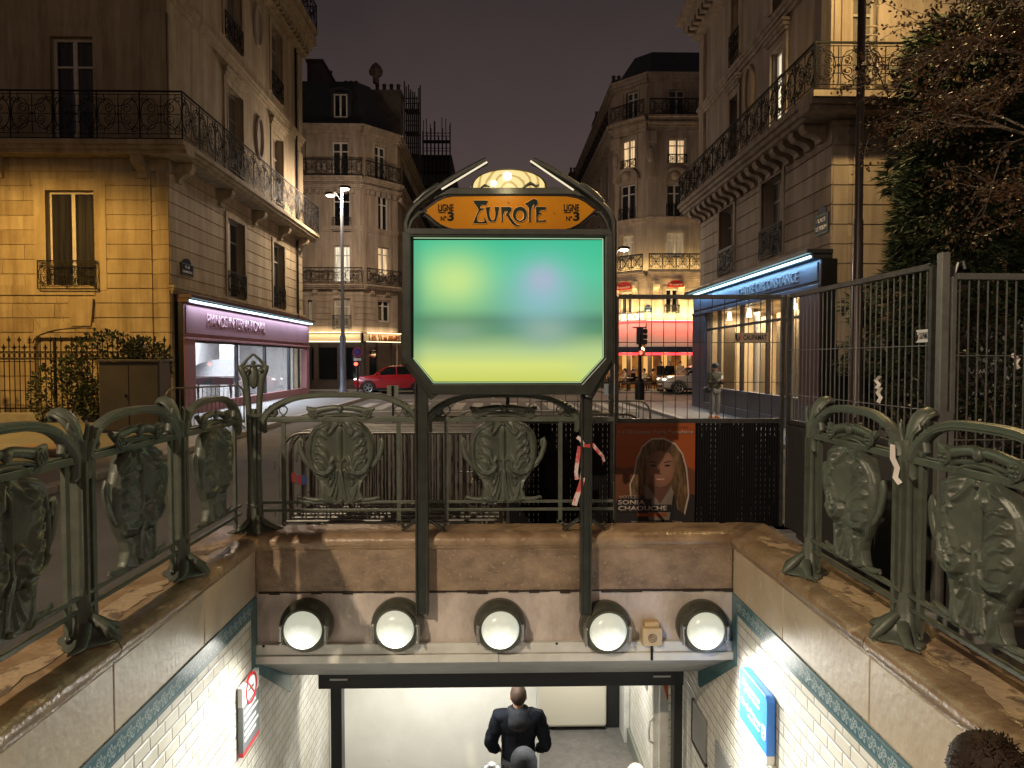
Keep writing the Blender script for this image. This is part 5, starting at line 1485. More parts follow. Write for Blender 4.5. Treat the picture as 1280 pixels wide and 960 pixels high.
balcony(b4, G4f, -.80, 14, 7.804, .8, 1.046, 1.05, brk=None, ends=(False, False), mt=M_stoneP, r=.012)
m = MB(); m.add([(X4 + .3, Y4 + .3, 15.6), (22, Y4 + .3, 15.6), (22, Y4E, 15.6), (X4 + .3, Y4E, 15.6), (X4 + 2, Y4 + 2, 19.5), (22, Y4 + 2, 19.5), (22, Y4E, 19.5), (X4 + 2, Y4E, 19.5)], [(0, 1, 5, 4), (3, 0, 4, 7), (2, 3, 7, 6), (4, 5, 6, 7)])
m.build('mansard_roof', M_slate, b4)
m = MB(); m.box(X4 + .02, 22, Y4E - .045, Y4E - .002, 0, 16.2); m.build('party_wall', M_stoneD, b4)
street_plate(G4, 1021, 261, 1037, 290, 'pale street plate on the rose stone corner beside the lamp pole', ['PLACE', 'DE DUBLIN'], b4)
# shopfront
FQ = Fac(7.52, 27.0, 0, -1); LQ = 10.62
M_navy = mat('slate_blue_shop_paint', (.055, .058, .085), .4, 0, (.07, .072, .10), 2)
m = MB(); m.fbox(FQ, 0, LQ, 3.62, 4.20, -.27, .0); m.fbox(FQ, .1, LQ - .1, 3.70, 4.14, -.1, .03)
m.fbox(FQ, 0, LQ, 3.52, 3.618, -.27, .05); sf4 = m.build('shopfront', M_navy, b4, bevel=.008)
m = MB(); m.fbox(FQ, -.05, LQ + .05, 4.32, 4.42, -.27, .34); m.fbox(FQ, -.03, LQ + .03, 4.202, 4.318, -.27, .2); m.build('shop_cornice', mat('dark_slate_cornice', (.022, .022, .028), .4), sf4, bevel=.008)
mq = pxu(FQ, (882, 896, 924, 956, 978, 999, 1015))
m = MB(); m.fbox(FQ, 0, mq[0] - .1, .07, 3.518, -.26, .02); m.fbox(FQ, mq[0] - .099, LQ - .02, .07, .80, -.2, .0); m.fbox(FQ, mq[0] - .099, LQ - .02, .07, .34, -.2, .05); m.fbox(FQ, mq[0] - .099, mq[5], .801, .90, -.2, .03)
m.build('stall_riser', M_navy, sf4, bevel=.008)
m = MB(); m.fbox(FQ, mq[5], LQ - .02, .801, 3.518, -.26, .01); m.build('pilaster', mat('maroon_shop_paint', (.075, .030, .036), .4), sf4, bevel=.008)
m = MB(); m.box(7.535, X4 + .1, 16.352, 16.376, .07, 4.2); m.build('end_panel', M_blk, sf4)
m = MB()
for u in mq[:5]: m.fbox(FQ, u - .05, u + .05, .901, 3.518, -.14, -.03)
m.fbox(FQ, mq[0], mq[5], 2.90, 2.97, -.135, -.035)
m.build('mullion', mat('dark_bronze_mullion', (.035, .025, .024), .4), sf4)
for a, b in zip(mq[:5], mq[1:6]):
    m = MB(); m.fbox(FQ, a + .05, b - .05, .902, 3.517, -.10, -.09); m.build('shop_window', M_glz, sf4)
m = MB(); m.fbox(FQ, .05, LQ - .05, 4.225, 4.275, .203, .225); m.build('led_strip', M_led, sf4)
text('CENTRE CIRCONSTANCE', 'shop_lettering', sf4, FQ.P(FQ.px(925, 360)[0], 3.78, .032), (0, -1, 0), (0, 0, 1), .27, FQ.px(1000, 340)[0] - FQ.px(925, 360)[0], mat('dull_steel_letters', (.25, .25, .27), .4, .5), .03)
light('AREA', 'led_light', FQ.P(LQ / 2, 4.21, .26), 105, (.28, .62, 1), b4, .05, FQ.P(LQ / 2, 3.4, .05), sy=LQ - .4, along=FQ.U)
t = thing('shop_interior', (10, 22, .1), 'warm lit shop room behind the slate blue shopfront', 'room')
M_warmw = mat('warm_shop_wall', (.55, .44, .29), .7, 0, (.46, .36, .23), .7, lo=.4, hi=.6)
m = MB(); m.box(10.9, 11.0, 16.9, 27.0, .1, 3.66); m.build('back_wall', M_warmw, t)
m = MB(); m.box(7.83, 10.9, 16.9, 27.0, .102, .115); m.build('floor', M_step, t)
m = MB(); m.box(8.22, 10.9, 16.9, 27.0, 3.6, 3.65); m.build('ceiling', M_warmw, t)
m = MB(); m.box(8.22, 10.9, 16.85, 16.92, .12, 3.6); m.box(8.22, 10.9, 26.95, 27.05, .12, 3.6); m.box(8.6, 8.72, 25.4, 26.6, .12, 3.2); m.box(8.7, 8.8, 20.2, 21.9, .12, 3.3); m.box(9.0, 9.1, 23.3, 24.2, .12, 3.3)
m.build('partition', M_warmw, t)
m = MB(); m.lathe((8.5, 23.0, .12), [(.11, 0), (.11, 3.4)], 14); m.lathe((8.55, 19.4, .12), [(.13, 0), (.13, 3.4)], 14); m.build('column', mat('grey_column', (.4, .39, .37), .5), t, smooth=40)
m = MB()
for y in (25.6, 23.6, 20.0, 18.0): m.lathe((8.45, y, 3.28), [(.02, .3), (.05, .28), (.09, .0)], 10)
m.build('pendant_lamp', emit('pendant_glow', (1, .85, .6), 14), t, smooth=50)
light('AREA', 'shop_light', (9.0, 22, 3.5), 1000, (1, .76, .46), t, 1.4, (9.6, 22, 0), sy=9, along=(0, 1, 0))

# ---- far left corner building
b2 = thing('corner_building', (-8, 43, 0), 'rose stone building with slate mansard behind the double street lamp', 'building')
P1 = Fac(-15, 43, 1, 0); P2 = Fac(-8, 43, 1.8, 2); P3 = Fac(-6.2, 45, 0, 1)
L2 = math.hypot(1.8, 2); ZC2 = 15.75
h1 = [rect(P1, 415, 177, 436, 225), rect(P1, 381, 177, 390, 225), rect(P1, 416, 238, 438, 290), rect(P1, 417, 307, 438, 353), rect(P1, 417, 373, 438, 412), rect(P1, 385, 375, 391, 405)]
h2 = [rect(P2, 468, 181, 483, 225), rect(P2, 472, 243, 486, 290), rect(P2, 472, 308, 487, 346), rect(P2, 472, 375, 488, 403)]
for hh_ in h1[:2] + h2[:1]: hh_[2] = 12.75
h3 = []
for k in range(7):
    for z in (4.3, 7.2, 10.0, 12.8): h3.append([2.0 + k * 5.2, 3.3 + k * 5.2, z, z + 2.2])
m = MB(); wall(m, P1, 0, 7, 3.5, ZC2, h1, .3, course=.0); wall(m, P2, 0, L2, 3.5, ZC2, h2, .3); wall(m, P3, 0, 46, 0, ZC2, h3, .3); m.build('wall', M_stoneP, b2)
m = MB()
for i in range(8):
    z = 3.55 + i * .36
    for F, a, b, hh_ in ((P1, 0, 7, h1), (P2, 0, L2, h2)):
        for e, g in spans(a, b, [(q_[0] - .12, q_[1] + .12) for q_ in hh_ if q_[2] < z + .3 and q_[3] > z]): m.fbox(F, e, g, z + .02, z + .34, -.02, .03)
for F, b in ((P1, 7), (P2, L2), (P3, 46)):
    molding(m, F, 0, b, 15.3, ZC2 + .05, .42); molding(m, F, 0, b, 9.55, 9.85, .14); molding(m, F, 0, b, 12.0, 12.3, .3)
    k = int(b / .42)
    for i in range(k): m.fbox(F, .1 + i * .42, .30 + i * .42, 11.75, 12.02, -.02, .30)
for F, hh_ in ((P1, h1), (P2, h2), (P3, h3)):
    for c_ in hh_: surround(m, F, *c_, w=.16, d=.05)
for F, u in ((P1, 6.7), (P1, 3.9), (P2, .15), (P2, 2.5)): m.fbox(F, u - .2, u + .2, 6.4, 15.2, -.02, .06)
m.build('mouldings', M_stoneP, b2)
for i, c_ in enumerate(h1): window(b2, P1, *c_, d=-.18, lit=(M_litpale if i == 3 else None), pane=(M_litdim if i == 4 else None), guard=(.85 if i in (2, 4) else None))
for i, c_ in enumerate(h2): window(b2, P2, *c_, d=-.18, lit=(M_litwarm if i == 2 else None))
for i, c_ in enumerate(h3): window(b2, P3, *c_, d=-.18, pane=(M_litdim if i in (9, 14) else None))
for F, a, b in ((P1, 0, 7.1), (P2, -.05, L2 + .05), (P3, -.05, 40)):
    balcony(b2, F, a, b, 12.75, .45, .95, 1.2, .3, ends=(False, False), mt=M_stoneP, r=.014, simple=True)
for F, a, b in ((P1, 0, 7.1), (P2, -.05, L2 + .05)):
    balcony(b2, F, a, b, 6.38, .5, .95, 1.0, .3, ends=(False, False), mt=M_stoneP, r=.014, brk=[.6 + 1.2 * k for k in range(int(b / 1.2))], bd=.5)
m = MB()
lo = [(-15, 43.1), (-8, 43.1), (-6.3, 45), (-6.3, 91)]; hi = [(-15, 44.6), (-8.6, 44.6), (-7.9, 45.5), (-7.9, 91)]
m.rows([[(x, y, ZC2 + .05) for x, y in lo], [(x, y, 19.0) for x, y in hi]]); m.rows([[(x, y, 19.0) for x, y in hi], [(-15, 60, 20.0), (-9.5, 48, 20.0), (-9.5, 48, 20.0), (-9.5, 91, 20.0)]])
m.build('mansard_roof', M_slate, b2)
wd = rect(P1, 416, 122, 433, 149)
m = MB(); Fd = Fac(-15, 43.35, 1, 0); um = (wd[0] + wd[1]) / 2; zz = Fd.px(424, 148)[1]
m.fbox(Fd, um - .62, um + .62, zz - .3, zz + 1.55, -1.2, .0); arch_head(m, Fd, um - .72, um + .72, zz + 1.50, .34, .16, .1, 8); dm = m.build('dormer', M_slate, b2)
window(b2, Fd, um - .40, um + .40, zz, zz + 1.42, d=.05, transom=False)
m = MB(); p = aty(486, 116, 46.5); z0_ = 18
chimney(m, aty(464, 0, 46.5).x, aty(500, 0, 46.5).x, 46.5, 48, 15.8, aty(0, 108, 46.5).z, 4); chimney(m, aty(427, 0, 47).x, aty(446, 0, 47).x, 47, 47.8, 18.5, aty(0, 107, 47).z, 3)
chimney(m, aty(383, 0, 48).x, aty(402, 0, 48).x, 48, 55, 18.5, aty(0, 70, 48).z, 2); m.lathe(aty(470, 104, 46.8), [(.2, 0), (.2, .4), (.42, .55), (.46, .8), (.3, 1.1), (.06, 1.3)], 8)
m.build('chimney', mat('sooty_chimney', (.06, .05, .046), .9, 0, (.10, .08, .07), 2), b2)
M_wood = mat('dark_brown_shopfront', (.050, .036, .030), .45, 0, (.075, .055, .045), 3)
m = MB(); m.fbox(P1, 0, 7, 0, 2.9, -.4, -.08); m.fbox(P2, .03, L2, 0, 2.9, -.4, -.08)
for u in (1.2, 3.4, 4.2, 5.6, 6.7): m.fbox(P1, u - .14, u + .14, .02, 2.9, -.2, .06)
for u in (.3, 1.2, 2.3): m.fbox(P2, u - .12, u + .12, .02, 2.9, -.2, .06)
cf = m.build('shopfront', M_wood, b2)
for F, a, b in ((P1, 3.55, 4.05), (P1, 4.35, 5.45), (P1, 5.75, 6.55), (P1, 1.35, 3.25), (P2, .45, 1.05)):
    m = MB(); m.fbox(F, a, b, .7, 2.6, -.09, -.05); m.build('shop_window', M_pane, cf)
m = MB(); m.fbox(P2, 1.35, 2.15, 0.05, 2.5, -.09, -.03); m.build('door', M_wood, cf)
M_awn = mat('cream_awning', (.62, .52, .36), .7)
m = MB(); m.fbox(P1, 1.0, 6.9, 2.98, 3.46, -.05, .32); m.fbox(P2, .08, L2, 2.98, 3.44, -.05, .30); m.build('awning', M_awn, cf)
m = MB(); m.fbox(P1, 1.0, 6.9, 2.925, 2.978, .2, .33); m.fbox(P2, .08, L2, 2.935, 2.978, .2, .31); m.fbox(P1, 1.0, 6.9, 3.475, 3.52, .3, .40); m.fbox(P2, .08, L2, 3.455, 3.50, .3, .38); m.build('light_strip', emit('warm_strip', (1, .80, .48), 2.6), cf)
text('LES TUILERIES', 'cafe_lettering', cf, P2.P(.22, 3.02, .305), P2.U, (0, 0, 1), .36, L2 - .35, mat('copper_letters', (.30, .10, .03), .4), .05, bold=.015)
light('AREA', 'awning_light', P1.P(4.2, 3.62, .5), 60, (1, .78, .45), b2, .1, P1.P(4.2, 3.1, .1), sy=5.5, along=P1.U)
light('AREA', 'awning_light', P2.P(1.3, 3.6, .5), 26, (1, .78, .45), b2, .1, P2.P(1.3, 3.1, .1), sy=2.2, along=P2.U)

# ---- tall block with scaffolding at the end of the street
b5 = thing('apartment_block', (-9, 93, 0), 'dark tall block wrapped in scaffolding at the end of the street', 'building')
m = MB(); x0, x1 = aty(486, 0, 93).x, aty(564, 0, 93).x; zt_ = aty(0, 190, 93).z
m.box(x0 - 4, x1, 93, 110, 0, zt_); m.build('wall', mat('dark_render', (.05, .045, .042), .9), b5)
for k in range(6):
    z = zt_ - 2.6 - k * 3.1
    m = MB(); m.box(x0 + 4, x1 - .8, 92.9, 92.99, z - 1.3, z); m.build('window_band', mat('dim_band', (.16, .14, .12), .6), b5)
M_scf = mat('scaffold_tube', (.055, .05, .045), .5, .5)
def scaffold(x0, x1, y, z0, z1, label, k):
    t = thing('scaffolding', (x0, y, z0), label, 'scaffolding', 'scaffolding on the far roofs')
    r_ = random.Random(k); m = MB(); n = 7
    for i in range(n + 1):
        x = x0 + (x1 - x0) * i / n
        for yy in (y, y + 1.2): m.bar((x, yy, z0), (x, yy, z1 + r_.uniform(-.3, 2.2)), .10)
    m.build('upright', M_scf, t)
    nz_ = int((z1 - z0) / 1.9)
    for j in range(nz_ + 1):
        z = z0 + j * 1.9
        for yy in (y, y + 1.2): m = MB(); m.bar((x0, yy, z + .9), (x1, yy, z + .9), .07); m.build('ledger', M_scf, t)
        p_ = MB(); p_.box(x0, x1, y, y + 1.2, z - .05, z + .02); p_.build('platform', M_scf, t)
scaffold(aty(528, 0, 92).x, aty(562, 0, 92).x, 91.5, aty(0, 230, 92).z, aty(0, 162, 92).z, 'scaffolding crowning the tall dark block', 1)
scaffold(aty(505, 0, 62).x, aty(523, 0, 62).x, 62, 15.8, aty(0, 128, 62).z, 'scaffolding rising above the slate roof beside the chimney stack', 2)

# ---- far right corner building with the brasserie
b3 = thing('corner_building', (8.94, 42, 0), 'cream stone building with curved corner balconies above the red neon brasserie', 'building')
Q1 = Fac(8.94, 42, 1, 0); Q2 = Fac(7.28, 43.7, 1.66, -1.7); Q3 = Fac(7.28, 63, 0, -1)
LQ2 = math.hypot(1.66, 1.7); LQ3 = 63 - 43.7; ZR = 18.5
k1 = [rect(Q1, 836, 112, 856, 148), rect(Q1, 836, 173, 857, 205), rect(Q1, 834, 230, 853, 273), rect(Q1, 833, 291, 855, 322), rect(Q1, 832, 361, 848, 392)]
k2 = [rect(Q2, 783, 117, 797, 156), rect(Q2, 777, 177, 794, 210), rect(Q2, 775, 233, 794, 276), rect(Q2, 777, 296, 792, 324), rect(Q2, 775, 366, 790, 392)]
k1[0][2] = 16.15; k2[0][2] = 16.15
k1.append([k1[0][0] + 3.2, k1[0][1] + 3.2] + k1[0][2:])
k3 = []
for k in range(5):
    for z in (5.9, 9.0, 12.2): k3.append([2.2 + k * 3.4, 3.3 + k * 3.4, z, z + 2.2])
m = MB(); wall(m, Q1, 0, 9, 3.4, ZR, k1, .3); wall(m, Q2, 0, LQ2, 3.4, ZR, k2, .3); wall(m, Q3, 0, LQ3, 0, ZR, k3, .3); m.build('wall', M_stoneP, b3)
m = MB()
for i in range(6):
    z = 4.35 + i * .36
    for F, b, hh_ in ((Q1, 9, k1), (Q2, LQ2, k2)):
        for e, g in spans(0, b, [(q_[0] - .12, q_[1] + .12) for q_ in hh_ if q_[2] < z + .3 and q_[3] > z]): m.fbox(F, e, g, z + .02, z + .34, -.02, .025)
for F, b in ((Q1, 9), (Q2, LQ2), (Q3, LQ3)):
    molding(m, F, 0, b, 18.1, ZR + .1, .35); molding(m, F, 0, b, 15.3, 15.75, .4); molding(m, F, 0, b, 10.0, 10.3, .16); molding(m, F, 0, b, 6.5, 6.8, .3)
for F, hh_ in ((Q1, k1), (Q2, k2), (Q3, k3)):
    for i, c_ in enumerate(hh_): surround(m, F, *c_, w=.16, d=.05)
for F, c_ in ((Q1, k1[2]), (Q2, k2[2])):
    arch_head(m, F, c_[0] - .35, c_[1] + .35, c_[3] + .22, .72, .22, .28, 10); m.ell(F.P((c_[0] + c_[1]) / 2, c_[3] + .5, .06), .3, .2, .3, 8, 6)
for F, u in ((Q1, .12), (Q1, 4.6), (Q2, .2)):
    m.fbox(F, u - .25, u + .25, 12.6, 15.2, -.02, .1); m.fbox(F, u - .35, u + .35, 14.6, 15.25, .101, .26); m.ell(F.P(u, 13.9, .12), .24, .14, .5, 8, 6)
for F, c_ in ((Q1, k1[0]), (Q2, k2[0])):
    m.fbox(F, c_[0] - 1.0, c_[0] - .2, 16.3, c_[3], -.02, .05); m.fbox(F, c_[1] + .2, c_[1] + 1.0 if F is Q1 else LQ2 - .05, 16.3, c_[3], -.02, .05)
for F, us in ((Q1, (.5, 2.0, 4.2)), (Q2, (.3, 1.6))):
    for u in us: bracket(m, F, u, .35, 5.75, 6.5, .45)
m.build('mouldings', M_stoneP, b3)
for i, c_ in enumerate(k1): window(b3, Q1, *c_, d=-.18, lit=(M_litwarm if i == 1 else None), pane=(M_litdim if i == 3 else None), guard=(.55 if i == 1 else .8 if i == 2 else .5 if i == 4 else None))
for i, c_ in enumerate(k2): window(b3, Q2, *c_, d=-.18, lit=(M_litwarm if i == 1 else None), pane=(M_litdim if i == 3 else None), guard=(.55 if i == 1 else .8 if i == 2 else None))
for i, c_ in enumerate(k3): window(b3, Q3, *c_, d=-.18)
for F, b in ((Q1, 9), (Q2, LQ2 + .04)): balcony(b3, F, -.04, b, 16.1, .5, .92, 1.0, .3, ends=(False, False), mt=M_stoneP, r=.014, simple=True)
balcony(b3, Q3, 0, LQ3 + .04, 16.1, .5, .92, 1.2, .3, ends=(True, False), mt=M_stoneP, r=.014, simple=True)
for F, b in ((Q1, 4.8), (Q2, LQ2 + .04)): balcony(b3, F, -.04, b, 7.1, .55, .95, .8, .3, ends=(False, False), mt=M_stoneP, r=.018)
m = MB()
lo = [(7.38, 63), (7.38, 43.74), (8.98, 42.1), (18, 42.1)]; hi = [(8.6, 63), (8.6, 44.4), (9.5, 43.5), (18, 43.5)]
m.rows([[(x, y, ZR + .1) for x, y in lo], [(x, y, 20.5) for x, y in hi]]); m.rows([[(x, y, 20.5) for x, y in hi], [(12, 63, 21), (11, 46, 21), (12, 45, 21), (18, 45, 21)]])
m.build('mansard_roof', M_slate, b3)
m = MB(); chimney(m, 7.7, 8.4, 47, 49, 18.5, 20.2, 2); chimney(m, 7.7, 8.4, 55, 57, 18.5, 20.6, 2); m.build('chimney', mat('sooty_chimney', (.06, .05, .046), .9), b3)
# brasserie ground floor
za = lambda y: aty(0, y, 41.6).z
br = None
m = MB(); m.fbox(Q1, .05, 9, 3.18, 3.40, -.3, .0); m.fbox(Q2, 0, LQ2, 3.18, 3.40, -.3, .0)
br = m.build('shopfront', M_wood, b3)
M_cream2 = mat('grey_awning_canvas', (.50, .48, .43), .8)
m = MB()
for F, b in ((Q1, 9), (Q2, LQ2)):
    a0 = -.0 if F is Q1 else -.02
    m.rows([[F.P(a0, 4.02, .10), F.P(b, 4.02, .10)], [F.P(a0 - .3, 2.62, 1.0), F.P(b + (.3 if F is Q2 else 0), 2.62, 1.0)]])
    m.rows([[F.P(a0, 4.06, .10), F.P(b, 4.06, .10)], [F.P(a0 - .3, 2.66, 1.0), F.P(b + (.3 if F is Q2 else 0), 2.66, 1.0)]], flip=True)
m.build('awning', M_cream2, br)
m = MB()
for F, b in ((Q1, 9), (Q2, LQ2)): m.fbox(F, -.3, b + .28, 2.30, 2.618, .97, 1.0)
m.build('valance', mat('navy_valance', (.012, .014, .04), .6), br)
M_neon = emit('red_neon', (1.0, .035, .05), 3.6)
m = MB()
for F, b in ((Q1, 9), (Q2, LQ2)): m.fbox(F, -.02, b, 4.10, 4.17, .12, .17); m.fbox(F, -.25, b + .2, 2.14, 2.27, .90, .95)
m.build('neon_tube', M_neon, br)
m = MB(); m.fbox(Q1, -.02, 9, 4.172, 4.20, .12, .18); m.build('neon_core', emit('neon_core', (1, .55, .5), 3), br)
text("L'S EUROPE", 'brasserie_lettering', br, Q2.P(.05, 4.22, .2), Q2.U, (0, 0, 1), .42, LQ2 - .1, emit('white_letters', (1, .96, .9), 1.3), .05, bold=.03)
M_ora = emit('brasserie_glow', (1.0, .52, .14), .85); M_ora2 = mat('brasserie_wood', (.16, .07, .02), .5)
m = MB(); m.box(7.4, 18, 46.6, 46.7, 0, 3.3); m.build('back_wall', mat('ochre_wall', (.50, .30, .10), .6, 0, (.20, .09, .04), 1.6, lo=.42, hi=.58), br)
m = MB(); m.box(7.5, 18, 43.6, 46.6, .092, .10); m.build('floor_boards', M_ora2, br)
m = MB()
for x in (8.0, 9.3, 10.5, 11.7, 13.2): m.box(x, x + .22, 43.2, 43.4, .09, 3.18)
m.build('wood_post', M_wood, br)
for x, z0, z1 in ((8.3, 1.2, 2.6), (9.7, .9, 2.1), (10.9, 1.0, 2.5), (12.2, 1.1, 2.4)): m = MB(); m.box(x, x + .62, 46.5, 46.58, z0, z1); m.build('lit_panel', M_ora, br)
m = MB()
for x in (7.9, 8.9, 10.1, 11.4, 12.6): m.ell((x, 43.0, 2.5), .10, .10, .14, 8, 6)
m.build('globe_lamp', emit('globe_glow', (1, .78, .42), 9), br, smooth=50)
for x in (8.4, 10.2, 12): light('POINT', 'brasserie_light', (x, 42.6, 2.5), 130, (1, .66, .30), b3, .25)
light('AREA', 'balcony_light', Q1.P(2.0, 7.2, .42), 60, (1, .72, .30), b3, .06, Q1.P(2.0, 7.9, .0), sy=4.5, along=Q1.U)
light('AREA', 'balcony_light', Q2.P(1.2, 7.2, .42), 34, (1, .72, .30), b3, .06, Q2.P(1.2, 7.9, .0), sy=2.2, along=Q2.U)
light('AREA', 'neon_light', Q2.P(1.2, 4.24, .5), 42, (1, .10, .08), b3, .1, Q2.P(1.2, 3.4, .45), sy=2.2, along=Q2.U)
light('AREA', 'neon_light', Q1.P(2.6, 4.24, .5), 90, (1, .10, .08), b3, .1, Q1.P(2.6, 3.4, .45), sy=5, along=Q1.U)
light('AREA', 'cornice_light', Q1.P(2.0, 4.3, .6), 340, (1, .70, .28), b3, .1, Q1.P(2.0, 5.6, .05), sy=4.5, along=Q1.U)
light('AREA', 'cornice_light', Q2.P(1.2, 4.3, .6), 180, (1, .70, .28), b3, .1, Q2.P(1.2, 5.6, .05), sy=2.2, along=Q2.U)
for F, x, y in ((Q2, 785, 358), (Q1, 843, 355.5)):
    r_ = rect(F, x - 10, y - 4, x + 9.5, y + 4)
    m = MB(); um = (r_[0] + r_[1]) / 2; uw = (r_[1] - r_[0]) / 2
    m.poly([(um - uw, r_[2]), (um + uw, r_[2])] + arc(um, r_[2] + .12, uw, r_[3] - r_[2] - .1, 0, PI, 10), F.P, .3, .42)
    m.build('red_blind', mat('red_blind', (.55, .03, .02), .5), br)
    text('Brasserie', 'blind_lettering', br, F.P(um - uw * .8, r_[2] + .08, .425), F.U, (0, 0, 1), .14, uw * 1.6, mat('cream_letters', (.8, .7, .5), .5), .01)
street_plate(Q1, 805, 381, 815, 391, 'small blue plate on the lit brasserie wall above its awning', ['RUE'], b3)
# ---- block far behind
b6 = thing('apartment_block', (6.5, 76, 0), 'dark chimneyed roofs behind the brasserie building at the street end', 'building')
m = MB(); x0, x1 = aty(712, 0, 76).x, aty(729, 0, 76).x; m.box(x0, x1 + 4, 76, 90, 0, aty(0, 222, 76).z); m.build('wall', mat('dark_render', (.05, .045, .042), .9), b6)
m = MB(); chimney(m, x0 + .1, x0 + 1.2, 76.2, 77.5, 15, aty(0, 210, 76).z, 3); m.build('chimney', mat('sooty_chimney', (.06, .05, .046), .9), b6)
# ================================================================== lamps seen in the square
def lamp_post(loc, label, ztop, heads, col, energy, base_r=.11, mt=None, spot=150, st=9, base_h=3.0, glow=680):
    x, y = loc
    t = thing('street_lamp', (x, y, 0), label, 'street lamp', 'street lamps round the square')
    m = MB(); m.lathe((x, y, 0), [(base_r * 1.5, 0), (base_r * 1.5, .25), (base_r * 1.15, .4), (base_r, .7), (base_r * .95, base_h), (base_r * .6, base_h + .15), (base_r * .45, ztop)], 14)
    m.build('pole', mt or M_iron, t, smooth=40)
    m = MB()
    for hx, hy, hz in heads: m.tube([(x, y, hz - .25), (x + (hx - x) * .4, y + (hy - y) * .4, hz + .05), (hx, hy, hz + .12)], .03, 6)
    m.build('arm', M_iron, t, smooth=50)
    for hx, hy, hz in heads:
        m = MB(); m.ell((hx, hy, hz + .08), .30, .20, .10, 12, 6); m.build('lamp_head', M_iron, t, smooth=50)
        m = MB(); m.ell((hx, hy, hz - .02), .22, .17, .07, 12, 6); m.build('lamp_glass', emit('street_lamp_glass', (1, .80, .45), st), t, smooth=50)
        light('SPOT', 'lamp_light', (hx, hy, hz - .14), energy, col, t, .1, (hx, hy, 0), spot, .35)
        light('POINT', 'lamp_glow', (hx, hy, hz - .16), glow, (1, .79, .60), t, .12)
    return t
lp = aty(427, 232, 36.0)
M_pole2 = mat('grey_painted_pole', (.10, .11, .14), .45, .2)
lamp_post((lp.x, 36.0), 'double headed lamp post in front of the far left mansard building', lp.z, [tuple(aty(431, 236, 35.6)), tuple(aty(413, 244, 35.6))], WRM, 420, .16, M_pole2, 172, 14)
lp = aty(769, 330, 35); lamp_post((lp.x, 35), 'slim single lamp post beside the sign in front of the brasserie', aty(0, 322, 35).z, [tuple(aty(780, 312, 34.6))], WRM, 600, .07, mat('pale_pole', (.45, .42, .36), .5), 165, 14, .8, 760)
# tall pole at the right: its head is above the frame
t = thing('street_lamp', (6.66, 13, 0), 'tall dark lamp pole rising past the yellow lit balcony at the right', 'street lamp', 'street lamps round the square')
m = MB(); m.lathe((6.66, 13, 0), [(.16, 0), (.16, 1.0), (.105, 1.2), (.085, 4.4), (.073, 4.45), (.066, 11.5)], 16); m.build('pole', mat('bronze_pole', (.06, .045, .04), .35, .5), t, smooth=40)
m = MB(); m.lathe((6.66, 13, 7.12), [(.07, 0), (.10, .03), (.10, .07), (.07, .1)], 12); m.tube([(6.66, 13, 7.2), (7.0, 13.2, 7.35), (7.5, 13.6, 6.9), (8.0, 14, 6.8)], .012, 5); m.build('collar', M_iron, t, smooth=40)
m = MB(); m.tube([(6.66, 13, 11.4), (6.9, 13.0, 11.75), (7.3, 13.1, 11.8)], .04, 8); m.build('arm', M_iron, t)
m = MB(); m.ell((7.4, 13.1, 11.78), .36, .2, .1, 12, 6); m.build('lamp_head', M_iron, t, smooth=50)
m = MB(); m.ell((7.4, 13.1, 11.69), .26, .16, .06, 12, 6); m.build('lamp_glass', emit('street_lamp_glass', (1, .80, .45), 14), t, smooth=50)
light('POINT', 'lamp_glow', (7.3, 13.0, 11.5), 330, (1, .72, .40), t, .12)
light('SPOT', 'lamp_light', (7.4, 13.1, 11.58), 1600, (1, .68, .25), t, .12, (7.6, 14.6, 0), 150, .4)

# ================================================================== traffic signs and signals
def sign_square(px, py, y, label):
    p = aty(px, py, y); t = thing('road_sign', (p.x, y, 0), label, 'road sign', 'small blue grey plates on short poles')
    m = MB(); m.box(p.x - .17, p.x + .17, y - .02, y - .008, p.z - .17, p.z + .17); m.build('plate', mat('pale_blue_plate', (.30, .40, .48), .35), t, bevel=.02)
    m = MB(); m.box(p.x - .035, p.x + .035, y - .03, y - .021, p.z - .15, p.z + .16); m.tube([(p.x, y + .02, 0), (p.x, y + .02, p.z + .1)], .03, 8); m.build('pole', M_iron, t)
sign_square(491, 489, 21, 'square pale plate on a short pole in front of the red car')
sign_square(762, 487, 21, 'square pale plate on a short pole beside the sign frame, before the brasserie')
p = aty(447, 440, 33.5)
t = thing('road_sign', (p.x, 33.5, 0), 'round blue and red no stopping sign above a red walk signal', 'road sign')
m = MB(); m.tube([(p.x, 33.5, 0), (p.x, 33.5, p.z + .2)], .04, 8); m.build('pole', M_iron, t)
m = MB(); m.lathe((p.x, 33.44, p.z), [(.0001, -.01), (.23, -.01), (.23, .01), (.0001, .011)], 24, ax=(0, -1, 0)); m.build('disc', mat('sign_red2', (.5, .02, .03), .35), t)
m = MB(); m.lathe((p.x, 33.42, p.z), [(.0001, 0), (.18, 0), (.18, .006), (.0001, .007)], 24, ax=(0, -1, 0)); m.build('disc_face', mat('sign_blue2', (.03, .05, .30), .35), t)
m = MB(); m.bar((p.x - .13, 33.405, p.z - .13), (p.x + .13, 33.405, p.z + .13), .035, .01); m.bar((p.x - .13, 33.40, p.z + .13), (p.x + .13, 33.40, p.z - .13), .035, .01); m.build('cross', mat('sign_red2', (.5, .02, .03), .35), t)
m = MB(); m.box(p.x - .17, p.x + .17, 33.42, 33.44, p.z - .41, p.z - .29); m.build('sub_plate', M_sw, t)
m = MB(); m.box(p.x - .15, p.x + .10, 33.3, 33.45, p.z - .72, p.z - .43); m.build('signal_box', M_blk, t)
M_redl = emit('red_signal', (1, .05, .03), 9)
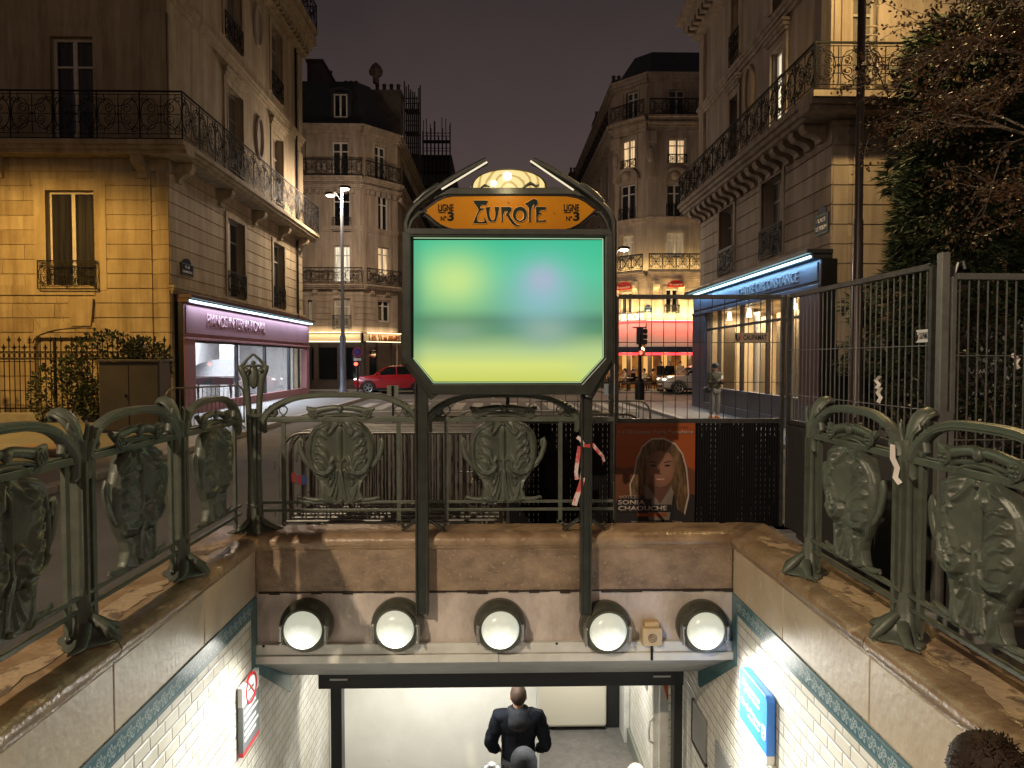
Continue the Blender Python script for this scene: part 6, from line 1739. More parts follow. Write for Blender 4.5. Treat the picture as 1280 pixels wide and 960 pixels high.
m = MB(); m.ell((p.x - .04, 33.28, p.z - .56), .085, .03, .085, 12, 8); m.build('red_light', M_redl, t, smooth=60)
p = aty(800, 441, 32)
t = thing('traffic_light', (p.x, 32, 0), 'black traffic light pole with one red lamp in front of the brasserie', 'traffic light')
m = MB(); m.lathe((p.x, 32, 0), [(.22, 0), (.22, .75), (.14, .95), (.085, 1.0), (.07, 2.4), (.05, 3.2)], 12); m.build('pole', M_iron, t, smooth=40)
m = MB(); m.box(p.x - .13, p.x + .13, 31.95, 32.2, 2.55, 3.3); m.box(p.x - .30, p.x + .26, 31.9, 32.3, 3.30, 3.34)
for k in range(3): m.lathe((p.x + .12, 32.05, 2.68 + .24 * k), [(.0001, 0), (.10, 0), (.11, .2), (.09, .2)], 10, ax=(1, 0, -.1))
m.build('signal_head', M_blk, t)
m = MB(); m.box(p.x - .10, p.x + .12, 31.8, 31.95, p.z - .14, p.z + .14); m.build('signal_box', M_blk, t)
m = MB(); m.ell((p.x - .02, 31.79, p.z), .09, .03, .09, 12, 8); m.build('red_light', M_redl, t, smooth=60)
light('POINT', 'red_lamp', (p.x - .02, 31.6, p.z), 2.5, (1, .06, .05), t, .08)

# ================================================================== hoarding panels
M_galv = mat('shaded_galvanised_tube', (.085, .085, .078), .38, .75, (.13, .13, .12), 12)  # shaded copy of the tube, the shade put into a darker colour
M_galv2 = mat('lit_galvanised_tube', (.30, .30, .27), .40, .7, (.22, .22, .20), 10)  # same tube with lamplight put into a paler colour
M_wire = mat('fence_wire', (.055, .055, .05), .45, .6)
def perf(name, col, holes):
    m, n, b = _base(name)
    L = n.links.new
    b.inputs['Base Color'].default_value = c4(col); b.inputs['Roughness'].default_value = .6; b.inputs['Specular IOR Level'].default_value = .2
    tc = n.nodes.new('ShaderNodeTexCoord'); s = n.nodes.new('ShaderNodeSeparateXYZ'); L(tc.outputs['Object'], s.inputs[0])
    def M(op, x, y=None):
        k = n.nodes.new('ShaderNodeMath'); k.operation = op
        for i, v in enumerate((x, y)):
            if v is None: continue
            if isinstance(v, (int, float)): k.inputs[i].default_value = v
            else: L(v, k.inputs[i])
        return k.outputs[0]
    x = s.outputs['X']; z = s.outputs['Z']
    h = M('MULTIPLY', M('LESS_THAN', M('FRACT', M('MULTIPLY', x, 21.0)), .13), M('LESS_THAN', M('FRACT', M('MULTIPLY', z, 17.0)), .55))
    cmb = n.nodes.new('ShaderNodeCombineXYZ'); L(x, cmb.inputs[0])
    nz = n.nodes.new('ShaderNodeTexNoise'); nz.inputs['Scale'].default_value = 5.5; nz.inputs['Detail'].default_value = 1
    L(cmb.outputs[0], nz.inputs['Vector'])
    c2_ = n.nodes.new('ShaderNodeCombineXYZ'); L(x, c2_.inputs[0]); L(z, c2_.inputs[2])
    n2 = n.nodes.new('ShaderNodeTexNoise'); n2.inputs['Scale'].default_value = 2.2; n2.inputs['Detail'].default_value = 1; L(c2_.outputs[0], n2.inputs['Vector'])
    h = M('MULTIPLY', h, M('GREATER_THAN', M('ADD', M('MULTIPLY', nz.outputs['Fac'], .7), M('MULTIPLY', n2.outputs['Fac'], .3)), holes))
    tr = n.nodes.new('ShaderNodeBsdfTransparent'); mx = n.nodes.new('ShaderNodeMixShader')
    L(h, mx.inputs[0]); L(b.outputs[0], mx.inputs[1]); L(tr.outputs[0], mx.inputs[2]); L(mx.outputs[0], n.nodes['Material Output'].inputs[0])
    wv = n.nodes.new('ShaderNodeTexWave'); wv.inputs['Scale'].default_value = 12; wv.bands_direction = 'X'; L(tc.outputs['Object'], wv.inputs['Vector'])
    bp = n.nodes.new('ShaderNodeBump'); bp.inputs['Strength'].default_value = .4; bp.inputs['Distance'].default_value = .01; L(wv.outputs['Fac'], bp.inputs['Height']); L(bp.outputs[0], b.inputs['Normal'])
    return m
M_perf = perf('black_perforated_sheet', (.0035, .0035, .0045), .52)
M_perf2 = perf('grey_perforated_sheet', (.055, .052, .048), .66)
def hoarding(a, b, label, hz=2.50, sheet=1.20, mt=None, fr=None, step=.12, wires=(1.62, 2.03), plate=None, tape=False, wm=None):
    """site fence panel from a to b: tube frame, wire grid, blind sheet below"""
    a = Vector((a[0], a[1], 0)); b = Vector((b[0], b[1], 0)); d = b - a; Lw = d.length; d.normalize()
    rz = math.atan2(d.y, d.x)
    t = thing('site_fence_panel', a, label, 'fence panel', 'site fence panels round the works', rz)
    fr = fr or M_galv
    m = MB()
    for x in (.02, Lw - .02): m.box(x - .018, x + .018, -.02, .02, .02, hz)
    for z in ((hz, .022), (sheet + .02, .025), (.1, .02)): m.box(.04, Lw - .04, -.02, .02, z[0] - z[1], z[0] + z[1])
    m.build('frame', fr, t, local=True, bevel=.004)
    m = MB(); n = int(Lw / step)
    for i in range(1, n): m.bar((i * Lw / n, 0, sheet + .04), (i * Lw / n, 0, hz), .0075 if wm else .0065)
    for z in wires: m.bar((.02, -.006, z), (Lw - .02, -.006, z), .007)
    m.build('wire_grid', wm or M_wire, t, local=True)
    if sheet > .2:
        m = MB(); m.box(.04, Lw - .04, -.006, .004, .12, sheet); m.build('blind_sheet', mt or M_perf, t, local=True)
    for x in (.0, Lw): m = MB(); m.box(x - .12, x + .12, -.33, .33, 0.003, .12); m.build('concrete_foot', mat('concrete_foot', (.22, .21, .2), .9), t, local=True, bevel=.01)
    if plate:
        x0, x1, z0, z1, pm, lm = plate
        m = MB(); m.box(x0, x1, -.014, -.009, z0, z1); pl = m.build('name_plate', pm, t, local=True)
        o = text('CAUPAMAT', 'plate_lettering', None, (0, 0, 0), (1, 0, 0), (0, 0, 1), (z1 - z0) * .55, (x1 - x0) * .70, lm, .001, bold=.02)
        for v in o.data.vertices: v.co += Vector((x0 + (x1 - x0) * .25, -.0148, z0 + (z1 - z0) * .24))
        o.parent = pl
        m = MB(); zz = (z0 + z1) / 2; m.tube([(x0 + (x1 - x0) * q, -.0155, zz + (z1 - z0) * r) for q, r in ((.04, .35), (.04, -.1), (.09, -.35), (.13, -.1), (.13, .1))], (z1 - z0) * .09, 5); m.build('plate_logo', M_blk, pl, local=True)
        m = MB(); m.box(x0 + (x1 - x0) * .165, x0 + (x1 - x0) * .19, -.0155, -.0142, z0 + (z1 - z0) * .2, z1 - (z1 - z0) * .2); m.build('plate_logo', M_sr, pl, local=True)
    return t
M_tanp = mat('tan_plate', (.30, .24, .17), .5)
YH = 7.30
p0 = aty(918, 428, YH); p1 = aty(960, 416, YH)
hoarding((.10, YH), (1.215, YH), 'black hoarding panel behind the second sign post', tape=True)
hoarding((1.225, YH), (2.985, YH), 'black hoarding panel carrying the orange election poster', plate=(p0.x - 1.225, p1.x - 1.225, p0.z, p1.z, M_tanp, M_blk))
pq = atx(1146, 418, 3.02)
hoarding((3.01, YH - .05), (3.03, 4.86), 'grey site fence panel running beside the right coping', mt=M_perf2, step=.080, wires=(1.50, 1.95), plate=(7.25 - pq.y, 7.25 - 4.885, 1.975, 2.065, M_sw, M_blk), wm=M_galv2)
hoarding((3.10, 4.80), (5.9, 4.95), 'tall wire fence panel in front of the dark hedge', hz=2.42, sheet=.55, mt=M_perf2, fr=M_galv2, step=.068, wires=(1.88, 1.30), wm=M_galv2)
t = thing('fence_post', (3.05, 4.80, 0), 'square galvanised fence post where the two right panels meet', 'post')
m = MB(); m.box(3.015, 3.075, 4.76, 4.82, 0, 2.58); m.build('post', M_galv2, t, bevel=.006)
m = MB(); m.box(3.10, 3.17, 4.85, 4.92, 0, 2.50); m.build('inner_post', M_galv, t, bevel=.006)
m = MB(); m.tube([(3.17, 4.86, 2.45), (3.19, 4.86, 2.52), (3.225, 4.86, 2.53), (3.24, 4.86, 2.48)], .010, 6); m.box(2.99, 3.10, 4.74, 4.755, 1.42, 1.50); m.build('clip', M_galv2, t)
t = thing('fence_post', (3.0, 7.28, 0), 'pale fence post at the corner of the black hoarding', 'post')
m = MB(); m.box(2.992, 3.05, 7.22, 7.262, .0, 2.52); m.build('post', mat('white_post', (.42, .42, .42), .4, .3), t, bevel=.004)
m = MB(); m.box(2.99, 3.052, 7.218, 7.264, 1.02, 1.06); m.build('strap', mat('blue_strap', (.08, .12, .3), .5), t)
# scraps of tape on the wires
rr = random.Random(3)
for k, (x, y, s_, lb) in enumerate(((1099, 478, .05, 'small white tape scrap on the fence wire beside the dark pickets'), (1101, 494, .06, 'crumpled printed tape scrap hanging lowest on the fence wire'), (1268, 452, .05, 'pale rag hanging from the wire before the hedge'))):
    p = atx(x, y, 2.99) if x < 1180 else aty(x, y, 4.86)
    if x < 1180: pts = [(p.x, p.y - .02 + .03 * rr.random(), p.z + s_), (p.x - .01, p.y + .03, p.z + s_ * .3), (p.x, p.y, p.z - s_ * .3), (p.x - .01, p.y + .02, p.z - s_)]
    else: pts = [(p.x - .02, p.y, p.z + s_), (p.x + .02, p.y - .01, p.z + s_ * .3), (p.x, p.y - .01, p.z - s_ * .3), (p.x + .03, p.y, p.z - s_)]
    ribbon('tape_scrap', pts, .028, M_tapew, lb)
# poster with a smiling woman
r0 = aty(770, 529, YH - .03); r1 = aty(868, 663, YH - .03)
px0, px1, pz1, pz0 = r0.x, r1.x, r0.z, r1.z
t = thing('election_poster', (px0, YH - .03, pz0), 'orange election poster of a smiling long haired woman on the black hoarding', 'poster')
PW, PH = px1 - px0, pz1 - pz0
def PP(u, v, d=0): return Vector((px0 + PW * u, YH - .031 - d, pz0 + PH * v))
def pw(u, v, d): return PP(u, v, d)
def flat(name, pts, d, mt): m = MB(); m.poly(pts, pw, d - .0008, d); return m.build(name, mt, t)
def ov(cx, cy, rx, ry, n=24, a0=0, a1=2 * PI): return [(cx + rx * math.cos(a0 + (a1 - a0) * i / n), cy + ry * math.sin(a0 + (a1 - a0) * i / n)) for i in range(n if a1 - a0 > 6 else n + 1)]
def print_shade(name, cu, cv, ru, rv, ca, cb):
    # printed portrait tone: light patch fading to a darker edge
    m, n, b = _base(name); L = n.links.new
    tc = n.nodes.new('ShaderNodeTexCoord'); mp = n.nodes.new('ShaderNodeMapping')
    sx_, sz_ = 1 / (ru * PW), 1 / (rv * PH)
    mp.inputs['Scale'].default_value = (sx_, 0, sz_); mp.inputs['Location'].default_value = (-(px0 + PW * cu) * sx_, 0, -(pz0 + PH * cv) * sz_)
    g_ = n.nodes.new('ShaderNodeTexGradient'); g_.gradient_type = 'SPHERICAL'
    nz = n.nodes.new('ShaderNodeTexNoise'); nz.inputs['Scale'].default_value = 9; nz.inputs['Detail'].default_value = 3
    ma = n.nodes.new('ShaderNodeMath'); ma.operation = 'MULTIPLY_ADD'; ma.inputs[1].default_value = .5
    r = n.nodes.new('ShaderNodeValToRGB'); r.color_ramp.elements[0].position = .30; r.color_ramp.elements[0].color = c4(cb); r.color_ramp.elements[1].position = .95; r.color_ramp.elements[1].color = c4(ca)
    L(tc.outputs['Object'], mp.inputs[0]); L(mp.outputs[0], g_.inputs[0]); L(tc.outputs['Object'], nz.inputs['Vector'])
    L(nz.outputs['Fac'], ma.inputs[0]); L(g_.outputs['Fac'], ma.inputs[2]); L(ma.outputs[0], r.inputs[0]); L(r.outputs[0], b.inputs['Base Color'])
    b.inputs['Roughness'].default_value = .5
    return m
M_po = mat('poster_orange', (.31, .066, .011), .5); M_pd = mat('poster_dark', (.020, .017, .018), .5); M_pw = mat('poster_white', (.42, .34, .29), .5)
M_psk = print_shade('poster_skin', .60, .60, .26, .34, (.25, .122, .074), (.10, .045, .026)); M_psk2 = mat('poster_skin_shade', (.11, .05, .03), .5); M_ph = mat('poster_hair', (.20, .115, .052), .5, 0, (.045, .024, .011), 9, stretch=(5, 1, .7), lo=.36, hi=.62, detail=8); M_pm = mat('poster_brown', (.13, .042, .017), .5)
flat('sheet', [(0, 0), (1, 0), (1, 1), (0, 1)], .001, M_po)
flat('town_band', [(0, .24), (1, .24), (1, .56), (.9, .60), (.78, .55), (.3, .56), (.2, .60), (.1, .58), (0, .60)], .002, M_pm)
flat('jacket_band', [(0, 0), (1, 0), (1, .33), (.85, .36), (.62, .30), (.40, .30), (.25, .37), (0, .27)], .003, M_pd)
hair = [(.20, .33), (.19, .44), (.24, .52), (.27, .66), (.34, .78), (.45, .845), (.60, .85), (.74, .80), (.83, .71), (.88, .58), (.90, .45), (.91, .33), (.86, .16), (.78, .20), (.74, .36), (.34, .40), (.30, .30)]
flat('cut_line', [(.55 + (a - .55) * 1.055, .5 + (b - .5) * 1.045) for a, b in hair[:-4]] + [(.74, .36), (.34, .40)], .004, M_pw)
flat('hair', hair, .005, M_ph)
flat('neck', [(.44, .26), (.44, .45), (.68, .45), (.68, .26), (.56, .22)], .006, M_psk2)
flat('collar', [(.36, .38), (.40, .42), (.56, .25), (.70, .41), (.73, .36), (.68, .10), (.42, .10)], .0065, mat('poster_shirt', (.19, .15, .125), .5))
flat('neckline', [(.45, .42), (.56, .26), (.67, .42)], .007, M_psk2)
face = [(.56 + .182 * math.cos(a) * (1 - .10 * max(0, -math.sin(a)) ** 1.5), .58 + .195 * math.sin(a)) for a in [2 * PI * i / 30 for i in range(30)]]
flat('face', face, .008, M_psk)
flat('fringe', [(.375, .60), (.385, .70), (.43, .79), (.56, .80), (.69, .79), (.74, .70), (.745, .60), (.725, .67), (.67, .725), (.56, .745), (.45, .725), (.395, .67)], .009, M_ph)
for s_ in (-1, 1):
    flat('eyebrow', [(.56 + s_ * x, z) for x, z in ((.045, .640), (.12, .652), (.155, .635), (.12, .641), (.05, .630))][::s_], .0095, M_pd)
    flat('eye', ov(.56 + s_ * .09, .607, .036, .011), .0095, M_pd)
flat('nose', [(.545, .535), (.575, .535), (.585, .525), (.535, .525)], .0095, M_psk2)
for s_ in (-1, 1): flat('cheek_line', [(.56 + s_ * x, z) for x, z in ((.075, .525), (.092, .500), (.10, .470), (.088, .498))][::s_], .0092, M_psk2)
flat('nose_side', [(.548, .60), (.556, .60), (.545, .54), (.535, .533)], .0092, M_psk2); flat('jaw_shade', [(.42, .46), (.46, .41), (.56, .385), (.66, .41), (.70, .46), (.64, .425), (.56, .405), (.48, .425)], .0091, M_psk2)
flat('mouth', ov(.56, .487, .07, .022, 12, PI, 2 * PI), .0095, mat('poster_lips', (.35, .06, .05), .5)); flat('teeth', ov(.56, .486, .055, .012, 12, PI, 2 * PI), .010, M_pw)
def ptx(s, u, v, wv, hv, mt=M_pw, b=.0): text(s, 'poster_lettering', t, PP(u, v, .011), (1, 0, 0), (0, 0, 1), PH * hv, PW * wv, mt, .0005, bold=b)
ptx('Le Nouveau Paris Populaire', .03, .895, .94, .040, b=.01); ptx('ÉLECTIONS MUNICIPALES', .11, .955, .8, .014, M_pd)
flat('name_box', [(.02, .175), (.70, .175), (.70, .245), (.45, .245), (.45, .30), (.02, .30)], .0105, M_pd)
ptx('VOTEZ', .04, .305, .22, .026); ptx('SONIA', .03, .245, .34, .044, b=.035); ptx('CHAOUCHE', .03, .19, .62, .044, b=.035)
flat('banner', [(.27, .135), (.64, .135), (.64, .165), (.27, .165)], .0105, M_po); ptx('lenouveauparis.fr', .20, .075, .3, .022); ptx('Union', .72, .075, .11, .02); ptx('Populaire', .72, .05, .16, .018)

# ================================================================== crowd barriers
M_zinc = mat('zinc_barrier_tube', (.17, .165, .15), .40, .75, (.26, .25, .225), 9)
def barrier(loc, rz, label, group='grey crowd barriers', W=2.3):
    t = thing('crowd_barrier', loc, label, 'barrier', group, rz)
    h = W / 2; m = MB()
    pts = [(-h, 0, .12), (-h, 0, .85)] + [(-h + .22 - .22 * math.cos(a), 0, .85 + .24 * math.sin(a)) for a in [PI / 2 * k / 5 for k in range(1, 6)]] + [(h - .22 + .22 * math.sin(a), 0, .85 + .24 * math.cos(a)) for a in [PI / 2 * k / 5 for k in range(0, 6)]] + [(h, 0, .12)]
    m.tube(pts, .021, 8); m.tube([(-h, 0, .16), (h, 0, .16)], .019, 8); m.build('frame', M_zinc, t, local=True, smooth=50)
    m = MB(); n = 18
    for i in range(1, n):
        x = -h + W * i / n; m.tube([(x, 0, .16), (x, 0, 1.085)], .0085, 6)
    m.build('bars', M_zinc, t, local=True, smooth=50)
    for x in (-h * .78, h * .78):
        m = MB(); m.tube([(x, -.28, .015), (x, -.26, .05), (x, -.05, .13), (x, .05, .13), (x, .26, .05), (x, .28, .015)], .018, 6); m.build('foot', M_zinc, t, local=True, smooth=50)
    for z in (.80, .30): m = MB(); m.tube([(-h - .02, 0, z), (-h - .07, 0, z), (-h - .07, 0, z - .09)], .010, 6); m.build('hook', M_zinc, t, local=True)
    return t
bp = barrier((-1.10, 7.45, .0), 0, 'front crowd barrier of the stack behind the left railing shield')
for k, (dx, y, lb) in enumerate(((.05, 7.62, 'second crowd barrier back in the stack behind the railing'), (.0, 7.80, 'third crowd barrier back in the stack behind the railing'), (.09, 7.97, 'fourth crowd barrier back in the stack behind the railing'), (.03, 8.15, 'fifth crowd barrier back in the stack behind the railing'), (.08, 8.33, 'rearmost crowd barrier of the stack behind the railing'))):
    dup(bp, (-1.10 + dx, y, 0), R(rr.uniform(-1, 1)), lb)
dup(bp, (1.72, 13.2, 0), R(-3), 'crowd barrier whose rounded end shows right of the sign, above the poster')
dup(bp, (.9, 9.9, 0), R(2), 'crowd barrier low behind the wire panel above the poster edge')
dup(bp, (.55, 10.6, 0), R(-6), 'crowd barrier standing behind the low one under the big sign')
dup(bp, (-7.1, 17.6, .1), R(62), 'crowd barrier on the pavement in front of the piano shop')
# red and blue stickers
M_sr2 = mat('faded_red_sticker', (.22, .02, .02), .5)
for k, (x, y, c_, lb) in enumerate(((367, 597, M_sr2, 'red sticker on the barrier end'), (374, 600, M_sr2, 'narrow red sticker beside the blue one'), (380, 600, mat('sticker_blue', (.03, .05, .2), .4), 'dark blue sticker on the barrier stack'))):
    p = aty(x, y, 7.40); m = MB(); m.box(p.x - .022, p.x + .022, 7.405, 7.41, p.z - .05, p.z + .05); o = m.build('sticker', c_, None); tag(o, lb, 'sticker')

# ================================================================== iron park fences
def park_fence(x0, x1, y, z0, h, label, back=None, step=.145):
    t = thing('iron_fence', (x0, y, 0), label, 'fence')
    m = MB(); n = int((x1 - x0) / step)
    for i in range(n + 1):
        x = x0 + i * (x1 - x0) / n; tall = i % 2 == 0
        zt = z0 + h - (0 if tall else .22)
        m.tube([(x, y, z0), (x, y, zt - .12)], .013, 6)
        m.ell((x, y, zt - .12), .028, .028, .022, 8, 4); m.lathe((x, y, zt - .11), [(.012, 0), (.036, .035), (.026, .07), (.0005, .16)], 6)
        for s_ in (-1, 1): m.tube([(x, y, zt - .13), (x + s_ * .045, y, zt - .10), (x + s_ * .05, y, zt - .06), (x + s_ * .03, y, zt - .05)], .008, 4)
    m.build('pickets', M_iron, t, smooth=50)
    m = MB()
    for z in (z0 + .12, z0 + h - .62, z0 + h - .42): m.box(x0, x1, y - .02, y + .02, z - .02, z + .02)
    m.build('rails', M_iron, t)
    m = MB()
    for i in range(n):
        x = x0 + (i + .5) * (x1 - x0) / n
        m.tube([(x + .055 * math.cos(a), y, z0 + h - .52 + .075 * math.sin(a)) for a in [2 * PI * k / 10 for k in range(10)]], .010, 4, closed=True)
    m.build('ring_frieze', M_iron, t)
    x = x0
    while x <= x1 + .01: m = MB(); m.box(x - .03, x + .03, y - .03, y + .03, z0 - .05, z0 + h - .05); x += 2.4; m.build('standard', M_iron, t)
    m = MB(); m.box(x0 - .05, x1 + .05, y - .16, y + .16, 0.004, z0); m.build('stone_base', M_granite, t, bevel=.02)
    if back:
        m = MB(); m.box(x0, x1, y + .05, y + .07, z0, z0 + h - .65); m.build('blind_sheet', M_blk, t)
    return t
park_fence(-17.4, -9.35, 20.6, .35, 2.15, 'black iron railings with fleur tips before the buff facade')
park_fence(7.25, 16, 15.0, .45, 1.72, 'black iron railings backed with dark sheet under the conifers', back=True)
# utility cabinet
t = thing('utility_cabinet', (-8.7, 17.2, .1), 'tall dark grey utility cabinet beside the ivy bush', 'cabinet')
M_cab = mat('dark_grey_cabinet', (.060, .056, .060), .5, 0, (.085, .08, .082), 1.2)
m = MB(); m.box(-9.5, -8.06, 17.2, 17.75, .1, 1.80); m.build('body', M_cab, t, bevel=.015)
m = MB(); m.box(-9.54, -8.02, 17.15, 17.8, 1.805, 1.86); m.build('lid', M_cab, t, bevel=.01)
for x0, x1 in ((-9.47, -8.79), (-8.77, -8.09)):
    m = MB(); m.box(x0, x1, 17.18, 17.198, .16, 1.75); d_ = m.build('door', M_cab, t, bevel=.006)
m = MB(); m.ell((-8.85, 17.17, 1.0), .03, .02, .05, 8, 6); m.build('handle', M_iron, t)
t = thing('stone_block', (-9.2, 14.4, 0), 'low tan stone block behind the leftmost railing arch', 'stone')
p = aty(45, 575, 13.0)
m = MB(); m.box(p.x - .55, p.x + .45, 12.9, 13.7, .1, p.z + .22); m.build('block', mat('tan_block', (.30, .20, .12), .8, 0, (.22, .15, .1), 4, .3, 30), t, bevel=.05)

# ================================================================== vegetation
def leaf_quad(mb, p, d, wd, ln, rng):
    d = Vector(d).normalized(); s_ = d.cross(Vector((rng.uniform(-1, 1), rng.uniform(-1, 1), rng.uniform(-1, 1))))
    if s_.length < 1e-4: s_ = d.orthogonal()
    s_.normalize(); p = Vector(p)
    mb.add([p, p + d * ln * .5 + s_ * wd / 2, p + d * ln, p + d * ln * .5 - s_ * wd / 2], [(0, 1, 2, 3)])
def rv(r): 
    while True:
        v = Vector((r.uniform(-1, 1), r.uniform(-1, 1), r.uniform(-1, 1)))
        if .05 < v.length < 1: return v
M_bark = mat('dark_bark', (.05, .038, .028), .9, 0, (.08, .06, .045), 8, .4, 30)
M_con = mat('conifer_needles', (.026, .044, .020), .6, 0, (.060, .084, .036), 2.2, lo=.35, hi=.7)
M_ivy = mat('ivy_leaf', (.014, .026, .010), .42, 0, (.040, .056, .020), 3.5, lo=.4, hi=.7)
M_hedge = mat('hedge_leaf', (.012, .014, .008), .4, 0, (.045, .030, .018), 4, lo=.45, hi=.72)
M_red = mat('russet_leaf', (.072, .032, .012), .5, 0, (.14, .072, .026), 5, lo=.35, hi=.7)
def conifer(x, y, z0, ht, rad, label, seed, n=6500):
    r = random.Random(seed); t = thing('conifer_tree', (x, y, 0), label, 'tree', 'conifers behind the iron railings')
    m = MB(); m.lathe((x, y, 0), [(.26, 0), (.2, 1), (.12, ht * .6), (.02, ht * .97)], 8); m.build('trunk', M_bark, t, smooth=50)
    m = MB()
    lump = [(r.uniform(0, 2 * PI), r.uniform(.1, .95), r.uniform(.16, .42)) for _ in range(60)]
    for i in range(n):
        a = r.uniform(0, 2 * PI); v = r.random() ** .9
        prof = (1 - .55 * v) if v > .12 else .6 + 3.3 * v
        bump = 0
        for la, lv, lr in lump:
            da = abs((a - la + PI) % (2 * PI) - PI) / .42; dv = (v - lv) / .075
            q_ = da * da + dv * dv
            if q_ < 1: bump = max(bump, lr * (1 - q_))
        rd = rad * prof * (.66 + bump) * (r.random() ** .28)
        p = Vector((x + rd * math.cos(a), y + rd * math.sin(a), z0 + v * (ht - z0)))
        out = Vector((math.cos(a), math.sin(a), r.uniform(-.55, .15)))
        for k in range(5):
            d = out + rv(r) * .75; leaf_quad(m, p, d, r.uniform(.025, .055), r.uniform(.14, .34), r)
    m.build('crown', M_con, t)
conifer(9.0, 13.6, .6, 8.3, 2.35, 'dark conifer just right of the tall lamp pole', 4, 8000)
conifer(11.6, 12.6, .6, 9.6, 2.3, 'taller dark conifer at the right edge behind the russet branches', 9, 7000)
def bush(name, label, cat, boxes, n, lw, ll, mt, seed, stems=True):
    r = random.Random(seed); c = boxes[0]
    t = thing(name, (c[0], c[1], 0), label, cat)
    m = MB()
    for cx, cy, cz, rx, ry, rz, k in boxes:
        for i in range(int(n * k)):
            v = rv(r); v = v * (v.length ** -.55)
            p = Vector((cx + v.x * rx, cy + v.y * ry, cz + v.z * rz))
            if p.z < .06: continue
            leaf_quad(m, p, Vector((v.x, v.y, v.z + .2)) + rv(r) * .9, r.uniform(.7, 1.3) * lw, r.uniform(.7, 1.3) * ll, r)
    m.build('foliage', mt, t)
    m = MB()
    for cx, cy, cz, rx, ry, rz, k in boxes:
        for i in range(7):
            a = r.uniform(0, 6.28); m.tube([(cx + .2 * math.cos(a), cy + .1 * math.sin(a), 0), (cx + rx * .4 * math.cos(a), cy + ry * .4 * math.sin(a), cz * .6), (cx + rx * .8 * math.cos(a), cy + ry * .8 * math.sin(a), cz + rz * .5)], [.03, .02, .008], 5)
    m.build('stems', M_bark, t)
    return t
bush('ivy_bush', 'dense ivy bush growing over the iron railings beside the cabinet', 'bush', [(-11.0, 20.3, 1.45, 1.25, .65, 1.25, 1), (-12.3, 20.4, .9, .9, .6, .95, .5), (-9.9, 20.3, 1.7, .7, .5, .8, .5), (-10.6, 20.3, .7, 1.3, .6, .7, .6)], 2600, .065, .10, M_ivy, 6)
bush('hedge', 'dark leafy hedge behind the tall wire panel at the right edge', 'hedge', [(5.4, 7.6, .9, 1.6, .6, 1.0, 1), (7.4, 7.8, 1.0, 1.6, .7, 1.15, 1), (6.4, 8.3, 1.4, 1.6, .6, .9, .8)], 3600, .04, .06, M_hedge, 8)
def russet():
    r = random.Random(21); t = thing('russet_tree', (8.4, 8.9, 0), 'thin branched tree with russet leaves reaching in from the right edge', 'tree')
    mb = MB(); lv = MB()
    def grow(p, d, ln, rad, dep):
        pts = [Vector(p)]; n = 6 if dep < 3 else 4
        for i in range(n):
            d = (d + rv(r) * .16 + Vector((-.035, 0, -.045 if dep > 1 else .02))).normalized(); pts.append(pts[-1] + d * ln / n)
        mb.tube(pts, [rad * (1 - .65 * i / n) for i in range(n + 1)], 6 if dep < 2 else 4)
        if dep >= 2:
            for q in pts[1:]:
                for k in range(7 if dep > 2 else 4):
                    if r.random() < .8: leaf_quad(lv, q + rv(r) * .11, rv(r) + Vector((0, 0, -.4)), r.uniform(.02, .045), r.uniform(.03, .07), r)
        if dep < 4:
            for k in range(4 if dep < 3 else 3):
                q = pts[r.randint(1, n)]; grow(q, (d * .8 + rv(r) * .85 + Vector((-.18, 0, .0))).normalized(), ln * r.uniform(.5, .72), rad * .45, dep + 1)
    mb.tube([(8.4, 8.9, 0), (8.35, 8.9, 1.5), (8.2, 8.9, 3.0), (8.1, 8.9, 4.6), (7.9, 8.9, 6.4)], [.16, .14, .12, .10, .05], 8)
    for z, dd, ln in ((3.6, (-1, .3, .12), 1.1), (4.4, (-1, .2, .30), 1.7), (4.9, (-1, -.3, .25), 2.0), (5.4, (-1, .1, .25), 2.1), (5.9, (-.9, .3, .25), 2.1), (6.3, (-.9, -.2, .30), 2.1), (6.3, (-.2, 0, 1), 1.4), (5.6, (-.6, -.3, .6), 1.9)):
        grow((8.15, 8.9, z), Vector(dd).normalized(), ln, .05, 1)
    mb.build('trunk', mat('russet_bark', (.13, .10, .075), .8, 0, (.20, .16, .12), 9), t, smooth=60); lv.build('crown', M_red, t)
russet()

